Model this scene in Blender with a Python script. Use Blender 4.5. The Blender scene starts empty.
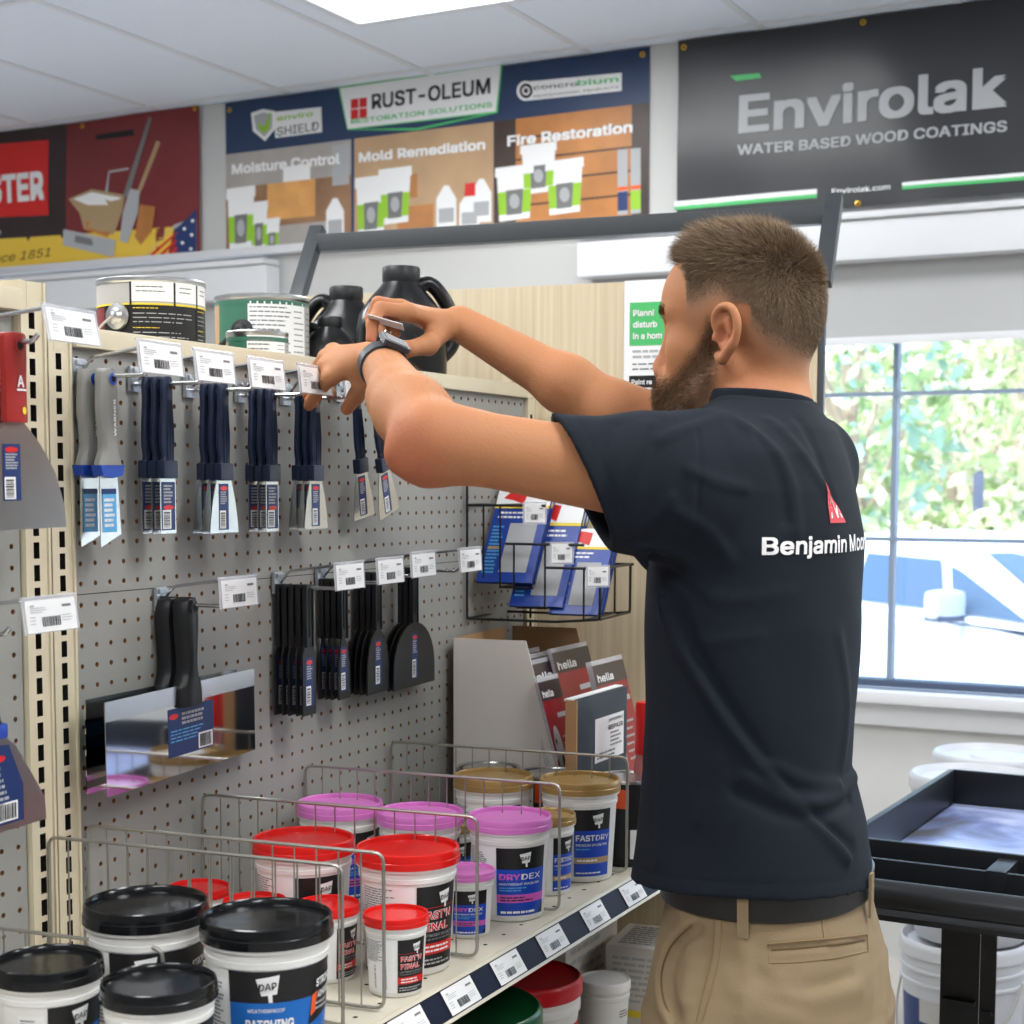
import bpy, bmesh, math, random
import numpy as np
from mathutils import Vector, Matrix
PI = math.pi
random.seed(7)
rng = np.random.default_rng(7)
sc = bpy.context.scene
C = sc.collection

# ------------------------------------------------------------------ camera
F, CY, H = 1600.25, 617.43, 1.5            # focal length and optical centre row in pixels of a 1024 frame, eye height
Rc = np.array([[0.89567089, 0.44470923, 0.00271069],
               [0.03934509, -0.07316901, -0.99654315],
               [-0.4429736, 0.89268135, -0.08303248]])
XR, WR = 0.0922, -0.0212                   # how far the cross walls of the fixture and the window wall are turned
cam_d = bpy.data.cameras.new('camera'); cam = bpy.data.objects.new('camera', cam_d); C.objects.link(cam)
cam_d.sensor_width = 36; cam_d.lens = F / 1024 * 36; cam_d.shift_y = (CY - 512) / 1024
cam_d.clip_start = 0.05; cam_d.clip_end = 300
mw = Matrix((( Rc[0][0], -Rc[1][0], -Rc[2][0], 0), (Rc[0][1], -Rc[1][1], -Rc[2][1], 0), (Rc[0][2], -Rc[1][2], -Rc[2][2], H), (0, 0, 0, 1)))
cam.matrix_world = mw
sc.camera = cam
# depth of field like the photograph: window wall a little soft
cam_d.dof.use_dof = True; cam_d.dof.focus_distance = 2.1; cam_d.dof.aperture_fstop = 9.0

# ------------------------------------------------------------------ world, sun, exposure
sc.view_settings.view_transform = 'Standard'; sc.view_settings.look = 'None'
sc.view_settings.gamma = 1; sc.view_settings.use_curve_mapping = False
sc.view_settings.exposure = -0.27
wd = bpy.data.worlds.new('sky'); sc.world = wd; wd.use_nodes = True
nt = wd.node_tree; nt.nodes.clear()
sky = nt.nodes.new('ShaderNodeTexSky'); sky.sky_type = 'NISHITA'; sky.sun_disc = False
sky.sun_elevation = math.radians(50); sky.sun_rotation = math.radians(200); sky.air_density = 1.0; sky.dust_density = 2.5
bg = nt.nodes.new('ShaderNodeBackground'); bg.inputs[1].default_value = 1.0
wo = nt.nodes.new('ShaderNodeOutputWorld'); nt.links.new(sky.outputs[0], bg.inputs[0]); nt.links.new(bg.outputs[0], wo.inputs[0])
sd = bpy.data.lights.new('sun', 'SUN'); sd.energy = 15.0; sd.angle = 0.02; sd.color = (1.0, 0.96, 0.9)
so = bpy.data.objects.new('sun', sd); C.objects.link(so)
so.rotation_euler = Vector((.30, -.10, -.95)).to_track_quat('-Z', 'Y').to_euler()    # high sun beyond the car park

# ------------------------------------------------------------------ design helpers: pixel of the frame -> point on a plane of the room
def ray(px, py): return Rc.T @ np.array([(px - 512) / F, (py - CY) / F, 1.0])
def at(px, py, **k):
    d = ray(px, py); a, v = list(k.items())[0]; c = np.array([0, 0, H])
    if a == 'D': return c + d * v
    i = 'XYZ'.index(a); return c + d * ((v - c[i]) / d[i])
def proj(p):
    q = Rc @ (np.array(p, float) - np.array([0, 0, H])); return np.array([512 + F * q[0] / q[2], CY + F * q[1] / q[2], q[2]])
class Plane:
    "vertical plane through p, u axis turned by w about z; coordinates u (along), v (height), h (towards the room)"
    def __init__(s, p, w):
        s.p = np.array([p[0], p[1], 0.0]); s.u = np.array([math.cos(w), math.sin(w), 0]); s.n = np.array([math.sin(w), -math.cos(w), 0])
    def px(s, x, y):
        d = ray(x, y); c = np.array([0, 0, H]); t = ((s.p - c) @ s.n) / (d @ s.n); q = c + t * d
        return ((q - s.p) @ s.u, q[2])
    def pt(s, u, v, h=0.0):
        q = s.p + s.u * u + s.n * h; return (q[0], q[1], v)
UX = np.array([math.cos(XR), math.sin(XR), 0]); UY = np.array([-math.sin(XR), math.cos(XR), 0])

# ------------------------------------------------------------------ materials
M = {}
def mat(name, col, rough=0.5, metal=0.0, noise=0.0, nscale=40.0, bump=0.0, bscale=200.0, trans=0.0, ior=1.45, coat=0.0, emit=None, estr=0.0, alpha=1.0, sub=0.0, spec=0.5, aniso=0.0):
    m = bpy.data.materials.new(name); m.use_nodes = True; t = m.node_tree; b = t.nodes['Principled BSDF']
    b.inputs['Base Color'].default_value = (*col, 1); b.inputs['Roughness'].default_value = rough; b.inputs['Metallic'].default_value = metal
    b.inputs['IOR'].default_value = ior; b.inputs['Transmission Weight'].default_value = trans; b.inputs['Coat Weight'].default_value = coat
    b.inputs['Alpha'].default_value = alpha; b.inputs['Specular IOR Level'].default_value = spec
    if sub: b.inputs['Subsurface Weight'].default_value = sub; b.inputs['Subsurface Radius'].default_value = (0.012, 0.005, 0.003); b.inputs['Subsurface Scale'].default_value = 1.0
    if emit: b.inputs['Emission Color'].default_value = (*emit, 1); b.inputs['Emission Strength'].default_value = estr
    if noise or bump:
        tc = t.nodes.new('ShaderNodeTexCoord')
    if noise:
        n = t.nodes.new('ShaderNodeTexNoise'); n.inputs['Scale'].default_value = nscale; n.inputs['Detail'].default_value = 4
        t.links.new(tc.outputs['Object'], n.inputs['Vector'])
        mx = t.nodes.new('ShaderNodeMix'); mx.data_type = 'RGBA'
        mx.inputs['A'].default_value = (*[max(0, c * (1 - noise)) for c in col], 1); mx.inputs['B'].default_value = (*[min(1, c * (1 + noise)) for c in col], 1)
        t.links.new(n.outputs['Fac'], mx.inputs['Factor']); t.links.new(mx.outputs['Result'], b.inputs['Base Color'])
    if bump:
        n2 = t.nodes.new('ShaderNodeTexNoise'); n2.inputs['Scale'].default_value = bscale; n2.inputs['Detail'].default_value = 3
        t.links.new(tc.outputs['Object'], n2.inputs['Vector'])
        bp = t.nodes.new('ShaderNodeBump'); bp.inputs['Strength'].default_value = bump; bp.inputs['Distance'].default_value = 0.002
        t.links.new(n2.outputs['Fac'], bp.inputs['Height']); t.links.new(bp.outputs['Normal'], b.inputs['Normal'])
    M[name] = m; return m
def s2l(r, g, b):
    f = lambda c: (c / 255 / 12.92) if c / 255 <= 0.04045 else ((c / 255 + 0.055) / 1.055) ** 2.4
    return (f(r), f(g), f(b))
mat('ceiling_tile', s2l(226, 233, 246), .9, noise=.03, nscale=60, bump=.3, bscale=400)
mat('grid_white', s2l(216, 220, 226), .6)
mat('wall_paint', s2l(198, 198, 196), .8, noise=.02, nscale=5)
mat('white_paint', s2l(216, 217, 220), .5)
mat('floor_vinyl', s2l(186, 182, 176), .5, noise=.12, nscale=20)
mat('shade_fabric', s2l(176, 177, 177), .85, noise=.02)
mat('peg_grey', s2l(152, 152, 147), .55, noise=.03, nscale=8)
mat('masonite', s2l(150, 104, 62), .9)
mat('beige', s2l(216, 205, 178), .45, noise=.03, nscale=10)
mat('beige_shelf', s2l(216, 209, 190), .4, noise=.02, nscale=14)
mat('dark_hole', s2l(34, 30, 26), .9)
mat('chrome', s2l(205, 208, 212), .22, metal=1.0)
mat('zinc', s2l(190, 196, 204), .38, metal=1.0, noise=.15, nscale=90)
mat('wire_grey', s2l(168, 166, 158), .35, metal=.8)
mat('black_wire', s2l(20, 20, 22), .4)
mat('steel_blade', s2l(200, 202, 202), .24, metal=1.0, noise=.05, nscale=30)
mat('steel_dull', s2l(160, 155, 150), .35, metal=1.0, noise=.08, nscale=25)
mat('navy_plastic', s2l(30, 42, 66), .42)
mat('black_plastic', s2l(24, 25, 28), .42, bump=.08, bscale=500)
mat('black_gloss', s2l(17, 17, 19), .28, bump=.1, bscale=40)
mat('lid_black', s2l(20, 21, 23), .16, bump=.35, bscale=28)
mat('grey_rubber', s2l(138, 138, 134), .5)
mat('blue_plastic', s2l(24, 70, 170), .4)
mat('red_handle', s2l(158, 38, 34), .4)
mat('brass', s2l(214, 170, 70), .3, metal=1)
mat('tub_white', s2l(232, 231, 228), .35)
mat('pail_white', s2l(190, 192, 197), .4)
mat('pack_blue', s2l(20, 60, 150), .35)
mat('tub_grey', s2l(176, 174, 172), .5)
mat('lid_red', s2l(214, 30, 26), .2, bump=.3, bscale=32)
mat('lid_pink', s2l(220, 124, 202), .28, bump=.25, bscale=60)
mat('lid_gold', s2l(168, 136, 82), .32, metal=.25, bump=.1, bscale=60)
mat('lid_green', s2l(14, 92, 44), .3)
mat('lid_crimson', s2l(196, 22, 34), .35)
mat('ink_black', s2l(22, 22, 24), .45)
mat('ink_grey', s2l(120, 120, 120), .6)
mat('ink_light', s2l(176, 178, 180), .6)
mat('ink_white', s2l(240, 240, 240), .5)
mat('ink_blue', s2l(14, 104, 190), .4)
mat('ink_royal', s2l(20, 72, 190), .4)
mat('ink_navy', s2l(22, 50, 104), .45)
mat('ink_red', s2l(214, 36, 34), .4)
mat('ink_orange', s2l(240, 92, 30), .45)
mat('ink_pink', s2l(214, 96, 196), .45)
mat('ink_tan', s2l(176, 150, 112), .5)
mat('ink_yellow', s2l(232, 205, 60), .5)
mat('ink_green', s2l(80, 190, 110), .5)
mat('ink_lime', s2l(150, 200, 50), .5)
mat('ink_cyan', s2l(90, 170, 225), .4)
mat('channel_navy', s2l(18, 25, 46), .6, spec=.25)
mat('paper', s2l(240, 240, 240), .6)
mat('clear_plastic', s2l(225, 226, 232), .12, alpha=.45)
mat('banner_navy', s2l(34, 56, 92), .35)
mat('banner_black', s2l(50, 51, 54), .3, bump=.25, bscale=6)
mat('banner_red', s2l(122, 42, 44), .32, noise=.25, nscale=3)
mat('banner_dark', s2l(52, 40, 40), .35, noise=.2, nscale=5)
mat('banner_yellow', s2l(236, 198, 70), .35)
mat('photo_brown', s2l(150, 112, 80), .35, noise=.5, nscale=9)
mat('photo_tan', s2l(188, 154, 116), .35, noise=.2, nscale=8)
mat('photo_wood', s2l(186, 122, 62), .35, noise=.5, nscale=7)
mat('photo_char', s2l(60, 44, 36), .35, noise=.4, nscale=20)
mat('photo_warm', s2l(220, 160, 90), .35, noise=.3, nscale=14)
mat('photo_grey', s2l(170, 164, 158), .35, noise=.2, nscale=12)
mat('cardboard', s2l(186, 146, 104), .8, noise=.06, nscale=20)
mat('card_white', s2l(214, 208, 200), .7, noise=.02)
mat('pack_red', s2l(150, 32, 44), .3, coat=.4)
mat('pack_dark', s2l(58, 50, 54), .3, coat=.4)
mat('slate_box', s2l(38, 54, 66), .5)
mat('can_steel', s2l(196, 196, 196), .3, metal=1)
mat('can_green', s2l(62, 112, 92), .35)
mat('frame_grey', s2l(62, 66, 70), .4)
mat('bronze', s2l(70, 82, 104), .5)
mat('bar_grey', s2l(128, 142, 160), .5)
mat('cart_black', s2l(26, 28, 32), .38, bump=.15, bscale=300)
def wear_mat():
    m = bpy.data.materials.new('tray_wear'); m.use_nodes = True; t = m.node_tree; b = t.nodes['Principled BSDF']; b.inputs['Roughness'].default_value = .35
    tc = t.nodes.new('ShaderNodeTexCoord'); n = t.nodes.new('ShaderNodeTexNoise'); n.inputs['Scale'].default_value = 5; n.inputs['Detail'].default_value = 6; n.inputs['Distortion'].default_value = .8
    r = t.nodes.new('ShaderNodeValToRGB'); e = r.color_ramp.elements; e[0].position = .36; e[0].color = (*s2l(74, 70, 68), 1); e[1].position = .62; e[1].color = (*s2l(176, 188, 226), 1); k = e.new(.47); k.color = (*s2l(104, 116, 160), 1)
    t.links.new(tc.outputs['Object'], n.inputs[0]); t.links.new(n.outputs[0], r.inputs[0]); t.links.new(r.outputs[0], b.inputs['Base Color']); M['tray_wear'] = m
wear_mat()
mat('belt_leather', s2l(26, 24, 24), .4, bump=.2, bscale=200)
mat('watch_black', s2l(48, 52, 58), .45)
mat('glass_dark', s2l(16, 18, 22), .4, spec=.2)
mat('eye_white', s2l(230, 226, 222), .2)
mat('shirt_print_white', s2l(232, 230, 230), .7)
mat('shirt_print_red', s2l(206, 70, 78), .7)
mat('car_white', s2l(186, 202, 222), .4, coat=.2)
mat('car_glass', s2l(64, 88, 114), .25, spec=.3)
mat('tyre', s2l(40, 44, 52), .8)
mat('asphalt', s2l(190, 190, 190), .9, noise=.06, nscale=2)
mat('leaf_green', s2l(150, 176, 120), .7, noise=.4, nscale=2)
mat('leaf_pale', s2l(206, 208, 176), .7, noise=.3, nscale=2)
mat('leaf_teal', s2l(140, 178, 160), .7, noise=.3, nscale=2)
mat('bark', s2l(176, 160, 142), .9)
mat('khaki_plain', s2l(138, 119, 92), .85, bump=.3, bscale=600)
mat('diffuser', (1, 1, 1), .6, emit=(0.93, 0.97, 1.0), estr=9.0)

def wood_mat():
    m = bpy.data.materials.new('pale_wood_laminate'); m.use_nodes = True; t = m.node_tree; b = t.nodes['Principled BSDF']; b.inputs['Roughness'].default_value = .5
    tc = t.nodes.new('ShaderNodeTexCoord'); mp = t.nodes.new('ShaderNodeMapping'); mp.inputs['Scale'].default_value = (110, 110, 2.2)
    n = t.nodes.new('ShaderNodeTexNoise'); n.inputs['Scale'].default_value = 1.0; n.inputs['Detail'].default_value = 5
    r = t.nodes.new('ShaderNodeValToRGB'); r.color_ramp.elements[0].position = .3; r.color_ramp.elements[1].position = .75
    r.color_ramp.elements[0].color = (*s2l(196, 178, 146), 1); r.color_ramp.elements[1].color = (*s2l(216, 202, 172), 1)
    t.links.new(tc.outputs['Object'], mp.inputs[0]); t.links.new(mp.outputs[0], n.inputs[0]); t.links.new(n.outputs[0], r.inputs[0]); t.links.new(r.outputs[0], b.inputs['Base Color'])
    M['wood'] = m
wood_mat()
def glass_mat():
    m = bpy.data.materials.new('window_glass'); m.use_nodes = True; t = m.node_tree; t.nodes.clear()
    o = t.nodes.new('ShaderNodeOutputMaterial'); tr = t.nodes.new('ShaderNodeBsdfTransparent'); tr.inputs[0].default_value = (.95, .98, 1, 1)
    gl = t.nodes.new('ShaderNodeBsdfGlossy'); gl.inputs['Roughness'].default_value = .02; mx = t.nodes.new('ShaderNodeMixShader'); mx.inputs[0].default_value = .05
    t.links.new(tr.outputs[0], mx.inputs[1]); t.links.new(gl.outputs[0], mx.inputs[2]); t.links.new(mx.outputs[0], o.inputs[0]); M['glass'] = m
glass_mat()
def attr_mat(name, rough, bump=0.0, bscale=300, sub=0.0, sheen=0.0, wave=0.0, spec=.5):
    "colour comes from the mesh's own colour attribute (skin, hair, cloth dye)"
    m = bpy.data.materials.new(name); m.use_nodes = True; t = m.node_tree; b = t.nodes['Principled BSDF']; b.inputs['Roughness'].default_value = rough
    b.inputs['Specular IOR Level'].default_value = spec
    a = t.nodes.new('ShaderNodeVertexColor'); a.layer_name = 'dye'; t.links.new(a.outputs[0], b.inputs['Base Color'])
    if sub: b.inputs['Subsurface Weight'].default_value = sub; b.inputs['Subsurface Radius'].default_value = (.010, .004, .002); b.inputs['Subsurface Scale'].default_value = 1
    if sheen: b.inputs['Sheen Weight'].default_value = sheen; b.inputs['Sheen Roughness'].default_value = .5
    if bump:
        tc = t.nodes.new('ShaderNodeTexCoord'); n = t.nodes.new('ShaderNodeTexNoise'); n.inputs['Scale'].default_value = bscale; n.inputs['Detail'].default_value = 4
        bp = t.nodes.new('ShaderNodeBump'); bp.inputs['Strength'].default_value = bump; bp.inputs['Distance'].default_value = .001
        t.links.new(tc.outputs['Object'], n.inputs[0]); t.links.new(n.outputs[0], bp.inputs['Height']); t.links.new(bp.outputs[0], b.inputs['Normal'])
    M[name] = m
attr_mat('skin', .6, .45, 230, sub=.05, spec=.22)
attr_mat('hair', .5, spec=.3)
attr_mat('beard_hair', .9, spec=.05)
attr_mat('shirt_cloth', .85, .35, 700, sheen=.0, spec=.2)
attr_mat('khaki_cloth', .85, .4, 600, spec=.25)

# ------------------------------------------------------------------ mesh builder
_txt = {}
_font = None
try:                                                            # Blender's own bundled sans serif
    import os
    _fp = os.path.join(bpy.utils.system_resource('DATAFILES'), 'fonts', 'Inter.woff2')
    if os.path.exists(_fp): _font = bpy.data.fonts.load(_fp)
except Exception: _font = None
def text_geo(s, bold=0.0):
    "outline of a word: vertices (x, y) with cap height 1, and faces"
    k = (s, bold)
    if k in _txt: return _txt[k]
    cu = bpy.data.curves.new('t', 'FONT'); cu.body = s; cu.size = 1; cu.resolution_u = 3
    if _font: cu.font = _font
    ob = bpy.data.objects.new('t', cu); C.objects.link(ob)
    bpy.context.view_layer.update()
    me = bpy.data.meshes.new_from_object(ob)
    v = np.array([(q.co.x, q.co.y) for q in me.vertices]) if len(me.vertices) else np.zeros((0, 2))
    f = [tuple(p.vertices) for p in me.polygons]
    bpy.data.objects.remove(ob); bpy.data.curves.remove(cu); bpy.data.meshes.remove(me)
    v = v / 0.73
    if bold and len(v):
        b = bold * .85; n0 = len(v); offs = [(0, 0), (b, b), (b, -b), (-b, b), (-b, -b)]
        f = [tuple(i + n0 * k for i in q) for k in range(5) for q in f]; v = np.concatenate([v + np.array(o) for o in offs])
    if len(v): v[:, 0] -= v[:, 0].min()
    _txt[k] = (v, f, v[:, 0].max() if len(v) else 0); return _txt[k]

class MB:
    def __init__(s): s.v = []; s.f = []; s.m = []; s.s = []; s.names = []
    def mi(s, m):
        if m not in s.names: s.names.append(m)
        return s.names.index(m)
    def add(s, vs, fs, m, smooth=False):
        o = len(s.v); s.v.extend([tuple(map(float, q)) for q in vs]); k = s.mi(m)
        for f in fs: s.f.append(tuple(i + o for i in f)); s.m.append(k); s.s.append(smooth)
        return s
    def box(s, c, d, m, rz=0.0, b=0.0, T=None):
        bm = bmesh.new(); bmesh.ops.create_cube(bm, size=1)
        for v in bm.verts: v.co = Vector((v.co.x * d[0], v.co.y * d[1], v.co.z * d[2]))
        if b: bmesh.ops.bevel(bm, geom=bm.edges[:], offset=min(b, min(d) * .45), segments=2, affect='EDGES', profile=.7)
        R_ = Matrix.Rotation(rz, 3, 'Z'); bm.verts.ensure_lookup_table(); bm.verts.index_update()
        vs = [R_ @ v.co + Vector(c) for v in bm.verts]
        if T is not None: vs = [T @ v for v in vs]
        s.add(vs, [[v.index for v in f.verts] for f in bm.faces], m, bool(b)); bm.free(); return s
    def lathe(s, prof, m, n=32, c=(0, 0, 0), T=None, caps=True):
        "prof: (r, z) or (r, z, material) from bottom to top"
        rings = []
        base = len(s.v); k = len(prof)
        vs = []
        for p in prof:
            for i in range(n):
                a = 2 * PI * i / n; q = Vector((c[0] + p[0] * math.cos(a), c[1] + p[0] * math.sin(a), c[2] + p[1]))
                vs.append(T @ q if T is not None else q)
        for j in range(k - 1):
            mm = prof[j + 1][2] if len(prof[j + 1]) > 2 else m
            s_ = [(j * n + i, j * n + (i + 1) % n, (j + 1) * n + (i + 1) % n, (j + 1) * n + i) for i in range(n)]
            o = s.mi(mm)
            for f in s_: s.f.append(tuple(q + base for q in f)); s.m.append(o); s.s.append(True)
        if caps:
            s.f.append(tuple(base + i for i in reversed(range(n)))); s.m.append(s.mi(m)); s.s.append(False)
            s.f.append(tuple(base + (k - 1) * n + i for i in range(n))); s.m.append(s.mi(prof[-1][2] if len(prof[-1]) > 2 else m)); s.s.append(False)
        s.v.extend([tuple(q) for q in vs]); return s
    def tube(s, pts, r, m, n=8, closed=False):
        P = [Vector(p) for p in pts]; N = len(P); vs = []; fs = []
        rr = r if hasattr(r, '__len__') else [r] * N
        up = None
        for i in range(N):
            a = P[(i - 1) % N] if (i > 0 or closed) else P[i]; b = P[(i + 1) % N] if (i < N - 1 or closed) else P[i]
            t = (b - a).normalized()
            if up is None:
                up = Vector((0, 0, 1)) if abs(t.z) < .9 else Vector((1, 0, 0))
            u = (up - t * up.dot(t)).normalized(); up = u; w = t.cross(u)
            for j in range(n):
                q = 2 * PI * j / n; vs.append(P[i] + (u * math.cos(q) + w * math.sin(q)) * rr[i])
        for i in range(N - 1 + (1 if closed else 0)):
            for j in range(n):
                a, b = i * n + j, i * n + (j + 1) % n; c, d = ((i + 1) % N) * n + (j + 1) % n, ((i + 1) % N) * n + j
                fs.append((a, b, c, d))
        if not closed: fs += [tuple(reversed(range(n))), tuple((N - 1) * n + j for j in range(n))]
        return s.add(vs, fs, m, True)
    def prism(s, outline, h0, h1, m, T=None, fn=None, side=None):
        "outline (u, v) extruded along w; T 4x4 or fn(u, v, w)"
        n = len(outline); g = fn or (lambda u, v, w: T @ Vector((u, v, w)) if T is not None else Vector((u, v, w)))
        vs = [g(u, v, h0) for u, v in outline] + [g(u, v, h1) for u, v in outline]
        s.add(vs, [tuple(reversed(range(n))), tuple(range(n, 2 * n))], m)
        s.add(vs, [(i, (i + 1) % n, n + (i + 1) % n, n + i) for i in range(n)], side or m)
        return s
    def poly(s, fn, pts, m, h=0.0005): return s.add([fn(u, v, h) for u, v in pts], [tuple(range(len(pts)))], m)
    def rect(s, fn, u0, v0, u1, v1, m, h=0.0005, n=1):
        vs = []; fs = []
        for i in range(n + 1):
            u = u0 + (u1 - u0) * i / n; vs += [fn(u, v0, h), fn(u, v1, h)]
        for i in range(n): fs.append((2 * i, 2 * i + 2, 2 * i + 3, 2 * i + 1))
        return s.add(vs, fs, m, n > 1)
    def quadn(s, fn, a, b, c, d, m, h=.0005, n=8):
        "quad a-b (bottom) c-d (top right, top left) cut into columns so that it follows a curved wall"
        vs = []; fs = []
        for i in range(n + 1):
            t = i / n; vs += [fn(a[0] + (b[0] - a[0]) * t, a[1] + (b[1] - a[1]) * t, h), fn(d[0] + (c[0] - d[0]) * t, d[1] + (c[1] - d[1]) * t, h)]
        for i in range(n): fs.append((2 * i, 2 * i + 2, 2 * i + 3, 2 * i + 1))
        return s.add(vs, fs, m, True)
    def ell(s, fn, u, v, a, b, m, h=0.0005, n=20): return s.poly(fn, [(u + a * math.cos(2 * PI * i / n), v + b * math.sin(2 * PI * i / n)) for i in range(n)], m, h)
    def text(s, fn, txt, u, v, cap, m, h=0.001, width=None, bold=0.02, al='l', slant=0.0, rise=0.0, vert=False):
        g, f, w = text_geo(txt, bold); sx = (width / w) if width else cap
        o = {'l': 0, 'c': -w * sx / 2, 'r': -w * sx}[al]
        k = max(1, len(g) // (5 if bold else 1)); e = lambda i: h + .00006 * (i // k)        # overlapping strokes never share one plane
        if vert: s.add([fn(u - (y * cap), v + x * sx + o, e(i)) for i, (x, y) in enumerate(g)], f, m)
        else: s.add([fn(u + o + x * sx + slant * y * cap, v + y * cap + rise * (x * sx), e(i)) for i, (x, y) in enumerate(g)], f, m)
        return s
    def lines(s, fn, u0, v0, u1, v1, n, m, h=0.0006, fill=.45, ragged=.35, seg=4, cols=1):
        "rows of small print, too small to read"
        dv = (v1 - v0) / n; r = random.Random(int(abs(u0 * 7919 + v0 * 104729) * 1000))
        for i in range(n):
            u = u0; end = u1 - (u1 - u0) * ragged * r.random(); vv = v0 + dv * (i + .5)
            while u < end:
                w = min(end - u, (u1 - u0) * r.uniform(.05, .2)); s.rect(fn, u, vv - dv * fill / 2, u + w, vv + dv * fill / 2, m, h); u += w + (u1 - u0) * .025
        return s
    def bars(s, fn, u0, v0, u1, v1, m, h=0.0007, seed=1, horiz=False):
        r = random.Random(seed); L = (v1 - v0) if horiz else (u1 - u0); x = 0
        while x < L * .97:
            w = L * r.choice([.03, .05, .075]); 
            if horiz: s.rect(fn, u0, v0 + x, u1, v0 + min(x + w, L), m, h)
            else: s.rect(fn, u0 + x, v0, u0 + min(x + w, L), v1, m, h)
            x += w + L * r.choice([.03, .05])
        return s
    def build(s, name, parent=None, sharp=35, dye=None):
        me = bpy.data.meshes.new(name); me.from_pydata(s.v, [], s.f)
        for n in s.names: me.materials.append(M[n])
        me.polygons.foreach_set('material_index', s.m); me.polygons.foreach_set('use_smooth', s.s)
        me.update()
        if any(s.s): me.set_sharp_from_angle(angle=math.radians(sharp))
        o = bpy.data.objects.new(name, me); C.objects.link(o)
        if parent is not None: o.parent = parent
        return o
def tag(o, label=None, cat=None, group=None, kind=None):
    if label: o['label'] = label
    if cat: o['category'] = cat
    if group: o['group'] = group
    if kind: o['kind'] = kind
    return o
def thing(name, label, cat, loc=(0, 0, 0), rz=0.0, group=None):
    o = bpy.data.objects.new(name, None); o.empty_display_size = .05; C.objects.link(o); o.location = loc; o.rotation_euler = (0, 0, rz)
    return tag(o, label, cat, group)
def kids(o): return [c for c in bpy.data.objects if c.parent == o]
def dup(o, parent=None):
    c = o.copy(); C.objects.link(c)
    if parent is not None: c.parent = parent
    for ch in kids(o): dup(ch, c)
    return c
def struct(mb, name): return tag(mb.build(name), kind='structure')
def flat(axis_o, axis_u, axis_v, axis_n):
    o, u, v, n = map(lambda q: np.array(q, float), (axis_o, axis_u, axis_v, axis_n))
    return lambda a, b, h: tuple(o + u * a + v * b + n * h)
def resample(pts, n):
    "smooth Catmull-Rom curve through the points"
    P = [Vector(p) for p in pts]; out = []
    for i in range(len(P) - 1):
        p0, p1, p2, p3 = P[max(i - 1, 0)], P[i], P[i + 1], P[min(i + 2, len(P) - 1)]
        for j in range(n):
            t = j / n; out.append(.5 * ((2 * p1) + (p2 - p0) * t + (2 * p0 - 5 * p1 + 4 * p2 - p3) * t * t + (3 * p1 - p0 - 3 * p2 + p3) * t ** 3))
    return out + [P[-1]]
def roundpath(pts, r, n=4):
    "polyline with rounded corners"
    P = [Vector(p) for p in pts]; out = [P[0]]
    for i in range(1, len(P) - 1):
        a = (P[i - 1] - P[i]); b = (P[i + 1] - P[i]); rr = min(r, a.length * .5, b.length * .5); a = P[i] + a.normalized() * rr; b = P[i] + b.normalized() * rr
        for j in range(n + 1):
            t = j / n; out.append(a * (1 - t) ** 2 + P[i] * 2 * t * (1 - t) + b * t * t)
    return out + [P[-1]]
# ------------------------------------------------------------------ the room
WX = Plane((0, 5.0), WR)                                     # window wall
CEIL = 2.937
def wbox(pl, u0, u1, v0, v1, h0, h1, m, mb, b=0.0):
    "box on a turned wall plane"
    c = pl.pt((u0 + u1) / 2, (v0 + v1) / 2, (h0 + h1) / 2); ang = math.atan2(pl.u[1], pl.u[0])
    mb.box(c, (u1 - u0, abs(h1 - h0), v1 - v0), m, rz=ang, b=b)
m = MB(); m.box((0, 0, -.05), (12.4, 12.4, .1), 'floor_vinyl'); struct(m, 'floor')
m = MB(); m.box((0, 0, CEIL + .05), (12.4, 12.4, .1), 'ceiling_tile'); struct(m, 'ceiling')
# suspended grid bars
m = MB()
for i in range(-9, 10):
    u = i * .61 + .12
    if abs(u) < 6: m.box((u, 0, CEIL - .001), (.024, 12, .006), 'grid_white', rz=WR)
for j in range(-5, 5): m.box((0, j * 1.22 + .02, CEIL - .0015), (12, .024, .006), 'grid_white', rz=WR)
struct(m, 'trim_1')
# window wall: pieces around two openings
uL0, uL1 = -6.2, WX.px(283, 330)[0] - .02
uR0, uR1 = WX.px(600, 330)[0], 3.2
zs, zt = .845, 2.33
m = MB()
wbox(WX, -6.2, 6.2, 0, zs, 0, -.18, 'wall_paint', m); wbox(WX, -6.2, 6.2, zt, CEIL + .02, 0, -.18, 'wall_paint', m)
wbox(WX, uL1, uR0, zs, zt, 0, -.18, 'wall_paint', m); wbox(WX, uR1, 6.2, zs, zt, 0, -.18, 'wall_paint', m)
wbox(WX, -6.2, -5.9, zs, zt, 0, -.18, 'wall_paint', m)
struct(m, 'wall_back')
m = MB(); m.box((-5.7, -.3, CEIL / 2), (.1, 10.9, CEIL), 'wall_paint'); struct(m, 'wall_left')
m = MB(); m.box((4.6, -.3, CEIL / 2), (.1, 10.4, CEIL), 'wall_paint'); struct(m, 'wall_right')
m = MB(); m.box((-.5, -5.6, CEIL / 2), (10.5, .1, CEIL), 'wall_paint'); struct(m, 'wall_front')
# ledge under the banners and sill
m = MB(); wbox(WX, -5.6, uR0 - .03, 2.355, 2.385, 0, .05, 'white_paint', m, b=.006); struct(m, 'trim_2')
m = MB()
for a, b_ in ((uL0 + .4, uL1), (uR0, uR1)):
    wbox(WX, a - .04, b_ + .04, zs - .025, zs + .012, .0, .075, 'white_paint', m, b=.008)
    wbox(WX, a - .02, b_ + .02, zs - .1, zs - .025, .0, .03, 'white_paint', m, b=.005)
struct(m, 'trim_3')
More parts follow.
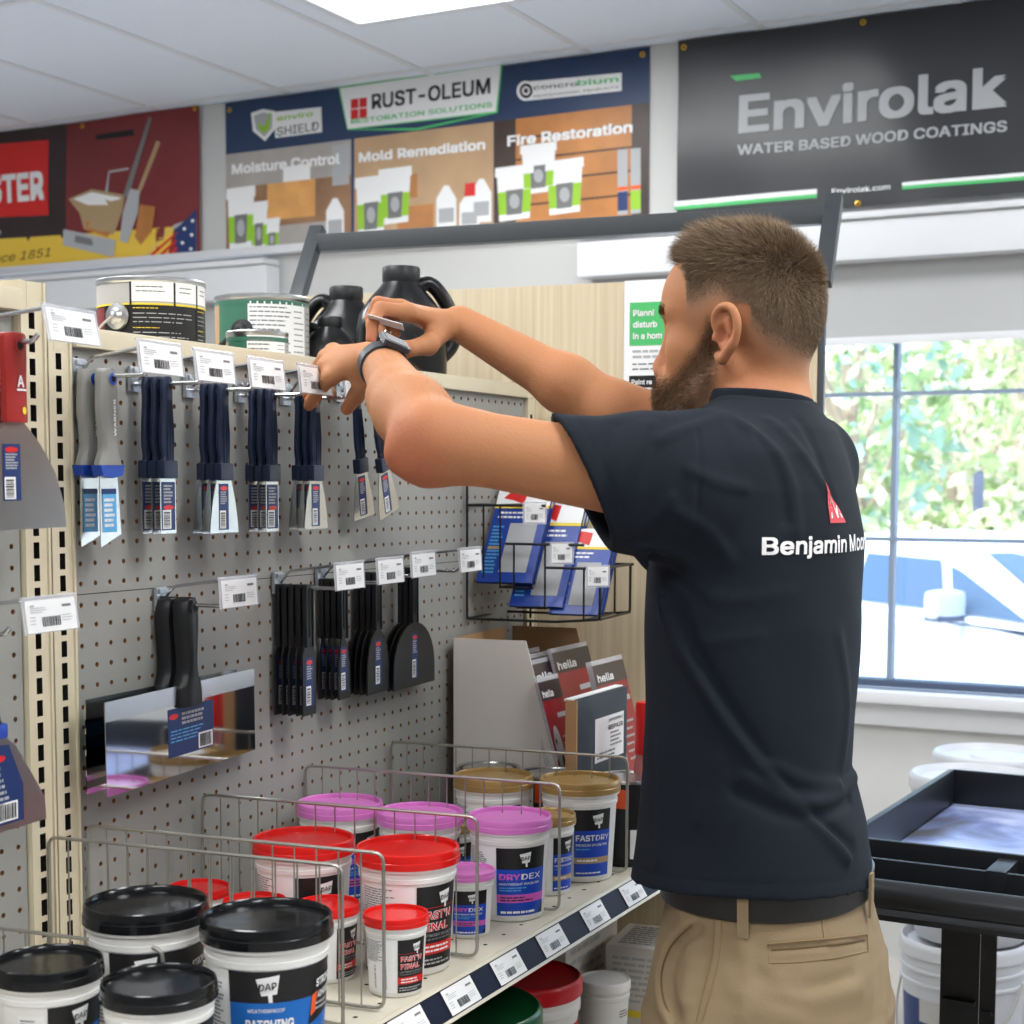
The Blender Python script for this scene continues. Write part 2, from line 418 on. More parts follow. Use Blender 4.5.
# column strips between the banners
m = MB()
for x0, x1 in ((204, 226), (653, 682)):
    a = WX.px(x0 - 3, 150)[0]; b_ = WX.px(x1 + 3, 150)[0]; wbox(WX, a, b_, 2.385, CEIL - .002, .0, .012, 'wall_paint', m)
struct(m, 'trim_4')
# windows: frame, glazing bars, panes
def window(name, u0, u1, bars_u, bars_v):
    r = MB(); t = .045
    wbox(WX, u0, u1, zs + .012, zs + .034, -.06, -.13, 'bronze', r, .004); wbox(WX, u0, u1, zt - t, zt - .002, -.06, -.13, 'bronze', r, .004)
    wbox(WX, u0, u0 + t, zs + .034, zt - t, -.06, -.13, 'bronze', r, .004); wbox(WX, u1 - t, u1, zs + .034, zt - t, -.06, -.13, 'bronze', r, .004)
    o = struct(r, name)
    g = MB(); wbox(WX, u0 + t, u1 - t, zs + .034, zt - t, -.092, -.098, 'glass', g); g.build('window_pane', o)
    f = MB()
    for b_ in bars_u: wbox(WX, b_ - .008, b_ + .008, zs + .03, zt - t, -.075, -.115, 'bar_grey', f)
    for b_ in bars_v: wbox(WX, u0 + t, u1 - t, b_ - .006, b_ + .006, -.07, -.118, 'bar_grey', f)
    f.build('glazing_bar', o)
v_bar = WX.px(940, 391)[1]; v_bar2 = WX.px(940, 541)[1]; u_bar = WX.px(888, 440)[0]
v3 = v_bar2 - (v_bar - v_bar2)
window('window_1', uR0, uR1, [u_bar - 1.02, u_bar, u_bar + 1.02, u_bar + 2.04], [v_bar, v_bar2])
window('window_2', uL0 + .4, uL1, [uL1 - 1.0, uL1 - 2.0], [v_bar, v_bar2])
# roller shades: fascia + cloth
def shade(label, u0, u1, bottom):
    zf1 = WX.px(589, 245)[1]; zf0 = WX.px(1000, 256)[1]
    t = thing('roller_shade', label, 'shade', WX.pt(u0, zf0, .062), WR)
    r = MB(); L = u1 - u0; hh = zf1 - zf0
    r.box((L / 2, 0, hh / 2), (L, .09, hh), 'white_paint', b=.012); r.box((L / 2, -.01, hh + .012), (L, .1, .022), 'white_paint', b=.01); r.build('fascia', t)
    r = MB(); r.box((L / 2, .034, (bottom - zf0) / 2 + .02), (L - .05, .004, zf0 - bottom + .04), 'shade_fabric'); r.build('shade_cloth', t)
    r = MB(); r.box((L / 2, .034, bottom - zf0 - .01), (L - .05, .014, .024), 'white_paint', b=.004); r.build('hem_bar', t)
shade('white boxed roller shade half drawn over the window behind the man', WX.px(590, 255)[0], uR1 + .05, WX.px(920, 336)[1])
shade('white boxed roller shade over the window behind the black-labelled paint can', -5.55, WX.px(283, 265)[0], 1.75)
# ceiling lights (2x4 troffers)
def troffer(x, y, label, power):
    t = thing('ceiling_light', label, 'ceiling light', (x, y, CEIL - .012), WR, 'fluorescent panels in the ceiling')
    r = MB()
    for sx, sy, dx, dy in ((0, .6, 1.19, .03), (0, -.6 + .31, 1.19, .03)): pass
    W_, D_ = 1.2, .6
    r.box((0, D_ / 2, 0), (W_, .03, .02), 'grid_white', b=.004); r.box((0, -D_ / 2, 0), (W_, .03, .02), 'grid_white', b=.004)
    r.box((W_ / 2, 0, 0), (.03, D_ - .03, .02), 'grid_white', b=.004); r.box((-W_ / 2, 0, 0), (.03, D_ - .03, .02), 'grid_white', b=.004); r.build('light_frame', t)
    r = MB(); r.box((0, 0, .002), (W_ - .03, D_ - .03, .006), 'diffuser'); r.build('diffuser', t)
    ld = bpy.data.lights.new('panel_lamp', 'AREA'); ld.shape = 'RECTANGLE'; ld.size = 1.12; ld.size_y = .52; ld.energy = power; ld.color = (1.0, .985, .965)
    lo = bpy.data.objects.new('panel_lamp', ld); C.objects.link(lo); lo.parent = t; lo.location = (0, 0, -.014)
PW = 26
cL = np.mean([at(290, 0, Z=CEIL - .02), at(500, 0, Z=CEIL - .02)], axis=0); cF = at(350, 26, Z=CEIL - .02)
print('troffer px corners', at(290, 0, Z=CEIL), at(350, 26, Z=CEIL), at(500, 3, Z=CEIL))
LX, LY = cF[0] + .62, cF[1] - .31
LN = ['right of the visible one', 'straight above the camera', 'right of the camera', 'above the gondola', 'far right over the floor', 'behind the camera', 'behind the camera to the left', 'behind the camera to the right']
for x, y in ((LX, LY), (LX + 2.44, LY), (LX, LY - 2.44), (LX + 2.44, LY - 2.44), (LX - 1.83, LY - 1.2), (LX + 4.2, LY - 1.2), (LX + 1.2, LY - 4.6), (LX - 1.4, LY - 4.6), (LX + 3.6, LY - 4.6)):
    troffer(x, y, 'rectangular white fluorescent panel set in the ceiling above the banners' if (x, y) == (LX, LY) else 'unseen white ceiling panel, ' + LN.pop(0), PW * (.5 if (x, y) == (LX, LY) else 1.08))

# ------------------------------------------------------------------ banners
def banner_mesh(pl, x0, x1, ytop0, ybot0, ytop1, ybot1, m, sag=.006, h0=.016, base=None):
    "returns fn(px, py, h) and writes the cloth; a gently waved vinyl sheet with real thickness"
    uA, vA = pl.px(x0, ytop0); uB, vB = pl.px(x1, ytop1); _, vC = pl.px(x0, ybot0); _, vD = pl.px(x1, ybot1)
    vt, vb = (vA + vB) / 2, (vC + vD) / 2; vt = min(vt, CEIL - .004)
    wav = lambda u, v: h0 + sag * (math.sin(u * 6.1 + 1) + .6 * math.sin(u * 13 + v * 4) + .4 * math.sin(v * 15 + u * 3)) * .5 + sag
    n, k = 40, 10; vs = []; fs = []
    for i in range(n + 1):
        for j in range(k + 1):
            u = uA + (uB - uA) * i / n; v = vb + (vt - vb) * j / k; vs.append(pl.pt(u, v, wav(u, v)))
    for i in range(n + 1):
        for j in range(k + 1):
            u = uA + (uB - uA) * i / n; v = vb + (vt - vb) * j / k; vs.append(pl.pt(u, v, wav(u, v) - .0012))
    q = (n + 1) * (k + 1); ix = lambda i, j: i * (k + 1) + j
    for i in range(n):
        for j in range(k):
            fs.append((ix(i, j), ix(i + 1, j), ix(i + 1, j + 1), ix(i, j + 1))); fs.append((q + ix(i, j), q + ix(i, j + 1), q + ix(i + 1, j + 1), q + ix(i + 1, j)))
    for i in range(n): fs.append((ix(i, 0), q + ix(i, 0), q + ix(i + 1, 0), ix(i + 1, 0))); fs.append((ix(i, k), ix(i + 1, k), q + ix(i + 1, k), q + ix(i, k)))
    for j in range(k): fs.append((ix(0, j), ix(0, j + 1), q + ix(0, j + 1), q + ix(0, j))); fs.append((ix(n, j), q + ix(n, j), q + ix(n, j + 1), ix(n, j + 1)))
    m.add(vs, fs, base, True)
    fn = lambda u, v, h: pl.pt(u, v, wav(u, v) + h)
    return fn, (uA, vb, uB, vt)
def sub(fn, pts, m, mb, h, n=7):
    "a printed quad (4 corners u, v) split finely so that it follows the waves"
    (a, b, c, d) = [np.array(p) for p in pts]; vs = []; fs = []
    for i in range(n + 1):
        for j in range(n + 1):
            s_, t_ = i / n, j / n; p = (a * (1 - s_) + b * s_) * (1 - t_) + (d * (1 - s_) + c * s_) * t_; vs.append(fn(p[0], p[1], h))
    for i in range(n):
        for j in range(n): fs.append((i * (n + 1) + j, (i + 1) * (n + 1) + j, (i + 1) * (n + 1) + j + 1, i * (n + 1) + j + 1))
    mb.add(vs, fs, m, True)
class PX:
    "draws on a wall plane with frame-pixel coordinates of the photograph"
    def __init__(s, pl, fn, mb): s.pl, s.fn, s.mb = pl, fn, mb
    def q(s, pts, m, h=.0008, n=7): sub(s.fn, [s.pl.px(*p) for p in pts], m, s.mb, h, n)
    def p(s, pts, m, h=.0012): s.mb.poly(s.fn, [s.pl.px(*p) for p in pts], m, h)
    def t(s, txt, p0, p1, cap, m, h=.003, bold=.02, slant=0.0):
        u0, v0 = s.pl.px(*p0); u1, v1 = s.pl.px(*p1); _, vc = s.pl.px(p0[0], p0[1] - cap)
        s.mb.text(s.fn, txt, u0, v0, vc - v0, m, h, width=u1 - u0, bold=bold, slant=slant, rise=(v1 - v0) / (u1 - u0))
    def e(s, c, rx, ry, m, h=.0016):
        s.p([(c[0] + rx * math.cos(2 * PI * i / 20), c[1] + ry * math.sin(2 * PI * i / 20)) for i in range(20)], m, h)
def pail(d, x, y, w, hgt, sk=-.13):
    "printed picture of a white pail with a lime label; x, y bottom centre"
    s_ = lambda a, b: (a, b + sk * (a - x))
    d.p([s_(x - w * .42, y), s_(x + w * .42, y), s_(x + w * .5, y - hgt), s_(x - w * .5, y - hgt)], 'ink_white', .0018)
    d.p([s_(x - w * .43, y - hgt * .12), s_(x + w * .43, y - hgt * .12), s_(x + w * .46, y - hgt * .55), s_(x - w * .46, y - hgt * .55)], 'ink_lime', .0022)
    d.p([s_(x - w * .22, y - hgt * .1), s_(x + w * .2, y - hgt * .1), s_(x + w * .24, y - hgt * .57), s_(x - w * .24, y - hgt * .57)], 'ink_grey', .0026)
    d.e((x, y - hgt * .35), w * .14, hgt * .14, 'ink_light', .003)
    d.p([s_(x - w * .54, y - hgt * .84), s_(x + w * .54, y - hgt * .84), s_(x + w * .53, y - hgt * 1.02), s_(x - w * .53, y - hgt * 1.02)], 'paper', .003)
def grommets(mb, fn, pts):
    for u, v in pts:
        c = fn(u, v, .002); T = Matrix.Translation(c) @ Matrix.Rotation(PI / 2, 4, 'X')
        mb.lathe([(.004, 0), (.0095, 0), (.0095, .003), (.006, .004), (.004, .003)], 'brass', 14, T=T, caps=False)
        mb.add([(T @ Vector((.0045 * math.cos(i * PI / 5), .0045 * math.sin(i * PI / 5), .001))) for i in range(10)], [tuple(range(10))], 'dark_hole')
# dark wood-coatings banner
b1 = MB(); fn, (ua, vb, ub, vt) = banner_mesh(WX, 682, 1075, 42, 213, -12, 200, b1, sag=.012, base='banner_black')
d = PX(WX, fn, b1)
d.t('Envirolak', (742, 134), (1009, 107), 50, 'ink_light', bold=.035)
d.q([(733, 78), (762, 75), (764, 79.5), (739, 83)], 'ink_green', n=3)
d.t('WATER BASED WOOD COATINGS', (741, 157), (1009, 133), 13.5, 'ink_light', bold=.03)
d.q([(678, 203), (819, 190), (819, 195), (678, 208)], 'ink_white', h=.0015); d.q([(678, 207.5), (819, 195), (819, 199), (678, 211.5)], 'ink_green', h=.0015)
d.t('Envirolak.com', (834, 195), (893, 191), 7, 'ink_white', bold=.02)
d.q([(905, 184.5), (1070, 170.5), (1070, 174.5), (905, 188)], 'ink_white', h=.0015); d.q([(905, 188), (1070, 174.5), (1070, 178.5), (905, 191.5)], 'ink_green', h=.0015)
grommets(b1, fn, [WX.px(688, 50), WX.px(866, 25), WX.px(860, 205), WX.px(1040, 3)])
tag(b1.build('banner'), 'black vinyl banner with large pale lettering and thin green stripes', 'banner')
# navy restoration banner
b2 = MB(); fn, (ua, vb, ub, vt) = banner_mesh(WX, 228, 652, 105, 256, 47, 216, b2, sag=.001, base='banner_navy')
d = PX(WX, fn, b2)
Tq = lambda x, f: (105 - (x - 228) * .1368) * (1 - f) + (256 - (x - 228) * .0943) * f       # row at fraction f down the banner
def panel(x0, x1, f0, f1, m, h=.0008): d.q([(x0, Tq(x0, f1)), (x1, Tq(x1, f1)), (x1, Tq(x1, f0)), (x0, Tq(x0, f0))], m, h, 10)
panel(229, 354, .335, .995, 'photo_brown'); panel(357, 496, .335, .995, 'photo_tan'); panel(499, 651, .335, .995, 'photo_wood')
# moisture picture
panel(229, 354, .335, .56, 'photo_grey', .0011); panel(270, 318, .56, .8, 'photo_warm', .0014); panel(286, 313, .46, .56, 'ink_white', .0016); panel(335, 352, .36, .62, 'ink_light', .0015); panel(250, 334, .84, .995, 'photo_grey', .0013)
panel(497, 518, .335, .995, 'photo_char', .0011); panel(634, 651, .335, .995, 'photo_char', .0011)
for f in (.45, .58, .72, .86): panel(518, 634, f, f + .012, 'photo_char', .0012)
panel(358, 420, .6, .75, 'photo_wood', .0011); panel(400, 436, .8, .99, 'photo_wood', .0012); panel(436, 496, .4, .99, 'photo_tan', .0013)
for x, f, w, hf in ((244, .97, 27, .38), (262, .99, 17, .3), (275, 1.0, 15, .2), (374, .96, 30, .36), (398, .9, 31, .34), (541, .80, 34, .30), (517, .95, 36, .33), (567, .94, 36, .33)): pail(d, x, Tq(x, f), w, hf * 160)
for x, f, w, hh in ((338, .97, 18, 42), (449, .97, 20, 44), (484, .95, 20, 44), (472, .99, 20, 38)):
    y = Tq(x, f); d.p([(x - w / 2, y), (x + w / 2, y - 1.5), (x + w / 2, y - hh * .7), (x + w * .12, y - hh), (x - w * .12, y - hh), (x - w / 2, y - hh * .7)], 'paper', .002); d.p([(x - w * .38, y - hh * .15), (x + w * .38, y - hh * .18), (x + w * .38, y - hh * .5), (x - w * .38, y - hh * .47)], 'ink_light', .0024)
y = Tq(472, .78); d.p([(467, y), (478, y - 1), (478, y - 14), (468, y - 13)], 'ink_red', .003)
for x in (625, 638): y = Tq(x, .985); d.p([(x - 5, y), (x + 5, y - 1), (x + 5, y - 66), (x - 5, y - 65)], 'ink_light', .002); d.p([(x - 5, y - 4), (x + 5, y - 5), (x + 5, y - 24), (x - 5, y - 23)], 'ink_lime' if x > 630 else 'ink_navy', .0024); d.p([(x - 5, y - 24), (x + 5, y - 25), (x + 5, y - 29), (x - 5, y - 28)], 'ink_orange', .0024)
d.t('Moisture Control', (235, 175), (343, 164), 13, 'ink_white', bold=.045); d.t('Mold Remediation', (362, 163), (488, 150), 12.5, 'ink_white', bold=.045); d.t('Fire Restoration', (510, 147), (635, 133), 13.5, 'ink_white', bold=.045)
d.q([(350, 131), (500, 114), (505, 65), (341, 88)], 'ink_green', .0012); d.q([(351, 130), (498.5, 112.5), (503.5, 66.5), (343, 89.5)], 'ink_white', .0026, 9)
d.p([(350, 131), (420, 131.5), (500, 114), (499, 113), (420, 129), (351, 130.5)], 'ink_green', .0024)
for i in (0, 1):
    for j in (0, 1): d.p([(354 + i * 8.5, 100.5 - i + j * 10.5), (361.5 + i * 8.5, 99.6 - i + j * 10.5), (361.5 + i * 8.5, 109 - i + j * 10.5), (354 + i * 8.5, 110 - i + j * 10.5)], 'ink_red', .003)
d.t('RUST-OLEUM', (375, 110), (493, 94), 20, 'ink_black', bold=.03, h=.0035); d.t('RESTORATION SOLUTIONS', (354, 125), (495, 108), 6.5, 'ink_green', bold=.02, h=.0035)
d.q([(278, 139), (325, 133), (324, 108), (277, 113)], 'ink_white', .0014, 3); d.t('SHIELD', (280, 137), (322, 131), 12, 'ink_grey', bold=.015); d.t('enviro', (280, 122), (316, 117), 7, 'ink_lime', bold=.02)
d.p([(254, 114), (266, 110), (278, 112), (278, 130), (268, 142), (256, 132)], 'ink_white', .002); d.p([(257, 117), (266, 113.5), (275, 115), (275, 129), (267.5, 138), (259, 130)], 'ink_light', .0024); d.p([(261, 123), (267, 128), (274, 112), (272, 131), (267, 134), (262, 130)], 'ink_lime', .003)
d.q([(527, 102), (624, 92), (624, 74), (527, 83)], 'ink_white', .0014, 6); d.e((528, 92), 9, 10, 'ink_white', .0018); d.e((528.5, 92), 6.5, 7.5, 'ink_black', .0024); d.e((528.5, 92), 4, 4.5, 'ink_white', .0028); d.e((528.5, 92), 2.2, 2.6, 'ink_black', .0032)
d.t('concro', (536, 91), (580, 87), 6, 'ink_black', bold=.008, h=.0034); d.t('bium', (580, 87), (621, 83), 7.5, 'ink_green', bold=.02, h=.0034); d.t('PROFESSIONAL PRODUCTS', (536, 99), (621, 89.5), 3.2, 'ink_grey', bold=.01, h=.0034)
grommets(b2, fn, [WX.px(233, 111), WX.px(645, 56)])
tag(b2.build('banner'), 'navy banner of restoration products with three photo panels', 'banner')
# red and black brush banner
b3 = MB(); fn, (ua, vb, ub, vt) = banner_mesh(WX, -60, 203, 141, 276, 107, 259, b3, sag=.01, base='banner_red')
d = PX(WX, fn, b3)
d.q([(-58, 246), (70, 240), (70, 125), (-58, 141)], 'banner_dark', n=9); d.q([(-58, 280), (172, 263), (180, 228), (-58, 244)], 'banner_yellow', .0012, 10)
d.q([(-58, 221), (53, 216), (53, 141), (-58, 150)], 'ink_red', .0016, 8)
d.t('STER', (-6, 204), (49, 199), 36, 'ink_white', bold=.05); d.t('nce 1851', (0, 264), (54, 257), 12, 'banner_dark', bold=.0, slant=.35); d.t('m', (0, 235), (6, 235), 6, 'ink_white')
d.p([(73, 200), (96, 190), (130, 196), (128, 210), (118, 236), (88, 230), (84, 214)], 'ink_tan', .002); d.p([(78, 200), (96, 193), (126, 199), (120, 206), (92, 206)], 'paper', .0024); d.p([(90, 222), (117, 228), (112, 238), (90, 231)], 'photo_wood', .0026)
d.p([(128, 198), (134, 199), (158, 120), (155, 118)], 'ink_grey', .003); d.p([(136, 190), (146, 192), (144, 214), (132, 244), (124, 242), (128, 214)], 'ink_light', .0034); d.p([(141, 198), (145, 198), (166, 144), (162, 142)], 'ink_tan', .002); d.p([(156, 196), (160, 196), (178, 154), (174, 152)], 'banner_red', .002)
d.p([(99, 136), (139, 131), (140, 137), (100, 141)], 'ink_black', .002); d.p([(113, 172), (134, 169), (134, 171), (114, 174), (112, 196), (109, 196)], 'ink_light', .002)
d.p([(68, 230), (120, 241), (118, 258), (67, 246)], 'ink_light', .0036); d.p([(80, 236), (112, 243), (111, 250), (79, 243)], 'ink_grey', .004); d.p([(146, 206), (162, 208), (158, 232), (146, 246), (140, 238)], 'photo_wood', .003)
d.p([(146, 262), (180, 226), (202, 218), (201, 256)], 'ink_light', .002); d.p([(180, 232), (202, 210), (201, 256), (184, 258)], 'ink_navy', .0024)
for x, y in ((190, 230), (197, 236), (188, 244), (196, 250), (198, 222)): d.e((x, y), 1.6, 1.6, 'ink_white', .003)
for k in range(3): d.p([(150 + k * 11, 260 - k), (156 + k * 11, 259 - k), (184, 234 + k * 7), (181, 234 + k * 7)], 'ink_red', .0026)
grommets(b3, fn, [WX.px(86, 127), WX.px(200, 110)])
tag(b3.build('banner'), 'red, black and yellow banner picturing a paint pail, brush and roller', 'banner')

# ------------------------------------------------------------------ outside: car park, vehicles, greenery
m = MB(); m.box((0, 30, -.35), (70, 49, .1), 'asphalt'); struct(m, 'ground_1')
def foliage(mb, c, r, mats, n, seed, leaf=.22):
    rr = np.random.default_rng(seed)
    for k in range(n):
        v = rr.normal(size=3); v /= np.linalg.norm(v); v *= rr.uniform(.45, 1) ** .5; p = np.array(c) + v * np.array(r); a, b = rr.normal(size=3), rr.normal(size=3)
        a /= np.linalg.norm(a); b -= a * (a @ b); b /= np.linalg.norm(b); s_ = leaf * rr.uniform(.6, 1.4)
        mb.add([p - a * s_, p - b * s_ * .5, p + a * s_, p + b * s_ * .5 + np.cross(a, b) * s_ * .2], [(0, 1, 2, 3)], mats[int(rr.integers(len(mats)))])
def tree(label, x, y, hgt, r, mats, n, seed, cat='tree', name='tree'):
    t = thing(name, label, cat, (x, y, -.3))
    q = MB(); q.tube([(0, 0, 0), (.05, 0, hgt * .35), (-.1, .1, hgt * .7)], [.16, .12, .05], 'bark', 8)
    for k in range(5):
        a = k * 1.3; q.tube([(0, 0, hgt * (.25 + .08 * k)), (r[0] * .5 * math.cos(a), r[1] * .5 * math.sin(a), hgt * (.55 + .07 * k))], [.06, .02], 'bark', 6)
    q.build('trunk', t)
    q = MB(); foliage(q, (0, 0, hgt * .6), r, mats, n, seed, .11 if name == 'tree' else .09); q.build('crown' if name == 'tree' else 'foliage', t)
def opx(px, py, Y): return at(px, py, Y=Y)
p = opx(850, 520, 16); tree('teal-green tree seen left of the upright window bar', p[0], p[1], 4.4, (1.1, 1.0, 1.9), ['leaf_teal', 'leaf_green', 'leaf_pale'], 1500, 1)
p = opx(945, 480, 20); tree('pale leafy tree seen in the middle of the window', p[0], p[1], 4.6, (1.5, 1.3, 1.9), ['leaf_pale', 'leaf_green', 'leaf_pale'], 2400, 2)
p = opx(1015, 430, 23.5); tree('leafy tree with a brown trunk at the right edge of the window', p[0], p[1], 7.0, (1.4, 1.2, 2.1), ['leaf_green', 'leaf_pale'], 1400, 3)
p = opx(960, 500, 13.2); tree('low rounded shrub beyond the parked cars', p[0], p[1], 1.7, (.8, .5, .6), ['leaf_green', 'leaf_pale'], 1100, 4, 'shrub', 'shrub')
p = opx(940, 400, 30); tree('broad tree far behind at the top of the window', p[0], p[1], 8.5, (4.5, 2, 2.6), ['leaf_green', 'leaf_pale', 'leaf_teal'], 2400, 5)
q = MB(); p = opx(978, 540, 15.5); q.tube([(0, 0, 0), (0, 0, p[2] + .3 + .65)], .035, 'bronze', 10); q.box((0, -.04, p[2] + .75), (.1, .02, .35), 'bronze', b=.004)
o = tag(q.build('sign_post'), 'slim blue-grey sign post standing beyond the parked car', 'post'); o.location = (p[0], p[1], -.3)

def vehicle(label, loc, rz, L=4.5, hgt=1.7, cat='car', name='car'):
    "x forward, y left; lofted body, glasshouse, wheels, mirrors, handles"
    t = thing(name, label, cat, loc, rz)
    W_ = .92
    prof = [(-L * .5, .45), (-L * .49, .95), (-L * .46, 1.02), (-L * .3, 1.06), (L * .14, 1.02), (L * .33, .94), (L * .46, .82), (L * .5, .6), (L * .49, .35)]
    q = MB(); secs = [(-W_, .0, 1), (-W_ * .97, .0, 1.0), (W_ * .97, .0, 1.0), (W_, .0, 1)]
    n = len(prof); vs = []; fs = []
    ys = [-W_ * .9, -W_, -W_, -W_ * .97, -W_ * .6, 0, W_ * .6, W_ * .97, W_, W_, W_ * .9]
    zsn = [0, .12, .7, .93, 1.0, 1.02, 1.0, .93, .7, .12, 0]
    for x, z in prof:
        tap = 1 - .12 * max(0, abs(x) / (L * .5) - .75) / .25
        for yy, zz in zip(ys, zsn): vs.append((x, yy * tap, .28 + (z - .28) * zz))
    k = len(ys)
    for i in range(n - 1):
        for j in range(k - 1): fs.append((i * k + j, (i + 1) * k + j, (i + 1) * k + j + 1, i * k + j + 1))
    fs += [tuple(range(k)), tuple(reversed([(n - 1) * k + j for j in range(k)]))]; q.add(vs, fs, 'car_white', True)
    cab = [(-L * .47, 1.0), (-L * .40, hgt * .97), (-L * .2, hgt), (L * .02, hgt * .98), (L * .26, .98)]
    vs = []; fs = []
    for x, z in cab:
        f = (z - 1.0) / (hgt - 1.0); w = W_ * (.97 - .2 * f)
        vs += [(x, -w, z), (x, -w * .8, z + .02 * f), (x, 0, z + .04 * f), (x, w * .8, z + .02 * f), (x, w, z)]
    for i in range(len(cab) - 1):
        for j in range(4): fs.append((i * 5 + j, (i + 1) * 5 + j, (i + 1) * 5 + j + 1, i * 5 + j + 1))
    fs += [(0, 5, 10, 15, 20), (24, 19, 14, 9, 4)]
    q.add(vs, fs, 'car_white', True)
    for sx in (-.31, .32):
        for sy in (-1, 1):
            T = Matrix.Translation((L * sx, sy * W_ * 1.005, .36)) @ Matrix.Rotation(PI / 2, 4, 'X'); q.add([T @ Vector((.42 * math.cos(a), .42 * math.sin(a), 0)) for a in [2 * PI * i / 24 for i in range(24)]], [tuple(range(24))], 'dark_hole')
    q.build('car_body', t, sharp=50)
    # glass on both sides, windscreen
    for sy in (-1, 1):
        for pts in ([(-L * .40, 1.07), (-L * .36, hgt * .93), (-L * .2, hgt * .93), (-L * .2, 1.06)], [(-L * .18, 1.06), (-L * .18, hgt * .93), (-L * .01, hgt * .92), (L * .03, 1.05)], [(L * .05, 1.05), (L * .015, hgt * .90), (L * .04, hgt * .88), (L * .2, 1.03)]):
            g = MB(); fnw = lambda u, v, h, sy=sy: (u, sy * (W_ * (.97 - .2 * (v - 1.0) / (hgt - 1)) + h), v)
            g.poly(fnw, pts, 'car_glass', .012); g.build('side_window', t)
        g = MB(); g.box((L * .07, sy * (W_ + .1), 1.1), (.14, .22, .17), 'car_white', b=.05); g.box((L * .07, sy * (W_ + .1), 1.02), (.13, .2, .04), 'bronze', b=.01); g.build('wing_mirror', t)
        g = MB(); g.box((-L * .06, sy * (W_ + .02), .9), (.2, .03, .03), 'chrome', b=.01); g.build('door_handle', t)
    g = MB(); xa, za, xb, zb = L * .25, 1.0, L * .04, hgt * .955
    g.add([(xa + .02, -W_ * .82, za + .02), (xa + .02, W_ * .82, za + .02), (xb + .04, W_ * .68, zb), (xb + .04, -W_ * .68, zb)], [(0, 1, 2, 3)], 'car_glass'); g.build('windscreen', t)
    for sx in (-.31, .32):
        for sy in (-1, 1):
            T = Matrix.Translation((L * sx, sy * W_ * .93, .34)) @ Matrix.Rotation(PI / 2, 4, 'X'); g = MB()
            g.lathe([(.05, -.1), (.3, -.1), (.34, -.06), (.34, .06), (.3, .1), (.22, .09), (.2, .05), (.05, .08)], 'tyre', 28, T=T)
            g.lathe([(.03, -.105), (.21, -.1), (.21, .1), (.03, .105)], 'zinc', 20, T=T); g.build('wheel', t)
pm = at(948, 606, D=9.4); pv = pm
vehicle('white car parked outside the window with its side mirror towards the glass', (pm[0] + .38, pm[1] + 1.0, -.3), math.radians(-38.6), L=4.3, hgt=1.46)
vehicle('pale car parked outside behind the nearer white car', (pm[0] + 4.6, pm[1] + 3.4, -.3), math.radians(-38.6), L=4.4, hgt=1.55)
# ------------------------------------------------------------------ pegboard fixture
PEG = -1.28; SH = .92; SX = -.885
def perforated(mb, y0, y1, z0, z1, x, py, pz, rad, m, hm, thick=.005, n=8, oy=0.5, oz=0.5, slot=None, skip=None):
    "sheet in the y-z plane facing +x with real holes; each cell is a ring of quads around its hole"
    ny = max(1, round((y1 - y0) / py)); nz = max(1, round((z1 - z0) / pz)); dy = (y1 - y0) / ny; dz = (z1 - z0) / nz
    vs = []; fs = []; hs = []; bs = []
    if slot: hole = [(slot[0], -slot[1]), (slot[0], slot[1]), (-slot[0], slot[1]), (-slot[0], -slot[1])]; sq = [(.5, -.5), (.5, .5), (-.5, .5), (-.5, -.5)]; n = 4
    else:
        ang = [2 * PI * (i + .5) / n for i in range(n)]; hole = [(rad * math.cos(a), rad * math.sin(a)) for a in ang]
        sq = []
        for a in ang:
            c_, s_ = math.cos(a), math.sin(a); k = .5 / max(abs(c_), abs(s_)); sq.append((c_ * k, s_ * k))
    for i in range(ny):
        for j in range(nz):
            cy, cz = y0 + (i + .5) * dy, z0 + (j + .5) * dz; o = len(vs)
            vs += [(x, cy + a * dy, cz + b * dz) for a, b in sq] + [(x, cy + a, cz + b) for a, b in hole] + [(x - thick, cy + a, cz + b) for a, b in hole]
            if not slot:
                vs += [(x, cy + a * dy, cz + b * dz) for a, b in ((.5, .5), (-.5, .5), (-.5, -.5), (.5, -.5))]
            for k in range(n):
                k2 = (k + 1) % n; fs.append((o + k, o + k2, o + n + k2, o + n + k)); hs.append((o + n + k, o + n + k2, o + 2 * n + k2, o + 2 * n + k))
            if not slot:
                c0 = o + 3 * n
                for q, (a, b) in enumerate(((0, 1), (2, 3), (4, 5), (6, 7))): fs.append((c0 + q, o + b, o + a))
    base = len(mb.v); mb.v.extend(vs); k1, k2 = mb.mi(m), mb.mi(hm)
    for f in fs: mb.f.append(tuple(i + base for i in f)); mb.m.append(k1); mb.s.append(False)
    for f in hs: mb.f.append(tuple(i + base for i in f)); mb.m.append(k2); mb.s.append(False)
g = thing('gondola_shelving', 'beige gondola unit with grey perforated back panel, shelves and top deck', 'shelving', (0, 0, 0))
def pegpanel(y0, y1, z0, z1):
    q = MB(); perforated(q, y0, y1, z0, z1, PEG, .0254, .0242, .0031, 'peg_grey', 'masonite'); q.box((PEG - .012, (y0 + y1) / 2, (z0 + z1) / 2), (.004, y1 - y0, z1 - z0), 'dark_hole'); q.build('pegboard_panel', g)
pegpanel(1.434, 2.626, 1.3705, 1.655); pegpanel(1.434, 2.626, .60, 1.3695)
pegpanel(.84, 1.349, 1.3705, 1.655); pegpanel(.84, 1.349, .60, 1.3695)
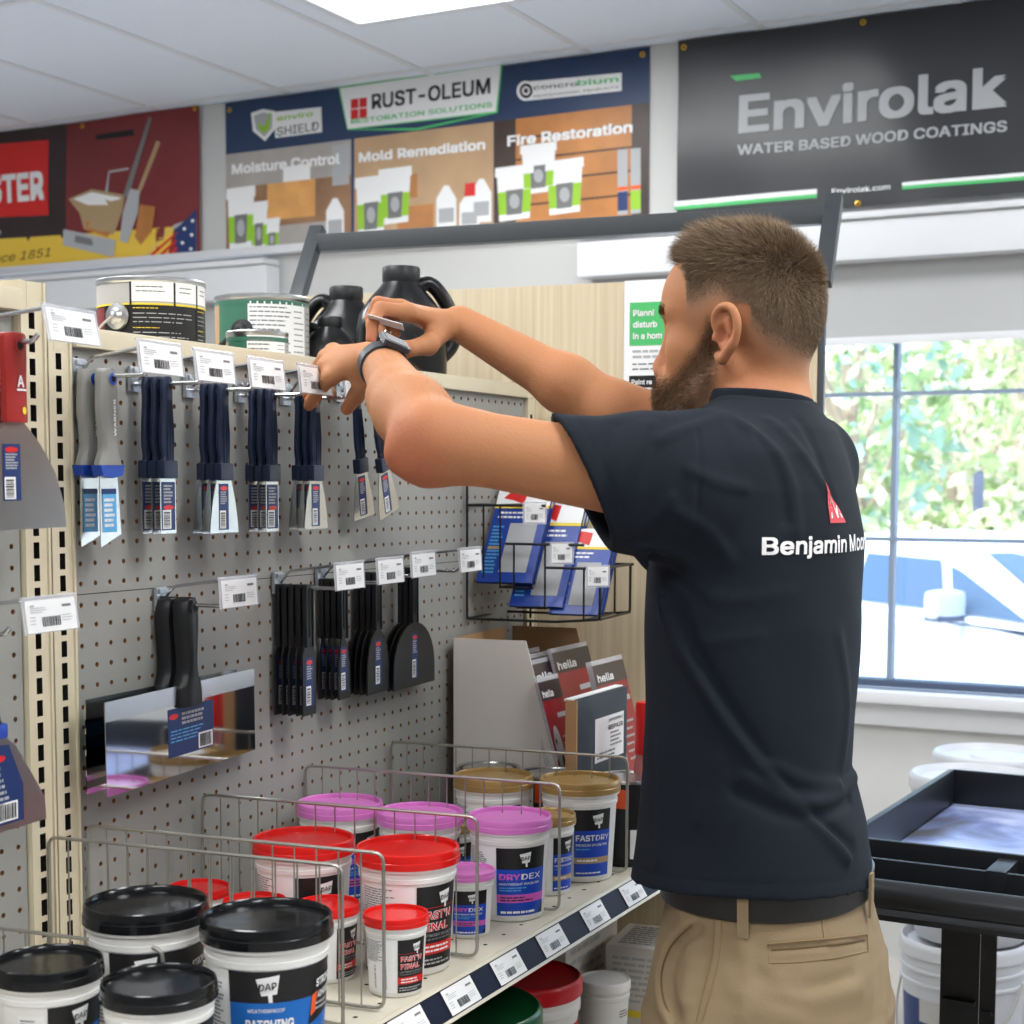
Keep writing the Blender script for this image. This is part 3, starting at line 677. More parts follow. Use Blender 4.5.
def upright(y0, y1, ztop):
    q = MB(); w = y1 - y0; e = (w - .014) / 2
    perforated(q, y0 + e, y1 - e, .06, ztop - .03, PEG + .004, .014, .0254, 0, 'beige', 'dark_hole', thick=.01, slot=(.0046, .0092))
    for a, b_ in ((y0, y0 + e), (y1 - e, y1)):
        q.box((PEG - .012, (a + b_) / 2, ztop / 2), (.032, b_ - a, ztop), 'beige')
        q.box((PEG + .0055, (a + b_) / 2 + (.5 if a > y0 else -.5) * e * .7, ztop / 2), (.003, e * .25, ztop), 'beige')
    q.box((PEG - .006, (y0 + y1) / 2, ztop - .015), (.021, .015, .03), 'beige'); q.box((PEG - .022, (y0 + y1) / 2, ztop / 2), (.012, .016, ztop), 'dark_hole'); q.build('upright', g)
upright(1.351, 1.391, 1.722); upright(1.393, 1.432, 1.68); upright(2.628, 2.668, 1.66)
q = MB(); q.box((PEG - .008, 2.03, 1.667), (.04, 1.192, .023), 'beige', b=.002); q.build('top_rail', g)
q = MB(); q.box((PEG - .008, 1.095, 1.70), (.04, .51, .024), 'beige', b=.002); q.box((PEG - .01, 1.095, 1.67), (.01, .51, .04), 'peg_grey'); q.build('top_rail', g)
# top deck behind the rail and the far side
q = MB(); q.box((-1.56, 1.78, 1.612), (.5, 1.72, .014), 'beige', b=.003); q.build('top_deck', g)
q = MB(); q.box((-1.80, 1.78, .80), (.02, 1.72, 1.6), 'peg_grey'); q.build('rear_panel', g)
q = MB(); q.box((-1.5, 1.78, .29), (.44, 1.72, .58), 'dark_hole'); q.build('inner_core', g)
# main shelf with perforated top and folded lip, price channel
def hshelf(y0, y1, z, x0, x1, nm='shelf'):
    q = MB(); t2 = MB(); perforated(t2, y0, y1, 0, x1 - x0, 0, .0508, .0508, .003, 'beige_shelf', 'dark_hole', thick=.004)
    q.add([(x0 + vz, vy, z + vx) for vx, vy, vz in t2.v], [f for f in t2.f], 'beige_shelf')
    for i, k in enumerate(t2.m): q.m[i] = q.mi(t2.names[k])
    q.box(((x0 + x1) / 2, (y0 + y1) / 2, z - .012), (x1 - x0 - .004, y1 - y0, .006), 'dark_hole')
    q.box((x1 + .001, (y0 + y1) / 2, z - .018), (.004, y1 - y0, .037), 'beige_shelf', b=.0015)
    q.box(((x0 + x1) / 2, y0 + .001, z - .018), (x1 - x0, .003, .036), 'beige_shelf'); q.box(((x0 + x1) / 2, y1 - .001, z - .018), (x1 - x0, .003, .036), 'beige_shelf')
    # bracket
    q.prism([(x0, z - .036), (x1 - .02, z - .036), (x1 - .06, z - .055), (x0, z - .10)], y0 + .004, y0 + .007, 'beige', fn=lambda u, v, w: (u, w, v)); q.prism([(x0, z - .036), (x1 - .02, z - .036), (x1 - .06, z - .055), (x0, z - .10)], y1 - .007, y1 - .004, 'beige', fn=lambda u, v, w: (u, w, v))
    return q.build(nm, g)
hshelf(1.425, 2.66, SH, PEG + .004, SX)
hshelf(.84, 1.41, SH - .025, PEG + .004, SX - .012)
# tilted price channel along the lip, navy insert, price labels are separate cards
ch0 = np.array([SX + .004, 1.425, SH - .004]); dn = np.array([.022, 0, -.034]); dn = dn / np.linalg.norm(dn); nn = np.cross(np.array([0, 1.0, 0]), dn); nn = nn if nn[0] > 0 else -nn
chf = flat(ch0, (0, 1, 0), dn, nn)
q = MB(); q.prism([(0, -.002), (1.235, -.002), (1.235, .002), (0, .002)], 0, .004, 'beige_shelf', fn=chf); q.prism([(0, .036), (1.235, .036), (1.235, .040), (0, .040)], 0, .004, 'beige_shelf', fn=chf)
q.prism([(0, .002), (1.235, .002), (1.235, .036), (0, .036)], -.001, .0006, 'channel_navy', fn=chf); pc = q.build('price_channel', g)
def card_print(q, fn, w, h, hh=.0012, seed=3):
    "tiny print of a price card: grey lines, barcode, price smudge"
    q.rect(fn, -w * .42, h * .27, -w * .34, h * .33, 'ink_light', hh); q.lines(fn, -w * .42, h * .06, -w * .1, h * .26, 3, 'ink_light', hh, .35)
    q.bars(fn, -w * .2, -h * .36, w * .16, -h * .06, 'ink_black', hh, seed); q.lines(fn, -w * .44, -h * .3, -w * .3, 0, 3, 'ink_light', hh, .3); q.lines(fn, w * .2, -h * .26, w * .42, -h * .02, 3, 'ink_light', hh, .3)
    q.rect(fn, w * .22, h * .2, w * .4, h * .28, 'ink_grey', hh)
u0s = [.045, .165, .29, .42, .56, .70, .84, .98, 1.11]
for i, u in enumerate(u0s):
    q = MB(); fn = flat(chf(u + .03, .019, .0016), (0, 1, 0), -dn, nn); q.prism([(-.036, -.0155), (.036, -.0155), (.036, .0155), (-.036, .0155)], 0, .0006, 'paper', fn=fn); card_print(q, fn, .072, .031, .0012, i)
    where = ['nearest the shelf corner by the black-lidded tubs', 'second from the near shelf corner', 'under the small red-lidded tubs', 'under the large red-lidded tub', 'under the front pink-lidded tubs', 'past the front pink tub', 'under the front gold-lidded tub', 'by the far gold-lidded tub', 'farthest one, beside the shirt hem'][i]
    tag(q.build('price_card'), 'white barcode card in the shelf edge, ' + where, 'price card', 'price cards in the shelf edge')
# base deck and kick plate
q = MB(); q.box(((PEG - .86) / 2 + .0, 1.75, .565), (.40, 1.83, .03), 'beige_shelf', b=.004); q.box((-.90, 1.75, .275), (.02, 1.83, .55), 'beige'); q.build('base_deck', g)

# wooden end panel and sign frame
WP = Plane((PEG, 2.70), XR)
uA = WP.px(816, 420)[0]; zt_ = WP.px(440, 290)[1]
ang = XR
q = MB(); uB_ = -.52
c = WP.pt((uA + uB_) / 2, zt_ / 2, -.012); q.box(c, (uA - uB_, .022, zt_), 'wood', rz=XR, b=.002)
tag(q.build('end_panel'), 'pale wood-grain end panel standing behind the shelf', 'panel')
t = thing('metal_stand', 'dark grey metal frame rising above the wooden end panel', 'frame', (0, 0, 0))
uR_, uL_ = uA + .006, uB_ - .0
P1 = Plane((PEG, 2.70), XR)
zb = zt_ - .01
for uu in (uR_, uL_):
    a = np.array(WP.pt(uu, 0, -.012)); b_ = np.array(WP.pt(uu, zb, -.012)); c = np.array(WP.pt(uu, zb + .148, -.105))
    q = MB(); q.box((a[0], a[1], zb / 2), (.011, .016, zb), 'frame_grey', rz=XR, b=.002); q.build('post', t)
    q = MB(); dirv = Vector(c - b_); L = dirv.length; T = Matrix.Translation(Vector((b_ + c) / 2)) @ Matrix.Rotation(XR, 4, 'Z') @ Matrix.Rotation(-math.atan2(.093, .155), 4, 'X')
    q.box((0, 0, 0), (.030, .022, L + .02), 'frame_grey', b=.003, T=T); q.build('arm', t)
c1 = np.array(WP.pt(uR_, zb + .124, -.092)); c2 = np.array(WP.pt(uL_, zb + .124, -.092)); cm = (c1 + c2) / 2
q = MB(); q.box(tuple(cm), (np.linalg.norm(c1 - c2) - .02, .03, .035), 'frame_grey', rz=XR, b=.003); q.build('top_bar', t)
# poster
q = MB(); d = PX(WP, WP.pt, q)
u0, v1 = WP.px(625, 281); _, v0 = WP.px(625, 470); u1 = u0 + .22
q.box(WP.pt((u0 + u1) / 2, (v0 + v1) / 2, .002), (u1 - u0, .002, v1 - v0), 'paper', rz=XR)
gx = WP.px(630, 340)[0]; gy1, gy0 = WP.px(630, 303)[1], WP.px(630, 346)[1]; fn = WP.pt
q.rect(fn, gx, gy0, u1 - .012, gy1, 'ink_green', .0036)
cap = WP.px(634, 318)[1]; _c = .0135
for i, s_ in enumerate(('Planni', 'disturb', 'in a hom')): q.text(fn, s_, gx + .007, gy1 - .024 - i * .0205, .0145, 'ink_white', .0046, bold=.035)
by1, by0 = WP.px(630, 376)[1], WP.px(630, 388)[1]
q.lines(fn, gx + .006, WP.px(630, 360)[1], gx + .11, WP.px(630, 349)[1], 2, 'ink_light', .0036); q.lines(fn, gx + .006, WP.px(630, 372)[1], gx + .12, WP.px(630, 362)[1], 2, 'ink_grey', .0036, .3)
q.rect(fn, gx, by0, u1 - .012, by1, 'ink_black', .0036); q.text(fn, 'Paint re', gx + .005, by0 + .006, .0115, 'ink_white', .0046, bold=.03)
q.rect(fn, gx, by0 - .006, u1 - .012, by0 - .004, 'ink_green', .0036); q.text(fn, 'DO', gx + .022, by0 - .026, .009, 'ink_grey', .004, bold=.02); q.rect(fn, gx + .035, by0 - .046, gx + .07, by0 - .034, 'ink_green', .0036)
tag(q.build('poster'), 'white and green information poster on the wooden panel beside his face', 'poster')

# wire dividers
def divider(y_back, label, x1=SX - .004, z0=SH + .002, zt=1.097, grp=None):
    q = MB(); L = (x1 - (PEG + .006)) / math.cos(XR); o = np.array([PEG + .006, y_back, 0]); P = lambda u, z: tuple(o + UX * u + np.array([0, 0, z]))
    q.tube(roundpath([P(0, z0 + .002), P(0, zt), P(L, zt), P(L, z0 + .002), P(0, z0 + .002)], .012), .0021, 'wire_grey', 8)
    k = int(L / .026)
    for i in range(1, k): u = L * i / k; q.tube([P(u, z0), P(u, zt)], .0011, 'wire_grey', 6)
    q.tube([P(0, z0 + .06), P(.001, z0 + .06)], .001, 'wire_grey', 4)
    return tag(q.build('wire_divider'), label, 'shelf divider', 'wire dividers on the shelf')
divider(1.242, 'bare wire divider nearest the camera, in front of the small black-lidded tub', x1=-1.022, z0=SH - .023, zt=1.030)
divider(1.378, 'wire divider passing behind the black-lidded tubs', z0=SH - .023, x1=SX - .016)
divider(1.442, 'wire divider in front of the red-lidded tubs', zt=1.098)
divider(1.662, 'wire divider between the red-lidded and pink-lidded tubs')
divider(1.902, 'wire divider between the pink-lidded and gold-lidded tubs')
divider(2.142, 'farthest wire divider, in front of the steel-topped cans')

# ------------------------------------------------------------------ tubs
def rot_fn(r0, r1, h, ang):
    "wraps label coordinates (angle u, height v) on a slightly conical wall"
    return lambda u, v, hh: ((r0 + (r1 - r0) * v / h + hh) * math.cos(ang + u), (r0 + (r1 - r0) * v / h + hh) * math.sin(ang + u), v)
def logo(q, fn, u, v, s_, h=.001):
    "the white tilted shield with a drip"
    k = 1 / fn_r(fn); q.quadn(fn, (u - .3 * s_ * k, v - .45 * s_), (u + .42 * s_ * k, v - .38 * s_), (u + .55 * s_ * k, v + .6 * s_), (u - .55 * s_ * k, v + .42 * s_), 'ink_white', h)
    q.poly(fn, [(u + .0 * s_ * k, v - .4 * s_), (u + .2 * s_ * k, v - .4 * s_), (u + .22 * s_ * k, v - .8 * s_), (u + .04 * s_ * k, v - .8 * s_)], 'ink_white', h)
    q.text(fn, 'DAP', u - .42 * s_ * k, v - .18 * s_, .5 * s_, 'ink_black', h + .0010, width=.82 * s_ * k, bold=.015, rise=.1 * s_ / (.82 * s_ * k) * .8)
def fn_r(fn):
    a = np.array(fn(0, .05, 0)); return math.hypot(a[0], a[1])
def tub(kind, x, y, dia, h, lid, label, group, face=-.55, z=SH, cat='tub'):
    "face: direction (angle in the floor plane) the label looks towards"
    R1 = dia / 2 * .93; R0 = R1 * .86; t = thing('plastic_tub', label, cat, (x, y, z), 0, group)
    q = MB(); rim = dia / 2
    q.lathe([(R0 * .9, 0), (R0 * .97, .0015), (R0, .004), (R0 + (R1 - R0) * .76, h * .76), (R1 * .995, h * .765), (R1 * 1.0, h * .80), (R1 * .985, h * .805), (R1 * .99, h * .855), (rim * .975, h * .86), (rim * .985, h * .9), (R1 * .96, h * .905)], 'tub_white', 48)
    fn = rot_fn(R0, R1, h, face); ln = h * .72
    W_ = .95 if kind not in ('patch', ) else 1.15
    def wrap(u0, u1, v0, v1, m, hh=.0004): q.rect(fn, u0, v0, u1, v1, m, hh, n=14)
    if kind == 'patch':
        wrap(-W_, W_, h * .06, h * .755, 'ink_blue'); wrap(-W_, W_, h * .57, h * .755, 'ink_black', .0006)
        logo(q, fn, -.48, h * .665, h * .115); q.quadn(fn, (.26, h * .40), (1.1, h * .48), (1.1, h * .70), (.40, h * .66), 'ink_black', .0009, 10); q.quadn(fn, (.30, h * .45), (.42, h * .47), (.46, h * .59), (.33, h * .57), 'ink_orange', .0012, 3)
        q.text(fn, 'STRONG', .42, h * .615, h * .062, 'ink_white', .0016, width=.5, bold=.04, rise=.006); q.text(fn, 'ADHESION', .46, h * .545, h * .052, 'ink_white', .0016, width=.48, bold=.03, rise=.006); q.lines(fn, .42, h * .47, .9, h * .53, 2, 'ink_light', .0014)
        q.text(fn, 'WEATHERPROOF', -.82, h * .515, h * .03, 'ink_white', .0012, width=.62, bold=.01); q.text(fn, 'PATCHING', -.86, h * .415, h * .078, 'ink_white', .0012, width=.82, bold=.045); q.text(fn, 'COMPOUND', -.86, h * .315, h * .078, 'ink_white', .0012, width=.82, bold=.045)
        q.text(fn, 'CONCRETE AND MASONRY', -.84, h * .27, h * .022, 'ink_cyan', .0012, width=.78, bold=.0); q.rect(fn, -.84, h * .12, -.02, h * .22, 'ink_grey', .001, n=8); q.lines(fn, .5, h * .16, .85, h * .36, 5, 'ink_light', .0012); q.poly(fn, [(.5, h * .07), (.95, h * .07), (.95, h * .2)], 'ink_orange', .0012)
        wrap(-1.75, -1.2, h * .08, h * .7, 'paper'); q.lines(fn, -1.7, h * .3, -1.25, h * .68, 16, 'ink_grey', .0008); q.bars(fn, -1.6, h * .1, -1.3, h * .26, 'ink_black', .0008, 5)
    else:
        top = {'fast': 'ink_black', 'dex': 'ink_black', 'dry': 'ink_black'}[kind]; L = .56 if kind != 'dex' else .72
        lo, hi = h * .07, h * .74
        wrap(-L, L, lo, hi, 'ink_black'); wrap(-1.9, -L - .03, lo, hi, 'paper', .0003)
        q.lines(fn, -1.85, h * .45, -1.0, hi * .98, 14, 'ink_grey', .0007); q.bars(fn, -1.45, h * .12, -.95, h * .42, 'ink_grey', .0007, 9, horiz=True)
        logo(q, fn, .12 if kind != 'dex' else .05, h * .635, h * .105)
        if kind == 'fast':
            q.text(fn, "FAST'N", -L * .85, h * .47, h * .085, 'ink_white', .001, width=L * 1.5, bold=.075); q.text(fn, "FAST'N", -L * .85, h * .47, h * .085, 'ink_red', .0016, width=L * 1.5, bold=.02)
            q.text(fn, 'FINAL', -L * .85, h * .375, h * .085, 'ink_white', .001, width=L * 1.35, bold=.075); q.text(fn, 'FINAL', -L * .85, h * .375, h * .085, 'ink_red', .0016, width=L * 1.35, bold=.02)
            q.text(fn, 'LIGHTWEIGHT SPACKLING', -L * .88, h * .325, h * .03, 'ink_light', .001, width=L * 1.75, bold=.0); q.lines(fn, -L * .88, h * .29, L * .8, h * .315, 1, 'ink_grey', .001)
            wrap(-L, L, h * .18, h * .27, 'ink_red', .0008); q.lines(fn, -L * .8, h * .19, L * .7, h * .26, 2, 'ink_white', .0012); q.lines(fn, -L * .9, h * .09, L * .8, h * .15, 2, 'ink_light', .001); q.rect(fn, -L, h * .56, L, h * .564, 'ink_red', .0008, n=8)
        elif kind == 'dex':
            wrap(-L, L, lo, h * .53, 'ink_royal', .0007)
            q.text(fn, 'DRY', -L * .9, h * .43, h * .08, 'ink_pink', .0014, width=L * .78, bold=.035); q.text(fn, 'DEX', -L * .08, h * .43, h * .08, 'ink_white', .0014, width=L * .82, bold=.01)
            q.text(fn, 'HEAVYWEIGHT SPACKLING', -L * .9, h * .375, h * .032, 'ink_white', .0012, width=L * 1.6, bold=.01); q.lines(fn, -L * .9, h * .31, L * .3, h * .36, 2, 'ink_cyan', .0012)
            wrap(-L, L, h * .2, h * .28, 'ink_pink', .001); q.lines(fn, -L * .85, h * .21, L * .5, h * .265, 2, 'ink_black', .0014); q.lines(fn, -L * .85, h * .08, L * .6, h * .13, 1, 'ink_white', .0014)
            q.poly(fn, [(L * .72, lo), (L, lo), (L, h * .2)], 'ink_black', .0012)
        else:
            wrap(-L, L, lo, h * .53, 'ink_royal', .0007)
            q.text(fn, 'FAST', -L * .9, h * .43, h * .08, 'ink_white', .0014, width=L * .95, bold=.035); q.text(fn, 'DRY', L * .1, h * .43, h * .08, 'ink_white', .0014, width=L * .8, bold=.0)
            q.text(fn, 'PREMIUM SPACKLING', -L * .9, h * .375, h * .034, 'ink_white', .0012, width=L * 1.7, bold=.01); q.lines(fn, -L * .9, h * .33, L * .0, h * .36, 1, 'ink_cyan', .0012)
            wrap(-L, L, h * .2, h * .26, 'ink_tan', .001); q.lines(fn, -L * .85, h * .21, L * .5, h * .25, 1, 'ink_white', .0014); q.lines(fn, -L * .9, h * .09, L * .5, h * .12, 1, 'ink_white', .0014)
    q.build('tub_body', t)
    q = MB(); a = rim
    q.lathe([(a * .97, h * .875), (a * 1.0, h * .88), (a * 1.0, h * .93), (a * .985, h * .935), (a * .985, h * .975), (a * .97, h * .995), (a * .945, h), (a * .92, h * .99), (a * .905, h * .955), (a * .86, h * .95), (a * .84, h * .962), (a * .3, h * .965), (a * .05, h * .966)], lid, 56)
    q.build('tub_lid', t); return t
fa = -.74
G = 'plastic tubs on the shelf'
tub('patch', -.927, 1.312, .135, .172, 'lid_black', 'large black-lidded tub in front, wide blue patching compound label', G, face=-.47, z=SH - .025 + .0, cat='tub')
tub('patch', -1.076, 1.306, .131, .170, 'lid_black', 'large black-lidded tub beside the pegboard, behind the biggest label', G, face=-.42, z=SH - .025)
tub('patch', -1.088, 1.172, .108, .141, 'lid_black', 'black-lidded tub at the left edge, behind the wire', G, face=.3, z=SH - .025)
tub('patch', -.950, 1.170, .110, .141, 'lid_black', 'smaller black-lidded tub in front of the blue-labelled tub', G, face=-.05, z=SH - .025)
tub('fast', -.953, 1.640, .127, .148, 'lid_red', 'large red-lidded tub at the shelf edge with a full black and red label', G, face=-.30)
tub('fast', -1.090, 1.622, .127, .148, 'lid_red', 'large red-lidded tub set back behind the wire divider', G, face=-.62)
tub('fast', -.917, 1.551, .077, .092, 'lid_red', 'small red-lidded tub nearest the shelf edge', G, face=-.42)
tub('fast', -1.014, 1.558, .077, .09, 'lid_red', 'small red-lidded tub second from the shelf edge', G, face=-.12)
tub('fast', -1.099, 1.531, .077, .09, 'lid_red', 'small red-lidded tub third from the shelf edge, over the black lid', G, face=fa)
tub('fast', -1.197, 1.552, .077, .09, 'lid_red', 'small red-lidded tub farthest back by the pegboard', G, face=fa)
tub('dex', -.948, 1.905, .116, .137, 'lid_pink', 'large pink-lidded tub at the shelf edge with a full blue label', G, face=-.74)
tub('dex', -1.069, 1.874, .120, .137, 'lid_pink', 'middle one of the three large pink-lidded tubs', G, face=.0)
tub('dex', -1.197, 1.872, .122, .138, 'lid_pink', 'large pink-lidded tub farthest back by the pegboard', G, face=-.17)
tub('dex', -.956, 1.797, .075, .085, 'lid_pink', 'small pink-lidded tub between the red and pink large tubs', G, face=-.95)
tub('dry', -.950, 2.142, .121, .148, 'lid_gold', 'large gold-lidded tub at the shelf edge with a blue label', G, face=-.75)
tub('dry', -1.076, 2.107, .121, .148, 'lid_gold', 'large gold-lidded tub set back towards the pegboard', G, face=-.8)
tub('dry', -.954, 2.038, .082, .114, 'lid_gold', 'small gold-lidded tub at the shelf edge beside the wire divider', G, face=-.34)
tub('dry', -1.085, 1.990, .082, .098, 'lid_gold', 'small gold-lidded tub hidden behind the pink lids', G, face=-.72)
# steel-topped cans
def steel_can(x, y, dia, h, label, z=SH):
    t = thing('metal_can', label, 'can', (x, y, z), 0, 'steel-topped cans at the end of the shelf'); r = dia / 2; q = MB()
    q.lathe([(r * .97, 0), (r, .002), (r, .006), (r * .97, .008), (r * .97, h - .008), (r, h - .006), (r, h - .001), (r * .97, h)], 'ink_black', 40)
    fn = lambda u, v, hh: ((r * .97 + hh) * math.cos(u - .9), (r * .97 + hh) * math.sin(u - .9), v)
    q.rect(fn, -.75, h * .70, -.25, h * .93, 'ink_orange', .0006, n=6); q.text(fn, 'MH', .15, h * .66, h * .2, 'ink_orange', .001, width=.7, bold=.05); q.text(fn, 'RO', .15, h * .42, h * .2, 'ink_orange', .001, width=.6, bold=.05); q.text(fn, 'P', .15, h * .18, h * .2, 'ink_orange', .001, bold=.05, width=.3)
    q.rect(fn, -1.6, h * .1, -.8, h * .9, 'paper', .0005, n=8); q.lines(fn, -1.55, h * .12, -.85, h * .88, 16, 'ink_grey', .0008); q.rect(fn, -.2, h * .1, .0, h * .45, 'paper', .0006, n=3); q.build('can_body', t)
    q = MB(); q.lathe([(r * .985, h - .004), (r * 1.0, h), (r * .98, h + .003), (r * .92, h + .002), (r * .88, h - .004), (r * .8, h - .003), (r * .76, h + .001), (r * .1, h + .0015)], 'chrome', 40); q.names = ['can_steel' if n_ == 'chrome' else n_ for n_ in q.names]; q.build('can_lid', t)
steel_can(-1.165, 2.262, .105, .125, 'steel-topped can farthest back beside the white display box')
steel_can(-1.053, 2.262, .105, .125, 'steel-topped can in the middle of the three')
steel_can(-.925, 2.268, .105, .128, 'steel-topped can nearest the man, with orange lettering')

# white display box of carded tools
WB = Plane((-1.262, 2.325), XR)
t = thing('display_box', 'white cardboard display box with a slanted open front', 'box', (0, 0, 0)); q = MB()
zb0, zb1 = SH + .002, 1.245; W0, W1 = 0.0, .128; dep = .26
side = [(0, zb0), (.235, zb0), (.18, 1.05), (W1, zb1), (0, zb1)]
fnA = lambda h0: (lambda u, v, w: WB.pt(u, v, -w + h0))
q.prism(side, 0, .003, 'card_white', fn=lambda u, v, w: WB.pt(u, v, -w)); q.prism(side, dep - .003, dep, 'cardboard', fn=lambda u, v, w: WB.pt(u, v, -w))
q.prism([(0, zb0), (.003, zb0), (.003, zb1), (0, zb1)], .003, dep - .003, 'cardboard', fn=lambda u, v, w: WB.pt(u, v, -w))
q.prism([(.003, zb0), (.235, zb0), (.235, zb0 + .003), (.003, zb0 + .003)], .003, dep - .003, 'card_white', fn=lambda u, v, w: WB.pt(u, v, -w))
q.prism([(.232, zb0), (.235, zb0), (.235, zb0 + .11), (.232, zb0 + .11)], .003, dep - .003, 'card_white', fn=lambda u, v, w: WB.pt(u, v, -w)); q.build('box_shell', t)
def carded(o, wdt, hgt, lean, label, thick=.006, grp='carded tools in the white display box', base='pack_red'):
    "carded tool pack: card facing +x (into the aisle), leaning back"
    up = np.array([-math.sin(lean), 0, math.cos(lean)]); nx = np.array([math.cos(lean), 0, math.sin(lean)])
    fn = flat(np.array(o), np.array([0, 1.0, 0]), up, nx); q = MB(); q.prism([(0, 0), (wdt, 0), (wdt, hgt), (0, hgt)], -thick, 0, base, fn=fn, side='clear_plastic')
    q.prism([(0, hgt), (wdt, hgt), (wdt, hgt + .008), (0, hgt + .008)], -thick, 0, 'clear_plastic', fn=fn)
    q.rect(fn, 0, hgt * .88, wdt, hgt, 'pack_dark', .0006)
    q.text(fn, 'hella', wdt * .06, hgt * .90, hgt * .06, 'ink_white', .0012, width=wdt * .5, bold=.03)
    q.ell(fn, wdt * .24, hgt * .52, wdt * .18, hgt * .20, 'tub_grey', .001); q.ell(fn, wdt * .28, hgt * .48, wdt * .06, hgt * .06, 'dark_hole', .0014); q.ell(fn, wdt * .15, hgt * .62, wdt * .03, hgt * .02, 'dark_hole', .0014)
    q.lines(fn, wdt * .5, hgt * .40, wdt * .92, hgt * .66, 6, 'ink_light', .001, .3); q.rect(fn, wdt * .5, hgt * .76, wdt * .94, hgt * .79, 'ink_light', .001)
    return tag(q.build('tool_pack'), label, 'package', grp)
y1, y2, y3 = at(553, 740, X=-1.07)[1], at(560, 660, X=-1.115)[1], at(602, 700, X=-1.02)[1]
print('packs y', y1, y2, y3)
zq = zb0 + .006
carded((-1.032, y1 + .014, zq), .080, .262, .28, 'red and black carded tool in front of the display box, next to its slanted side')
carded((-1.048, y2, zq), .150, .300, .28, 'red carded tool with a round disc in the middle of the display box')
for i in range(5): carded((-1.062 - i * .024, y1 + .034, zq), .165, .285 + .004 * i, .27, 'grey-backed carded tool %s' % ['directly behind the front red cards', 'second row behind the front red cards', 'third row behind the front cards', 'fourth row in the display box', 'rearmost in the display box'][i], base='pack_dark')
o = carded((-.965, y3 - .0, zq), .13, .285, .26, 'red carded tool standing right of the display box, beside the man', thick=.01, grp=None)
q = MB(); S0 = np.array([*at(570, 790, X=-.97)[:2], SH + .002]); 
mat('bottle_pink', s2l(190, 110, 112), .25, alpha=.8)
pS = at(578, 700, X=-.985); y0s = pS[1]; hS = at(575, 703, X=-.985)[2] - SH
q.box((-.995, y0s + .10, SH + .002 + hS / 2), (.018, .20, hS), 'slate_box', b=.002); q.box((-.995, y0s - .0015, SH + .002 + hS / 2), (.0185, .004, hS), 'cardboard'); q.box((-1.001, y0s + .10, SH + .002 + hS), (.014, .20, .003), 'paper')
fn = flat((-.986, y0s + .075, SH + hS * .72), (0, 1.6, 0), (0, 0, 1), (1, 0, 0)); q.rect(fn, -.005, -.036, .068, .034, 'paper', .0008)
q.text(fn, 'INVISIBLE', .028, .024, .006, 'ink_black', .0013, width=.037, bold=.01); q.text(fn, 'REPAIR', .028, .011, .010, 'ink_black', .0013, width=.037, bold=.02); q.lines(fn, .033, -.018, .064, .008, 4, 'ink_grey', .0012); q.lines(fn, .0, -.033, .06, -.02, 2, 'ink_grey', .0012)
tag(q.build('slate_carton'), 'dark slate carton with a white repair label behind the steel cans', 'carton')
pb = at(639, 700, X=-.90); pb = at(642, 760, X=-.915); hb = at(642, 698, X=-.915)[2] - SH - .01; t = thing('capped_bottle', 'clear pink bottle with a bright red cap between the slate carton and the man', 'bottle', (-.915, pb[1] + .02, SH + .001))
q = MB(); q.lathe([(.019, 0), (.0205, .004), (.0205, hb * .55), (.017, hb * .66), (.015, hb * .7)], 'bottle_pink', 28); q.build('bottle_body', t)
q = MB(); q.lathe([(.0185, hb * .66), (.0195, hb * .67), (.0185, hb * .97), (.017, hb)], 'ink_red', 28); q.build('cap', t)

# ------------------------------------------------------------------ lower shelf goods
LZ = .581
def plain_pail(x, y, dia, h, lid, label, band=None, z=LZ):
    t = thing('plastic_pail', label, 'pail', (x, y, z)); r = dia / 2; q = MB()
    q.lathe([(r * .8, 0), (r * .82, .003), (r * .93, h * .74), (r * .97, h * .75), (r * .97, h * .8), (r * .93, h * .81), (r * .95, h * .88)], 'tub_white', 48)
    fn = rot_fn(r * .82, r * .93, h * .74, -.6)
    if band: q.rect(fn, -1.3, h * .1, 1.3, h * .66, band, .0006, n=24); q.rect(fn, -.7, h * .14, .7, h * .6, 'ink_black', .001, n=12); logo(q, fn, .2, h * .5, h * .09, .0015)
    else: q.lines(fn, .1, h * .5, .8, h * .62, 3, 'ink_grey', .0008)
    q.build('pail_body', t); q = MB(); q.lathe([(r * .98, h * .86), (r, h * .87), (r, h * .97), (r * .98, h * .99), (r * .95, h), (r * .92, h * .985), (r * .88, h * .975), (r * .05, h * .98)], lid, 56); q.build('pail_lid', t)
plain_pail(-.972, 1.80, .225, .24, 'lid_green', 'large pail with a dark green lid on the bottom deck')
plain_pail(-1.02, 2.105, .17, .19, 'lid_crimson', 'pail with a crimson lid on the bottom deck under the price channel', 'ink_red')
plain_pail(-1.00, 2.36, .085, .115, 'tub_white', 'small all-white pail on the bottom deck beside the boxes')
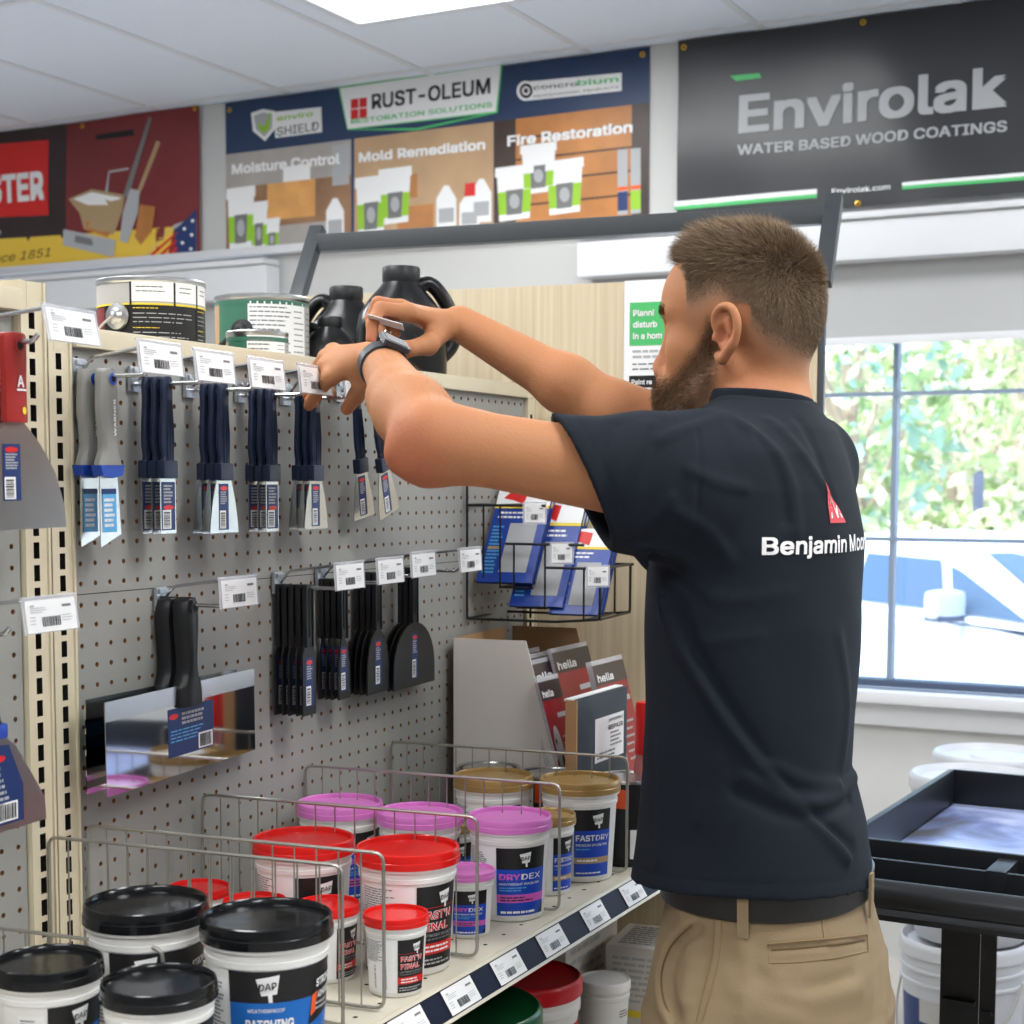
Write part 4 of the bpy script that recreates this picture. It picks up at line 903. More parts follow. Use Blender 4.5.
def carton(x, y, z, sx, sy, sz, rz, label, stripe):
    q = MB(); q.box((0, 0, sz / 2), (sx, sy, sz), 'card_white', b=.002); fx = flat((sx / 2, 0, sz / 2), (0, 1, 0), (0, 0, 1), (1, 0, 0)); fy = flat((0, -sy / 2, sz / 2), (1, 0, 0), (0, 0, 1), (0, -1, 0)); ft = flat((0, 0, sz), (1, 0, 0), (0, 1, 0), (0, 0, 1))
    if stripe:
        q.rect(fx, -sy * .5, sz * .25, sy * .5, sz * .34, 'ink_yellow', .0006); q.rect(ft, sx * .28, -sy * .5, sx * .42, sy * .5, 'ink_yellow', .0006); q.lines(ft, -sx * .4, -sy * .4, sx * .2, sy * .4, 9, 'ink_grey', .0006); q.text(fx, 'Tread', -sy * .2, -sz * .1, sz * .16, 'ink_black', .0008, slant=.3); q.rect(fy, -sx * .4, -sz * .3, sx * .4, -sz * .22, 'ink_yellow', .0006)
    q.lines(fy, -sx * .42, -sz * .15, sx * .42, sz * .4, 8, 'ink_light', .0006); q.lines(fx, -sy * .42, -sz * .42, sy * .42, sz * .1, 7, 'ink_light', .0007)
    o = tag(q.build('carton'), label, 'box'); o.location = (x, y, z); o.rotation_euler.z = rz
carton(-.955, 2.505, LZ, .16, .14, .15, .1, 'white carton with yellow stripes on the bottom deck', True)
carton(-1.15, 2.47, LZ, .16, .22, .25, 0, 'tall pale carton at the back of the bottom deck', False)
# ------------------------------------------------------------------ hooks with price tags
def hook(y, z, label, L=.10, tagtilt=-.25, has_tag=True, group='chrome pegboard hooks with price tags', turn=XR, tagshift=0.0):
    t = thing('pegboard_hook', label, 'hook', (PEG, y, z), turn, group)
    q = MB(); q.box((.004, 0, .006), (.005, .024, .030), 'zinc', b=.0015); q.box((.007, 0, .016), (.006, .018, .006), 'zinc', b=.001); q.build('bracket', t)
    q = MB(); q.tube(roundpath([(.006, 0, 0), (L - .006, 0, 0), (L, 0, .007)], .006), .0026, 'chrome', 10)
    q.tube(roundpath([(.007, .004, .006), (.02, .004, .022), (L + .01, .004, .034), (L + .014, .004, .030)], .006), .0021, 'chrome', 8); q.build('rod', t)
    if has_tag:
        q = MB(); c = (L + .016, tagshift, .018); n = np.array([math.cos(tagtilt), 0, -math.sin(tagtilt)]); up = np.array([math.sin(tagtilt), 0, math.cos(tagtilt)])
        fn = flat(c, (0, 1, 0), up, n); w, h = .090, .037
        o_ = [(-w / 2, -h / 2), (w / 2, -h / 2), (w / 2, h / 2), (-w / 2, h / 2)]; q.prism(o_, -.0006, .0006, 'clear_plastic', fn=fn)
        q.prism([(a * .9, b * .9 - .001) for a, b in o_], .0008, .0012, 'paper', fn=fn); card_print(q, fn, w * .9, h * .9, .0018, int(y * 1000))
        q.tube([tuple(fn(-w / 2, h / 2, 0)), tuple(fn(w / 2, h / 2, 0))], .0016, 'clear_plastic', 6)
        o = q.build('price_tag', t); tag(o, 'white barcode tag in a clear sleeve')
    return t
def sticker(q, fn, u, v, w, h, hh, style=0):
    q.rect(fn, u, v, u + w, v + h, 'ink_navy', hh)
    q.ell(fn, u + w * .5, v + h * (.9 if style else .47), w * .38, h * .05, 'ink_red', hh + .0003, 12)
    q.lines(fn, u + w * .15, v + h * .55, u + w * .85, v + h * (.84 if style else .95), 6, 'ink_light', hh + .0003, .6)
    q.rect(fn, u + w * .06, v + h * .03, u + w * .68, v + h * .42, 'paper', hh + .0003); q.bars(fn, u + w * .12, v + h * .06, u + w * .58, v + h * .38, 'ink_black', hh + .0006, 4, horiz=True)
def knife(kind, pos, label, group, rz=0.0, tilt=0.0):
    "local: x = out from the board, y = sideways, z = up; the origin is the hanging hole"
    t = thing('putty_knife' if kind != 'tape' else 'taping_knife', label, 'putty knife' if kind != 'tape' else 'taping knife', pos, 0, group)
    t.rotation_euler = (tilt, 0, rz); fn = lambda u, v, w: (w, u, v)
    def handle(prof, th, m, name='handle', hole=.004, grooves=False):
        "prof: list of (z, half width); solid with rounded edge and a real through hole near the top"
        q = MB(); P = resample([(a, b, 0) for a, b in prof], 5); L_ = [(p[1], p[0]) for p in P]
        # cross sections: rounded rectangle rings
        vs = []; fs = []; k = 12
        for hw, z in L_:
            for i in range(k):
                a = 2 * PI * (i + .5) / k; c_, s_ = math.cos(a), math.sin(a); e = .75
                vs.append((th * math.copysign(abs(s_) ** e, s_), hw * math.copysign(abs(c_) ** e, c_), z))
        n = len(L_)
        for j in range(n - 1):
            for i in range(k): fs.append((j * k + i, j * k + (i + 1) % k, (j + 1) * k + (i + 1) % k, (j + 1) * k + i))
        fs += [tuple(reversed(range(k))), tuple((n - 1) * k + i for i in range(k))]; q.add(vs, fs, m, True)
        T = Matrix.Rotation(PI / 2, 4, 'Y')
        q.lathe([(hole * .9, -th - .0008), (hole * 1.5, -th - .0008), (hole * 1.5, th + .0008), (hole * .9, th + .0008)], m, 16, T=T, caps=False)
        q.add([(th + .0010, hole * math.cos(i * PI / 6), hole * math.sin(i * PI / 6)) for i in range(12)], [tuple(range(12))], 'dark_hole')
        if grooves:
            for u in (-.0055, 0, .0055): q.tube([(th + .0002, u * .7, -.016), (th + .0006, u, -.05), (th + .0002, u, -.088)], [.0005, .0011, .0006], m, 6)
        return q.build(name, t)
    if kind in ('navy_narrow', 'navy_wide'):
        handle([(.012, .004), (.0105, .008), (.002, .0100), (-.02, .0100), (-.05, .0128), (-.07, .0130), (-.082, .0100), (-.090, .0115)], .0050, 'navy_plastic', grooves=True)
        q = MB(); q.box((0, 0, -.099), (.012, .030, .022), 'navy_plastic', b=.003); q.build('collar', t)
        q = MB()
        if kind == 'navy_narrow': out = [(-.0165, -.176), (.0165, -.176), (.0165, -.108), (-.0165, -.108)]
        else: out = [(-.034, -.176), (.034, -.176), (.032, -.160), (.0265, -.135), (.0165, -.108), (-.0165, -.108), (-.0265, -.135), (-.032, -.160)]
        q.prism(out, -.0006, .0006, 'steel_blade', fn=fn); q.build('blade', t)
        q = MB(); sticker(q, fn, -.0145 if kind == 'navy_narrow' else -.013, -.172, .029 if kind == 'navy_narrow' else .023, .058, .0009, kind == 'navy_wide'); tag(q.build('barcode_sticker', t), 'navy sticker with a barcode')
    elif kind == 'grey':
        handle([(.012, .006), (.008, .013), (-.01, .0155), (-.035, .017), (-.06, .013), (-.078, .0125), (-.09, .019), (-.098, .0225)], .009, 'grey_rubber', hole=.0055)
        q = MB(); q.text(fn, 'WARNER', .004, -.065, .006, 'ink_white', .0096, width=.042, vert=True); q.build('handle_lettering', t)
        q = MB(); q.prism([(-.023, -.098), (.023, -.098), (.019, -.110), (0, -.113), (-.019, -.110)], -.007, .007, 'blue_plastic', fn=fn); q.lathe([(.004, -.0005), (.007, 0), (.007, .0015), (.004, .002)], 'blue_plastic', 16, T=Matrix.Translation((.0088, 0, 0)) @ Matrix.Rotation(PI / 2, 4, 'Y'), caps=False); q.build('collar', t)
        q = MB(); q.prism([(-.018, -.192), (.022, -.178), (.017, -.110), (-.017, -.110)], -.0007, .0007, 'steel_blade', fn=fn); q.build('blade', t)
        q = MB(); q.rect(fn, -.014, -.175, .013, -.125, 'ink_cyan', .0012); q.rect(fn, -.014, -.131, .013, -.125, 'ink_navy', .0015); q.lines(fn, -.011, -.17, .010, -.135, 6, 'ink_white', .0015, .6); tag(q.build('barcode_sticker', t), 'light blue sticker')
    elif kind == 'red':
        handle([(.013, .010), (.010, .0165), (-.01, .0175), (-.040, .0155), (-.072, .0160), (-.078, .0150)], .009, 'red_handle', hole=.005)
        q = MB(); q.text(fn, 'A', -.006, -.042, .016, 'ink_white', .0098, bold=.03); q.rect(fn, -.007, -.046, .008, -.044, 'ink_white', .0098); q.build('handle_lettering', t); q = MB(); q.ell(fn, 0.004, -.066, .003, .004, 'ink_yellow', .0098); q.build('handle_dot', t)
        q = MB(); q.prism([(-.080, -.188), (.080, -.188), (.078, -.165), (.064, -.130), (.040, -.10), (.012, -.076), (-.012, -.076), (-.040, -.10), (-.064, -.130), (-.078, -.165)], -.0008, .0008, 'steel_dull', fn=fn); q.build('blade', t)
        q = MB(); sticker(q, fn, -.022, -.158, .028, .058, .0012, True); tag(q.build('barcode_sticker', t), 'navy sticker with a barcode')
    elif kind == 'blue_wide':
        handle([(.013, .009), (.010, .013), (-.02, .014), (-.05, .011), (-.08, .012), (-.09, .016)], .010, 'black_plastic', hole=.0045)
        q = MB(); q.box((0, 0, -.098), (.02, .04, .016), 'blue_plastic', b=.004); q.build('collar', t)
        q = MB(); q.prism([(-.086, -.205), (.090, -.205), (.088, -.180), (.066, -.15), (.042, -.118), (.016, -.10), (-.016, -.10), (-.042, -.118), (-.066, -.15), (-.08, -.185)], -.0008, .0008, 'steel_dull', fn=fn); q.build('blade', t)
        q = MB(); q.poly(fn, [(-.045, -.198), (.052, -.198), (.052, -.160), (.030, -.115), (-.02, -.112)], 'ink_navy', .0012); q.ell(fn, .01, -.128, .014, .004, 'ink_red', .0016);
        q.lines(fn, -.03, -.18, .035, -.135, 7, 'ink_light', .0016, .5); q.rect(fn, .008, -.195, .042, -.175, 'paper', .0016); q.bars(fn, .011, -.193, .039, -.177, 'ink_black', .002, 6); tag(q.build('barcode_sticker', t), 'large blue label with a barcode')
    elif kind == 'tape':
        handle([(.013, .006), (.008, .0125), (-.008, .0165), (-.03, .0155), (-.062, .0120), (-.082, .0135), (-.100, .0225), (-.122, .0235)], .013, 'black_plastic', hole=.0055)
        q = MB(); q.prism([(-.172, -.118), (.162, -.118), (.162, -.095), (-.172, -.095)], -.001, .001, 'steel_blade', fn=fn); q.prism([(-.172, -.205), (.162, -.205), (.162, -.118), (-.172, -.118)], -.0005, .0005, 'mirror_blade', fn=fn); q.build('blade', t)
        q = MB(); q.rect(fn, -.045, -.182, .058, -.122, 'ink_navy', .0008); q.ell(fn, -.033, -.132, .010, .0035, 'ink_red', .0011); q.lines(fn, -.015, -.145, .04, -.128, 3, 'ink_light', .0011, .6); q.lines(fn, -.04, -.165, .05, -.148, 4, 'ink_cyan', .0011, .4); q.rect(fn, .022, -.18, .055, -.160, 'paper', .0011); q.bars(fn, .025, -.178, .052, -.162, 'ink_black', .0014, 7); tag(q.build('barcode_sticker', t), 'blue rectangular label with a barcode')
    else:
        spec = {'flex_s': (.0185, .095, .018), 'flex_m': (.018, .088, .012), 'flex_l': (.037, .095, .012), 'flex_xl': (.076, .100, .012)}[kind]; hw, bl, sh = spec
        q = MB(); 
        for u in (-.009, .009): q.box((0, u, -.036), (.007, .003, .085), 'black_plastic', b=.001)
        q.box((0, 0, -.036), (.003, .018, .083), 'black_plastic'); q.box((0, 0, .006), (.007, .020, .004), 'black_plastic', b=.001); q.box((.0, 0, -.03), (.006, .0025, .07), 'black_plastic', b=.001)
        q.build('handle', t)
        if kind in ('flex_s',): out = [(-hw, -.078 - bl), (hw, -.078 - bl), (hw, -.09), (hw * .7, -.078), (-hw * .7, -.078), (-hw, -.09)]
        else:
            top = [(hw * math.sin(a) * 1.0, -.078 - (bl * .72) * (1 - math.cos(a))) for a in [PI / 2 * i / 8 for i in range(9)]]
            out = [(-hw, -.078 - bl), (hw, -.078 - bl)] + [(max(x, .008 if i == 0 else x), z) for i, (x, z) in reversed(list(enumerate(top)))] + [(-max(x, .008), z) for x, z in top]
        q = MB(); q.prism(out, -.0012, .0012, 'black_plastic', fn=fn); q.build('blade', t)
        q = MB(); sticker(q, fn, -.012, -.078 - bl + .012, .022 if kind != 'flex_m' else .02, bl * .72, .0015, True); tag(q.build('barcode_sticker', t), 'blue and white sticker with a barcode')
    return t
mat('mirror_blade', s2l(222, 224, 226), .05, metal=1.0)
mat('flip', s2l(0, 0, 0), .5)
def stack(kind, n, y, z, base, spacing, label, group, tilts=None, hookL=.10, rz=XR, yoff=0):
    proto = None
    for i in range(n):
        d_ = base - spacing * (n - 1 - i)
        pos = (PEG + d_ * math.cos(XR), y + d_ * math.sin(XR), z - .0035)
        if proto is None: proto = knife(kind, pos, '', group, rz=rz); o = proto
        else: o = dup(proto); o.location = pos
        o.rotation_euler = ((tilts[i] if tilts else (i % 2) * .012), 0, rz)
        nm = ['rearmost', 'second from the board', 'third from the board', 'fourth from the board', 'fifth from the board'][i] if i < n - 1 else ('front one' if n > 1 else '')
        o['label'] = (label + ', ' + nm) if nm else label
    return proto
HG = 'chrome pegboard hooks with price tags'
hk = {'A': (1.444, 1.622), 'B': (1.544, 1.619), 'C': (1.650, 1.617), 'D': (1.758, 1.616), 'E': (1.863, 1.617), 'F': (2.000, 1.628), 'G': (1.586, 1.350), 'H': (1.839, 1.357), 'I': (1.947, 1.359), 'J': (2.042, 1.364), 'K': (2.160, 1.366)}
hl = {'A': 'topmost hook nearest the left upright, holding grey handled knives', 'B': 'top row hook holding the first bunch of narrow navy knives', 'C': 'top row hook holding the first wide navy knives', 'D': 'top row hook holding the second bunch of narrow navy knives', 'E': 'top row hook whose tag the man is fingering', 'F': 'top row hook behind the man\'s forearm', 'G': 'lower hook holding the wide taping knives', 'H': 'lower hook holding five slim black spreaders', 'I': 'lower hook holding the slim pointed black spreaders', 'J': 'lower hook holding the medium black spreaders', 'K': 'lower hook holding the widest black spreaders'}
for k, (y, z) in hk.items(): hook(y, z, hl[k], has_tag=(k != 'F'), L=.10 if k != 'K' else .115, group=HG, tagtilt=-.12 if z > 1.5 else -.06)
stack('grey', 2, *hk['A'], .042, .025, 'grey rubber-handled putty knife with blue collar', 'grey handled knives on the first hook')
stack('navy_narrow', 3, *hk['B'], .048, .013, 'narrow navy-handled putty knife on the second hook from the left', 'narrow navy knives, left bunch')
stack('navy_wide', 3, *hk['C'], .052, .0125, 'wide-bladed navy putty knife with a pale shiny front blade, left bunch', 'wide navy knives, left bunch')
stack('navy_narrow', 3, *hk['D'], .050, .013, 'narrow navy-handled putty knife in the bunch between two wide bunches', 'narrow navy knives, right bunch')
stack('navy_wide', 3, *hk['E'], .050, .012, 'wide-bladed navy putty knife in the bunch left of his hand', 'wide navy knives, right bunch')
stack('navy_wide', 2, *hk['F'], .062, .030, 'navy putty knife hanging askew under his forearm', 'navy knives under his forearm', tilts=[.14, .27])
stack('tape', 2, *hk['G'], .040, .026, 'wide steel taping knife with black grip and mirror blade', 'taping knives')
stack('flex_s', 5, *hk['H'], .052, .0108, 'slim square black plastic spreader in the bunch of five', 'slim black spreaders')
stack('flex_m', 4, *hk['I'], .040, .010, 'slim round-shouldered black plastic spreader', 'round-shouldered black spreaders')
stack('flex_l', 4, *hk['J'], .040, .010, 'medium black plastic spreader with domed blade', 'medium black spreaders')
stack('flex_xl', 3, *hk['K'], .036, .010, 'widest black plastic spreader with semicircular blade', 'widest black spreaders')
# left bay
hr = at(14, 342, X=PEG + .09); hy, hz = hr[1] - .09 * math.sin(XR), hr[2]
hook(hy, hz, 'hook at the left edge holding the red-handled wide knives', L=.12, group=HG, tagtilt=-.2, tagshift=.035)
stack('red', 2, hy, hz, .088, .026, 'red-handled wide putty knife at the left edge', 'red handled wide knives')
hr = at(-6, 634, X=PEG + .09); hy, hz = hr[1] - .09 * math.sin(XR), hr[2]
hook(hy, hz, 'hook at the lower left edge holding the blue-labelled wide knife', L=.11, group=HG, tagtilt=-.12, tagshift=.045)
stack('blue_wide', 1, hy, hz, .08, .02, 'wide putty knife with black grip and big blue label at the left edge', None)

# ------------------------------------------------------------------ black wire rack with blue packs
ry = at(466, 560, X=PEG + .006)[1]; zt1, zb1_ = at(466, 505, X=PEG)[2], at(466, 618, X=PEG)[2]; ztop = at(466, 485, X=PEG)[2]
RK = Plane((PEG + .008, ry), XR); P = lambda u, v, w: np.array(RK.pt(u, v, -w))      # w goes away from the camera
t = thing('wire_rack', 'black wire rack of stepped pockets hooked on the pegboard', 'rack', (0, 0, 0))
q = MB(); r_ = .0023; uE = RK.px(600, 600)[0]; dW = .17
u1, u2, u3 = RK.px(500, 560)[0], RK.px(545, 560)[0], RK.px(584, 560)[0]
z1, z2, z3 = zt1, RK.px(520, 544)[1], RK.px(560, 568)[1]; zl = zb1_
for w in (0, dW):
    q.tube(roundpath([P(0, ztop + .03, w), P(0, zl, w), P(u2 + .02, zl, w), P(uE, zl + .006, w), P(uE, z3, w)], .006), r_, 'black_wire', 8)
    q.tube([P(0, z1, w), P(u2 - .0, z1, w)], r_, 'black_wire', 8); q.tube([P(u1 + .01, z2, w), P(u3, z2, w)], r_, 'black_wire', 8); q.tube([P(u2, z3, w), P(uE + .006, z3, w)], r_, 'black_wire', 8)
    q.tube(roundpath([P(u1, z1, w), P(u1, zl + .055, w), P(u1 + .06, zl + .055, w)], .004), r_ * .8, 'black_wire', 6)
    q.tube(roundpath([P(u2, z2, w), P(u2, zl + .022, w), P(u2 - .05, zl + .022, w)], .004), r_ * .8, 'black_wire', 6); q.tube([P(u3, z3, w), P(u3, zl + .004, w)], r_ * .8, 'black_wire', 6); q.tube([P(.03, z1, w), P(.03, zl + .07, w)], r_ * .8, 'black_wire', 6); q.tube([P(u1 + .025, z2, w), P(u1 + .025, zl + .05, w)], r_ * .8, 'black_wire', 6)
for u, z in ((0, z1), (0, zl), (u1, zl + .055), (u1, z1), (u2, z2), (u2, zl + .022), (u3, z3), (uE, zl + .006), (uE, z3), (u3, zl + .004)): q.tube([P(u, z, 0), P(u, z, dW)], r_, 'black_wire', 6)
q.build('wire_frame', t)
for i, (x, y, w) in enumerate(((536, 513, 'upper'), (563, 553, 'middle'), (599, 576, 'lower'))):
    uu, vv = RK.px(x, y); c = P(uu, vv, -.006); m_ = MB(); fn = flat(c, (math.cos(XR + .5), math.sin(XR + .5), 0), (0, 0, 1), (math.sin(XR + .5), -math.cos(XR + .5), 0))
    m_.prism([(-.020, -.0185), (.020, -.0185), (.020, .0185), (-.020, .0185)], -.0006, .0006, 'clear_plastic', fn=fn); m_.prism([(-.017, -.0155), (.017, -.0155), (.017, .0155), (-.017, .0155)], .0008, .0012, 'paper', fn=fn); card_print(m_, fn, .034, .031, .0016, i)
    m_.build('price_tag', t)
def pack(u, z, w, lean, label, hgt=.215, wd=.105):
    o = np.array(P(u, z, w)); nrm = np.array([math.sin(XR), -math.cos(XR), 0]); back = -nrm
    up = np.array([0, 0, math.cos(lean)]) + back * math.sin(lean); n = nrm * math.cos(lean) + np.array([0, 0, math.sin(lean)]); fn = flat(o, UX, up, n); q = MB()
    q.prism([(0, 0), (wd, 0), (wd, hgt), (0, hgt)], -.006, 0, 'pack_blue', fn=fn, side='ink_navy'); q.rect(fn, 0, hgt * .78, wd, hgt, 'paper', .0004); q.rect(fn, 0, hgt * .755, wd, hgt * .785, 'ink_yellow', .0006)
    q.poly(fn, [(wd * .12, hgt * .86), (wd * .3, hgt * .97), (wd * .55, hgt * .95), (wd * .52, hgt * .80), (wd * .3, hgt * .84)], 'ink_red', .0008); q.rect(fn, wd * .36, hgt * .1, wd * .86, hgt * .6, 'ink_light', .0006)
    q.lines(fn, wd * .06, hgt * .08, wd * .3, hgt * .58, 14, 'ink_cyan', .0006, .5); q.lines(fn, wd * .1, hgt * .64, wd * .8, hgt * .73, 2, 'ink_white', .0006); q.rect(fn, wd * .06, hgt * .33, wd * .3, hgt * .36, 'ink_tan', .0008)
    return tag(q.build('blue_pack'), label, 'package', 'blue carded packs in the wire rack')
ln = .62
ua_, za = RK.px(474, 583); ub_, zb_ = RK.px(507, 607); uc_, zc_ = RK.px(547, 616)
for i in range(2): pack(ua_ + .0, za + .002, .008 + .016 * i, ln, 'blue carded pack in the %s of the upper rack pocket, nearest the pegboard' % ('front' if i == 0 else 'back'), wd=.10, hgt=.20)
for i in range(3): pack(ub_, zb_ + .002, .008 + .016 * i, ln, 'blue and white carded pack with red mark, %s in the middle rack pocket' % ['front', 'second', 'rear'][i], wd=.095)
for i in range(3): pack(uc_, zc_ + .004, .008 + .016 * i, ln, 'blue and white carded pack with red mark, %s in the lowest, outermost rack pocket' % ['front', 'second', 'rear'][i], wd=.085, hgt=.17)

# ------------------------------------------------------------------ cans and jugs on the top deck
DK = 1.6195
def paint_can(x, y, dia, h, label, kind, face):
    t = thing('paint_can', label, 'paint can', (x, y, DK)); r = dia / 2; q = MB()
    body = {'black': 'ink_black', 'green': 'can_green', 'small': 'can_green'}[kind]
    q.lathe([(r * .97, 0), (r, .002), (r, .006), (r * .97, .009), (r * .97, h - .010), (r, h - .007), (r, h - .002), (r * .97, h)], 'can_steel' if kind != 'black' else 'can_steel', 56)
    fn = lambda u, v, hh: ((r * .97 + .0004 + hh) * math.cos(face + u), (r * .97 + .0004 + hh) * math.sin(face + u), v)
    q.rect(fn, -PI, .010, PI, h - .011, body, .0002, n=56)
    if kind == 'black':
        q.rect(fn, -PI, h * .78, PI, h - .011, 'tub_grey', .0005, n=56); q.rect(fn, -PI, h * .77, PI, h * .785, 'ink_yellow', .0007, n=56)
        q.rect(fn, -1.55, .012, -1.0, h * .76, 'banner_red', .0006, n=8)
        for a, b_ in ((-.35, .42), (.46, .95), (1.0, 1.4)):
            q.rect(fn, a - .04, .012, a, h * .95, 'ink_black', .0008, n=1); q.rect(fn, a, h * .80, b_, h * .955, 'paper', .0008, n=6); q.lines(fn, a + .08, h * .86, b_ - .06, h * .93, 2, 'ink_black', .0011, .2)

        for v0, v1, c in ((.73, .76, 'ink_yellow'), (.62, .72, 'ink_light'), (.575, .605, 'ink_yellow'), (.40, .57, 'ink_light'), (.28, .38, 'ink_light'), (.24, .265, 'ink_yellow'), (.08, .23, 'ink_light')):
            k = max(1, int((v1 - v0) / .03)); q.lines(fn, -.33, h * v0, (.95 if c == 'ink_light' else .2), h * v1, k, c, .0009, .2)
            q.lines(fn, 1.0, h * v0, 1.35, h * v1, k, c, .0009, .2)
    else:
        q.rect(fn, -.44, h * .05, .95, h * .93, 'paper', .0006, n=20); q.rect(fn, .95, h * .05, 1.5, h * .93, 'tub_grey', .0006, n=8); q.rect(fn, -1.7, h * .05, -1.25, h * .93, 'photo_tan', .0006, n=6)
        q.lines(fn, -.40, h * .08, .5, h * .9, 22 if kind == 'green' else 14, 'ink_grey', .0009, .3); q.lines(fn, .58, h * .2, .9, h * .88, 14, 'ink_grey', .0009, .2); q.lines(fn, 1.0, h * .2, 1.4, h * .88, 14, 'ink_grey', .0009, .2)
        q.rect(fn, -PI, h - .018, PI, h - .011, 'can_green', .0008, n=40)
    q.build('can_body', t)
    q = MB(); q.lathe([(r * .96, h - .006), (r * .95, h - .001), (r * .9, h - .003), (r * .86, h - .008), (r * .8, h - .007), (r * .78, h - .003), (r * .05, h - .003)], 'chrome', 48); q.build('can_lid', t)
    ea = face - (.64 if kind == 'black' else .56); ec = Vector((r * math.cos(ea), r * math.sin(ea), h * .68)); T = Matrix.Translation(ec) @ Matrix.Rotation(ea, 4, 'Z') @ Matrix.Rotation(PI / 2, 4, 'Y')
    m_ = 'can_steel' if kind == 'black' else 'black_plastic'; s_ = 1.0 if kind != 'small' else .5
    q = MB(); q.lathe([(.020 * s_, -.001), (.019 * s_, .003), (.012 * s_, .005), (.009 * s_, .010), (.004 * s_, .012)], m_, 24, T=T); q.build('handle_ear', t)
    q = MB(); ax = Vector((-math.sin(ea), math.cos(ea), 0)); rad = Vector((math.cos(ea), math.sin(ea), 0)); rr = r + .012
    pts = []
    for i in range(15):
        a = ea - PI * i / 14 * 1.0; dz = -math.sin(PI * i / 14) * rr * .62; pts.append((rr * math.cos(a), rr * math.sin(a), h * .68 + dz))
    q.tube(pts, .0022 if kind == 'black' else .0045 * s_, m_, 8); q.build('bail_handle', t)
pA = at(151, 280, D=2.44); paint_can(pA[0], pA[1], .165, .186, 'black and white labelled metal paint can on the top deck, nearest the camera', 'black', -.90)
pB = at(262, 296, D=2.75); paint_can(pB[0], pB[1], .163, .198, 'large green and white paint can with black handle on the top deck', 'green', -.82)
pC = at(259, 332, D=2.57); paint_can(pC[0], pC[1] - .005, .100, .122, 'small green-rimmed can standing in front of the large green can', 'small', -.85)
def jug(x, y, s_, rz, label, cap=True):
    "moulded F-style jug: body, sloping shoulder, offset neck with cap and a looped side handle"
    t = thing('plastic_jug', label, 'jug', (x, y, DK), rz, 'black plastic jugs on the top deck'); q = MB(); H_ = .255 * s_
    secs = [(0, .072, .05), (.006, .078, .056), (.12, .078, .056), (.15, .078, .056), (.178, .072, .053), (.203, .056, .045), (.222, .039, .036), (.232, .031, .031), (.24, .028, .028)]
    vs = []; fs = []; k = 24
    for z, a, b in secs:
        off = 0 if z < .15 else (z - .15) * -.0
        for i in range(k):
            th = 2 * PI * i / k; c_, s2 = math.cos(th), math.sin(th); e = .7 if z < .2 else 1.0
            vs.append(((math.copysign(abs(c_) ** e, c_) * a + off) * s_, math.copysign(abs(s2) ** e, s2) * b * s_, z * s_))
    n = len(secs)
    for j in range(n - 1):
        for i in range(k): fs.append((j * k + i, j * k + (i + 1) % k, (j + 1) * k + (i + 1) % k, (j + 1) * k + i))
    fs += [tuple(reversed(range(k))), tuple((n - 1) * k + i for i in range(k))]; q.add(vs, fs, 'black_gloss', True)
    for i in range(4): pass
    q.build('jug_body', t)
    q = MB(); q.tube(resample([(-.030 * s_, 0, .225 * s_), (-.050 * s_, 0, .232 * s_), (-.072 * s_, 0, .212 * s_), (-.090 * s_, 0, .175 * s_), (-.092 * s_, 0, .13 * s_), (-.072 * s_, 0, .105 * s_)], 6), [.0135 * s_] * 31, 'black_gloss', 12); q.build('jug_handle', t)
    q = MB(); q.lathe([(.0315 * s_, .230 * s_), (.033 * s_, .234 * s_), (.033 * s_, .255 * s_), (.031 * s_, .258 * s_)], 'black_plastic', 40); q.build('jug_cap', t)
    q = MB(); fn = flat((0, -.0575 * s_, 0), (1, 0, 0), (0, 0, 1), (0, -1, 0)); q.rect(fn, -.02 * s_, .01, .066 * s_, .12 * s_, 'ink_grey', .001); q.lines(fn, -.015 * s_, .015, .06 * s_, .115 * s_, 12, 'ink_black', .0014, .3); q.build('jug_label', t)
pJ = at(402, 265, D=2.86); jug(pJ[0] + .01, pJ[1] - .02, 1.02, -2.38, 'largest black jug with a round cap, right of the others')
pJ = at(352, 300, D=3.02); jug(pJ[0], pJ[1] - .02, .96, .40, 'black jug with a big loop handle behind his wrist')
pJ = at(330, 340, D=2.8); jug(pJ[0], pJ[1], .66, .40, 'smallest black jug beside the green paint can')

# ------------------------------------------------------------------ utility cart
cx0, cx1, cy0, cy1, cz = -.632, .03, 2.46, 3.14, .95; rzc = -.045
t = thing('utility_cart', 'black plastic utility cart with a deep tray and handle bar', 'cart', (cx0, cy0, 0), rzc); w, d_ = cx1 - cx0, cy1 - cy0
q = MB(); th = .012
q.box((w / 2, 0, cz - .035), (w, th, .07), 'cart_black', b=.004); q.box((w / 2, d_, cz - .035), (w, th, .07), 'cart_black', b=.004)
q.box((0, d_ / 2, cz - .035), (th, d_, .07), 'cart_black', b=.004); q.box((w, d_ / 2, cz - .035), (th, d_, .07), 'cart_black', b=.004)
q.box((w / 2, d_ / 2, cz - .072), (w, d_, .008), 'cart_black'); q.build('upper_tray', t)
q = MB(); q.box((w / 2, d_ / 2, cz - .067), (w - .016, d_ - .016, .002), 'tray_wear'); tag(q.build('tray_floor', t), 'scuffed bluish tray floor')
q = MB()  # handle end: small compartments + bar
q.box((w / 2, -.115, cz - .062), (w, .22, .008), 'cart_black'); q.box((w / 2, -.085, cz - .035), (w, .010, .05), 'cart_black', b=.003)
for u in (0, w * .38, w): q.box((u, -.05, cz - .033), (.03 if 0 < u < w else .014, .09, .052), 'cart_black', b=.004)
q.build('handle_shelf', t)
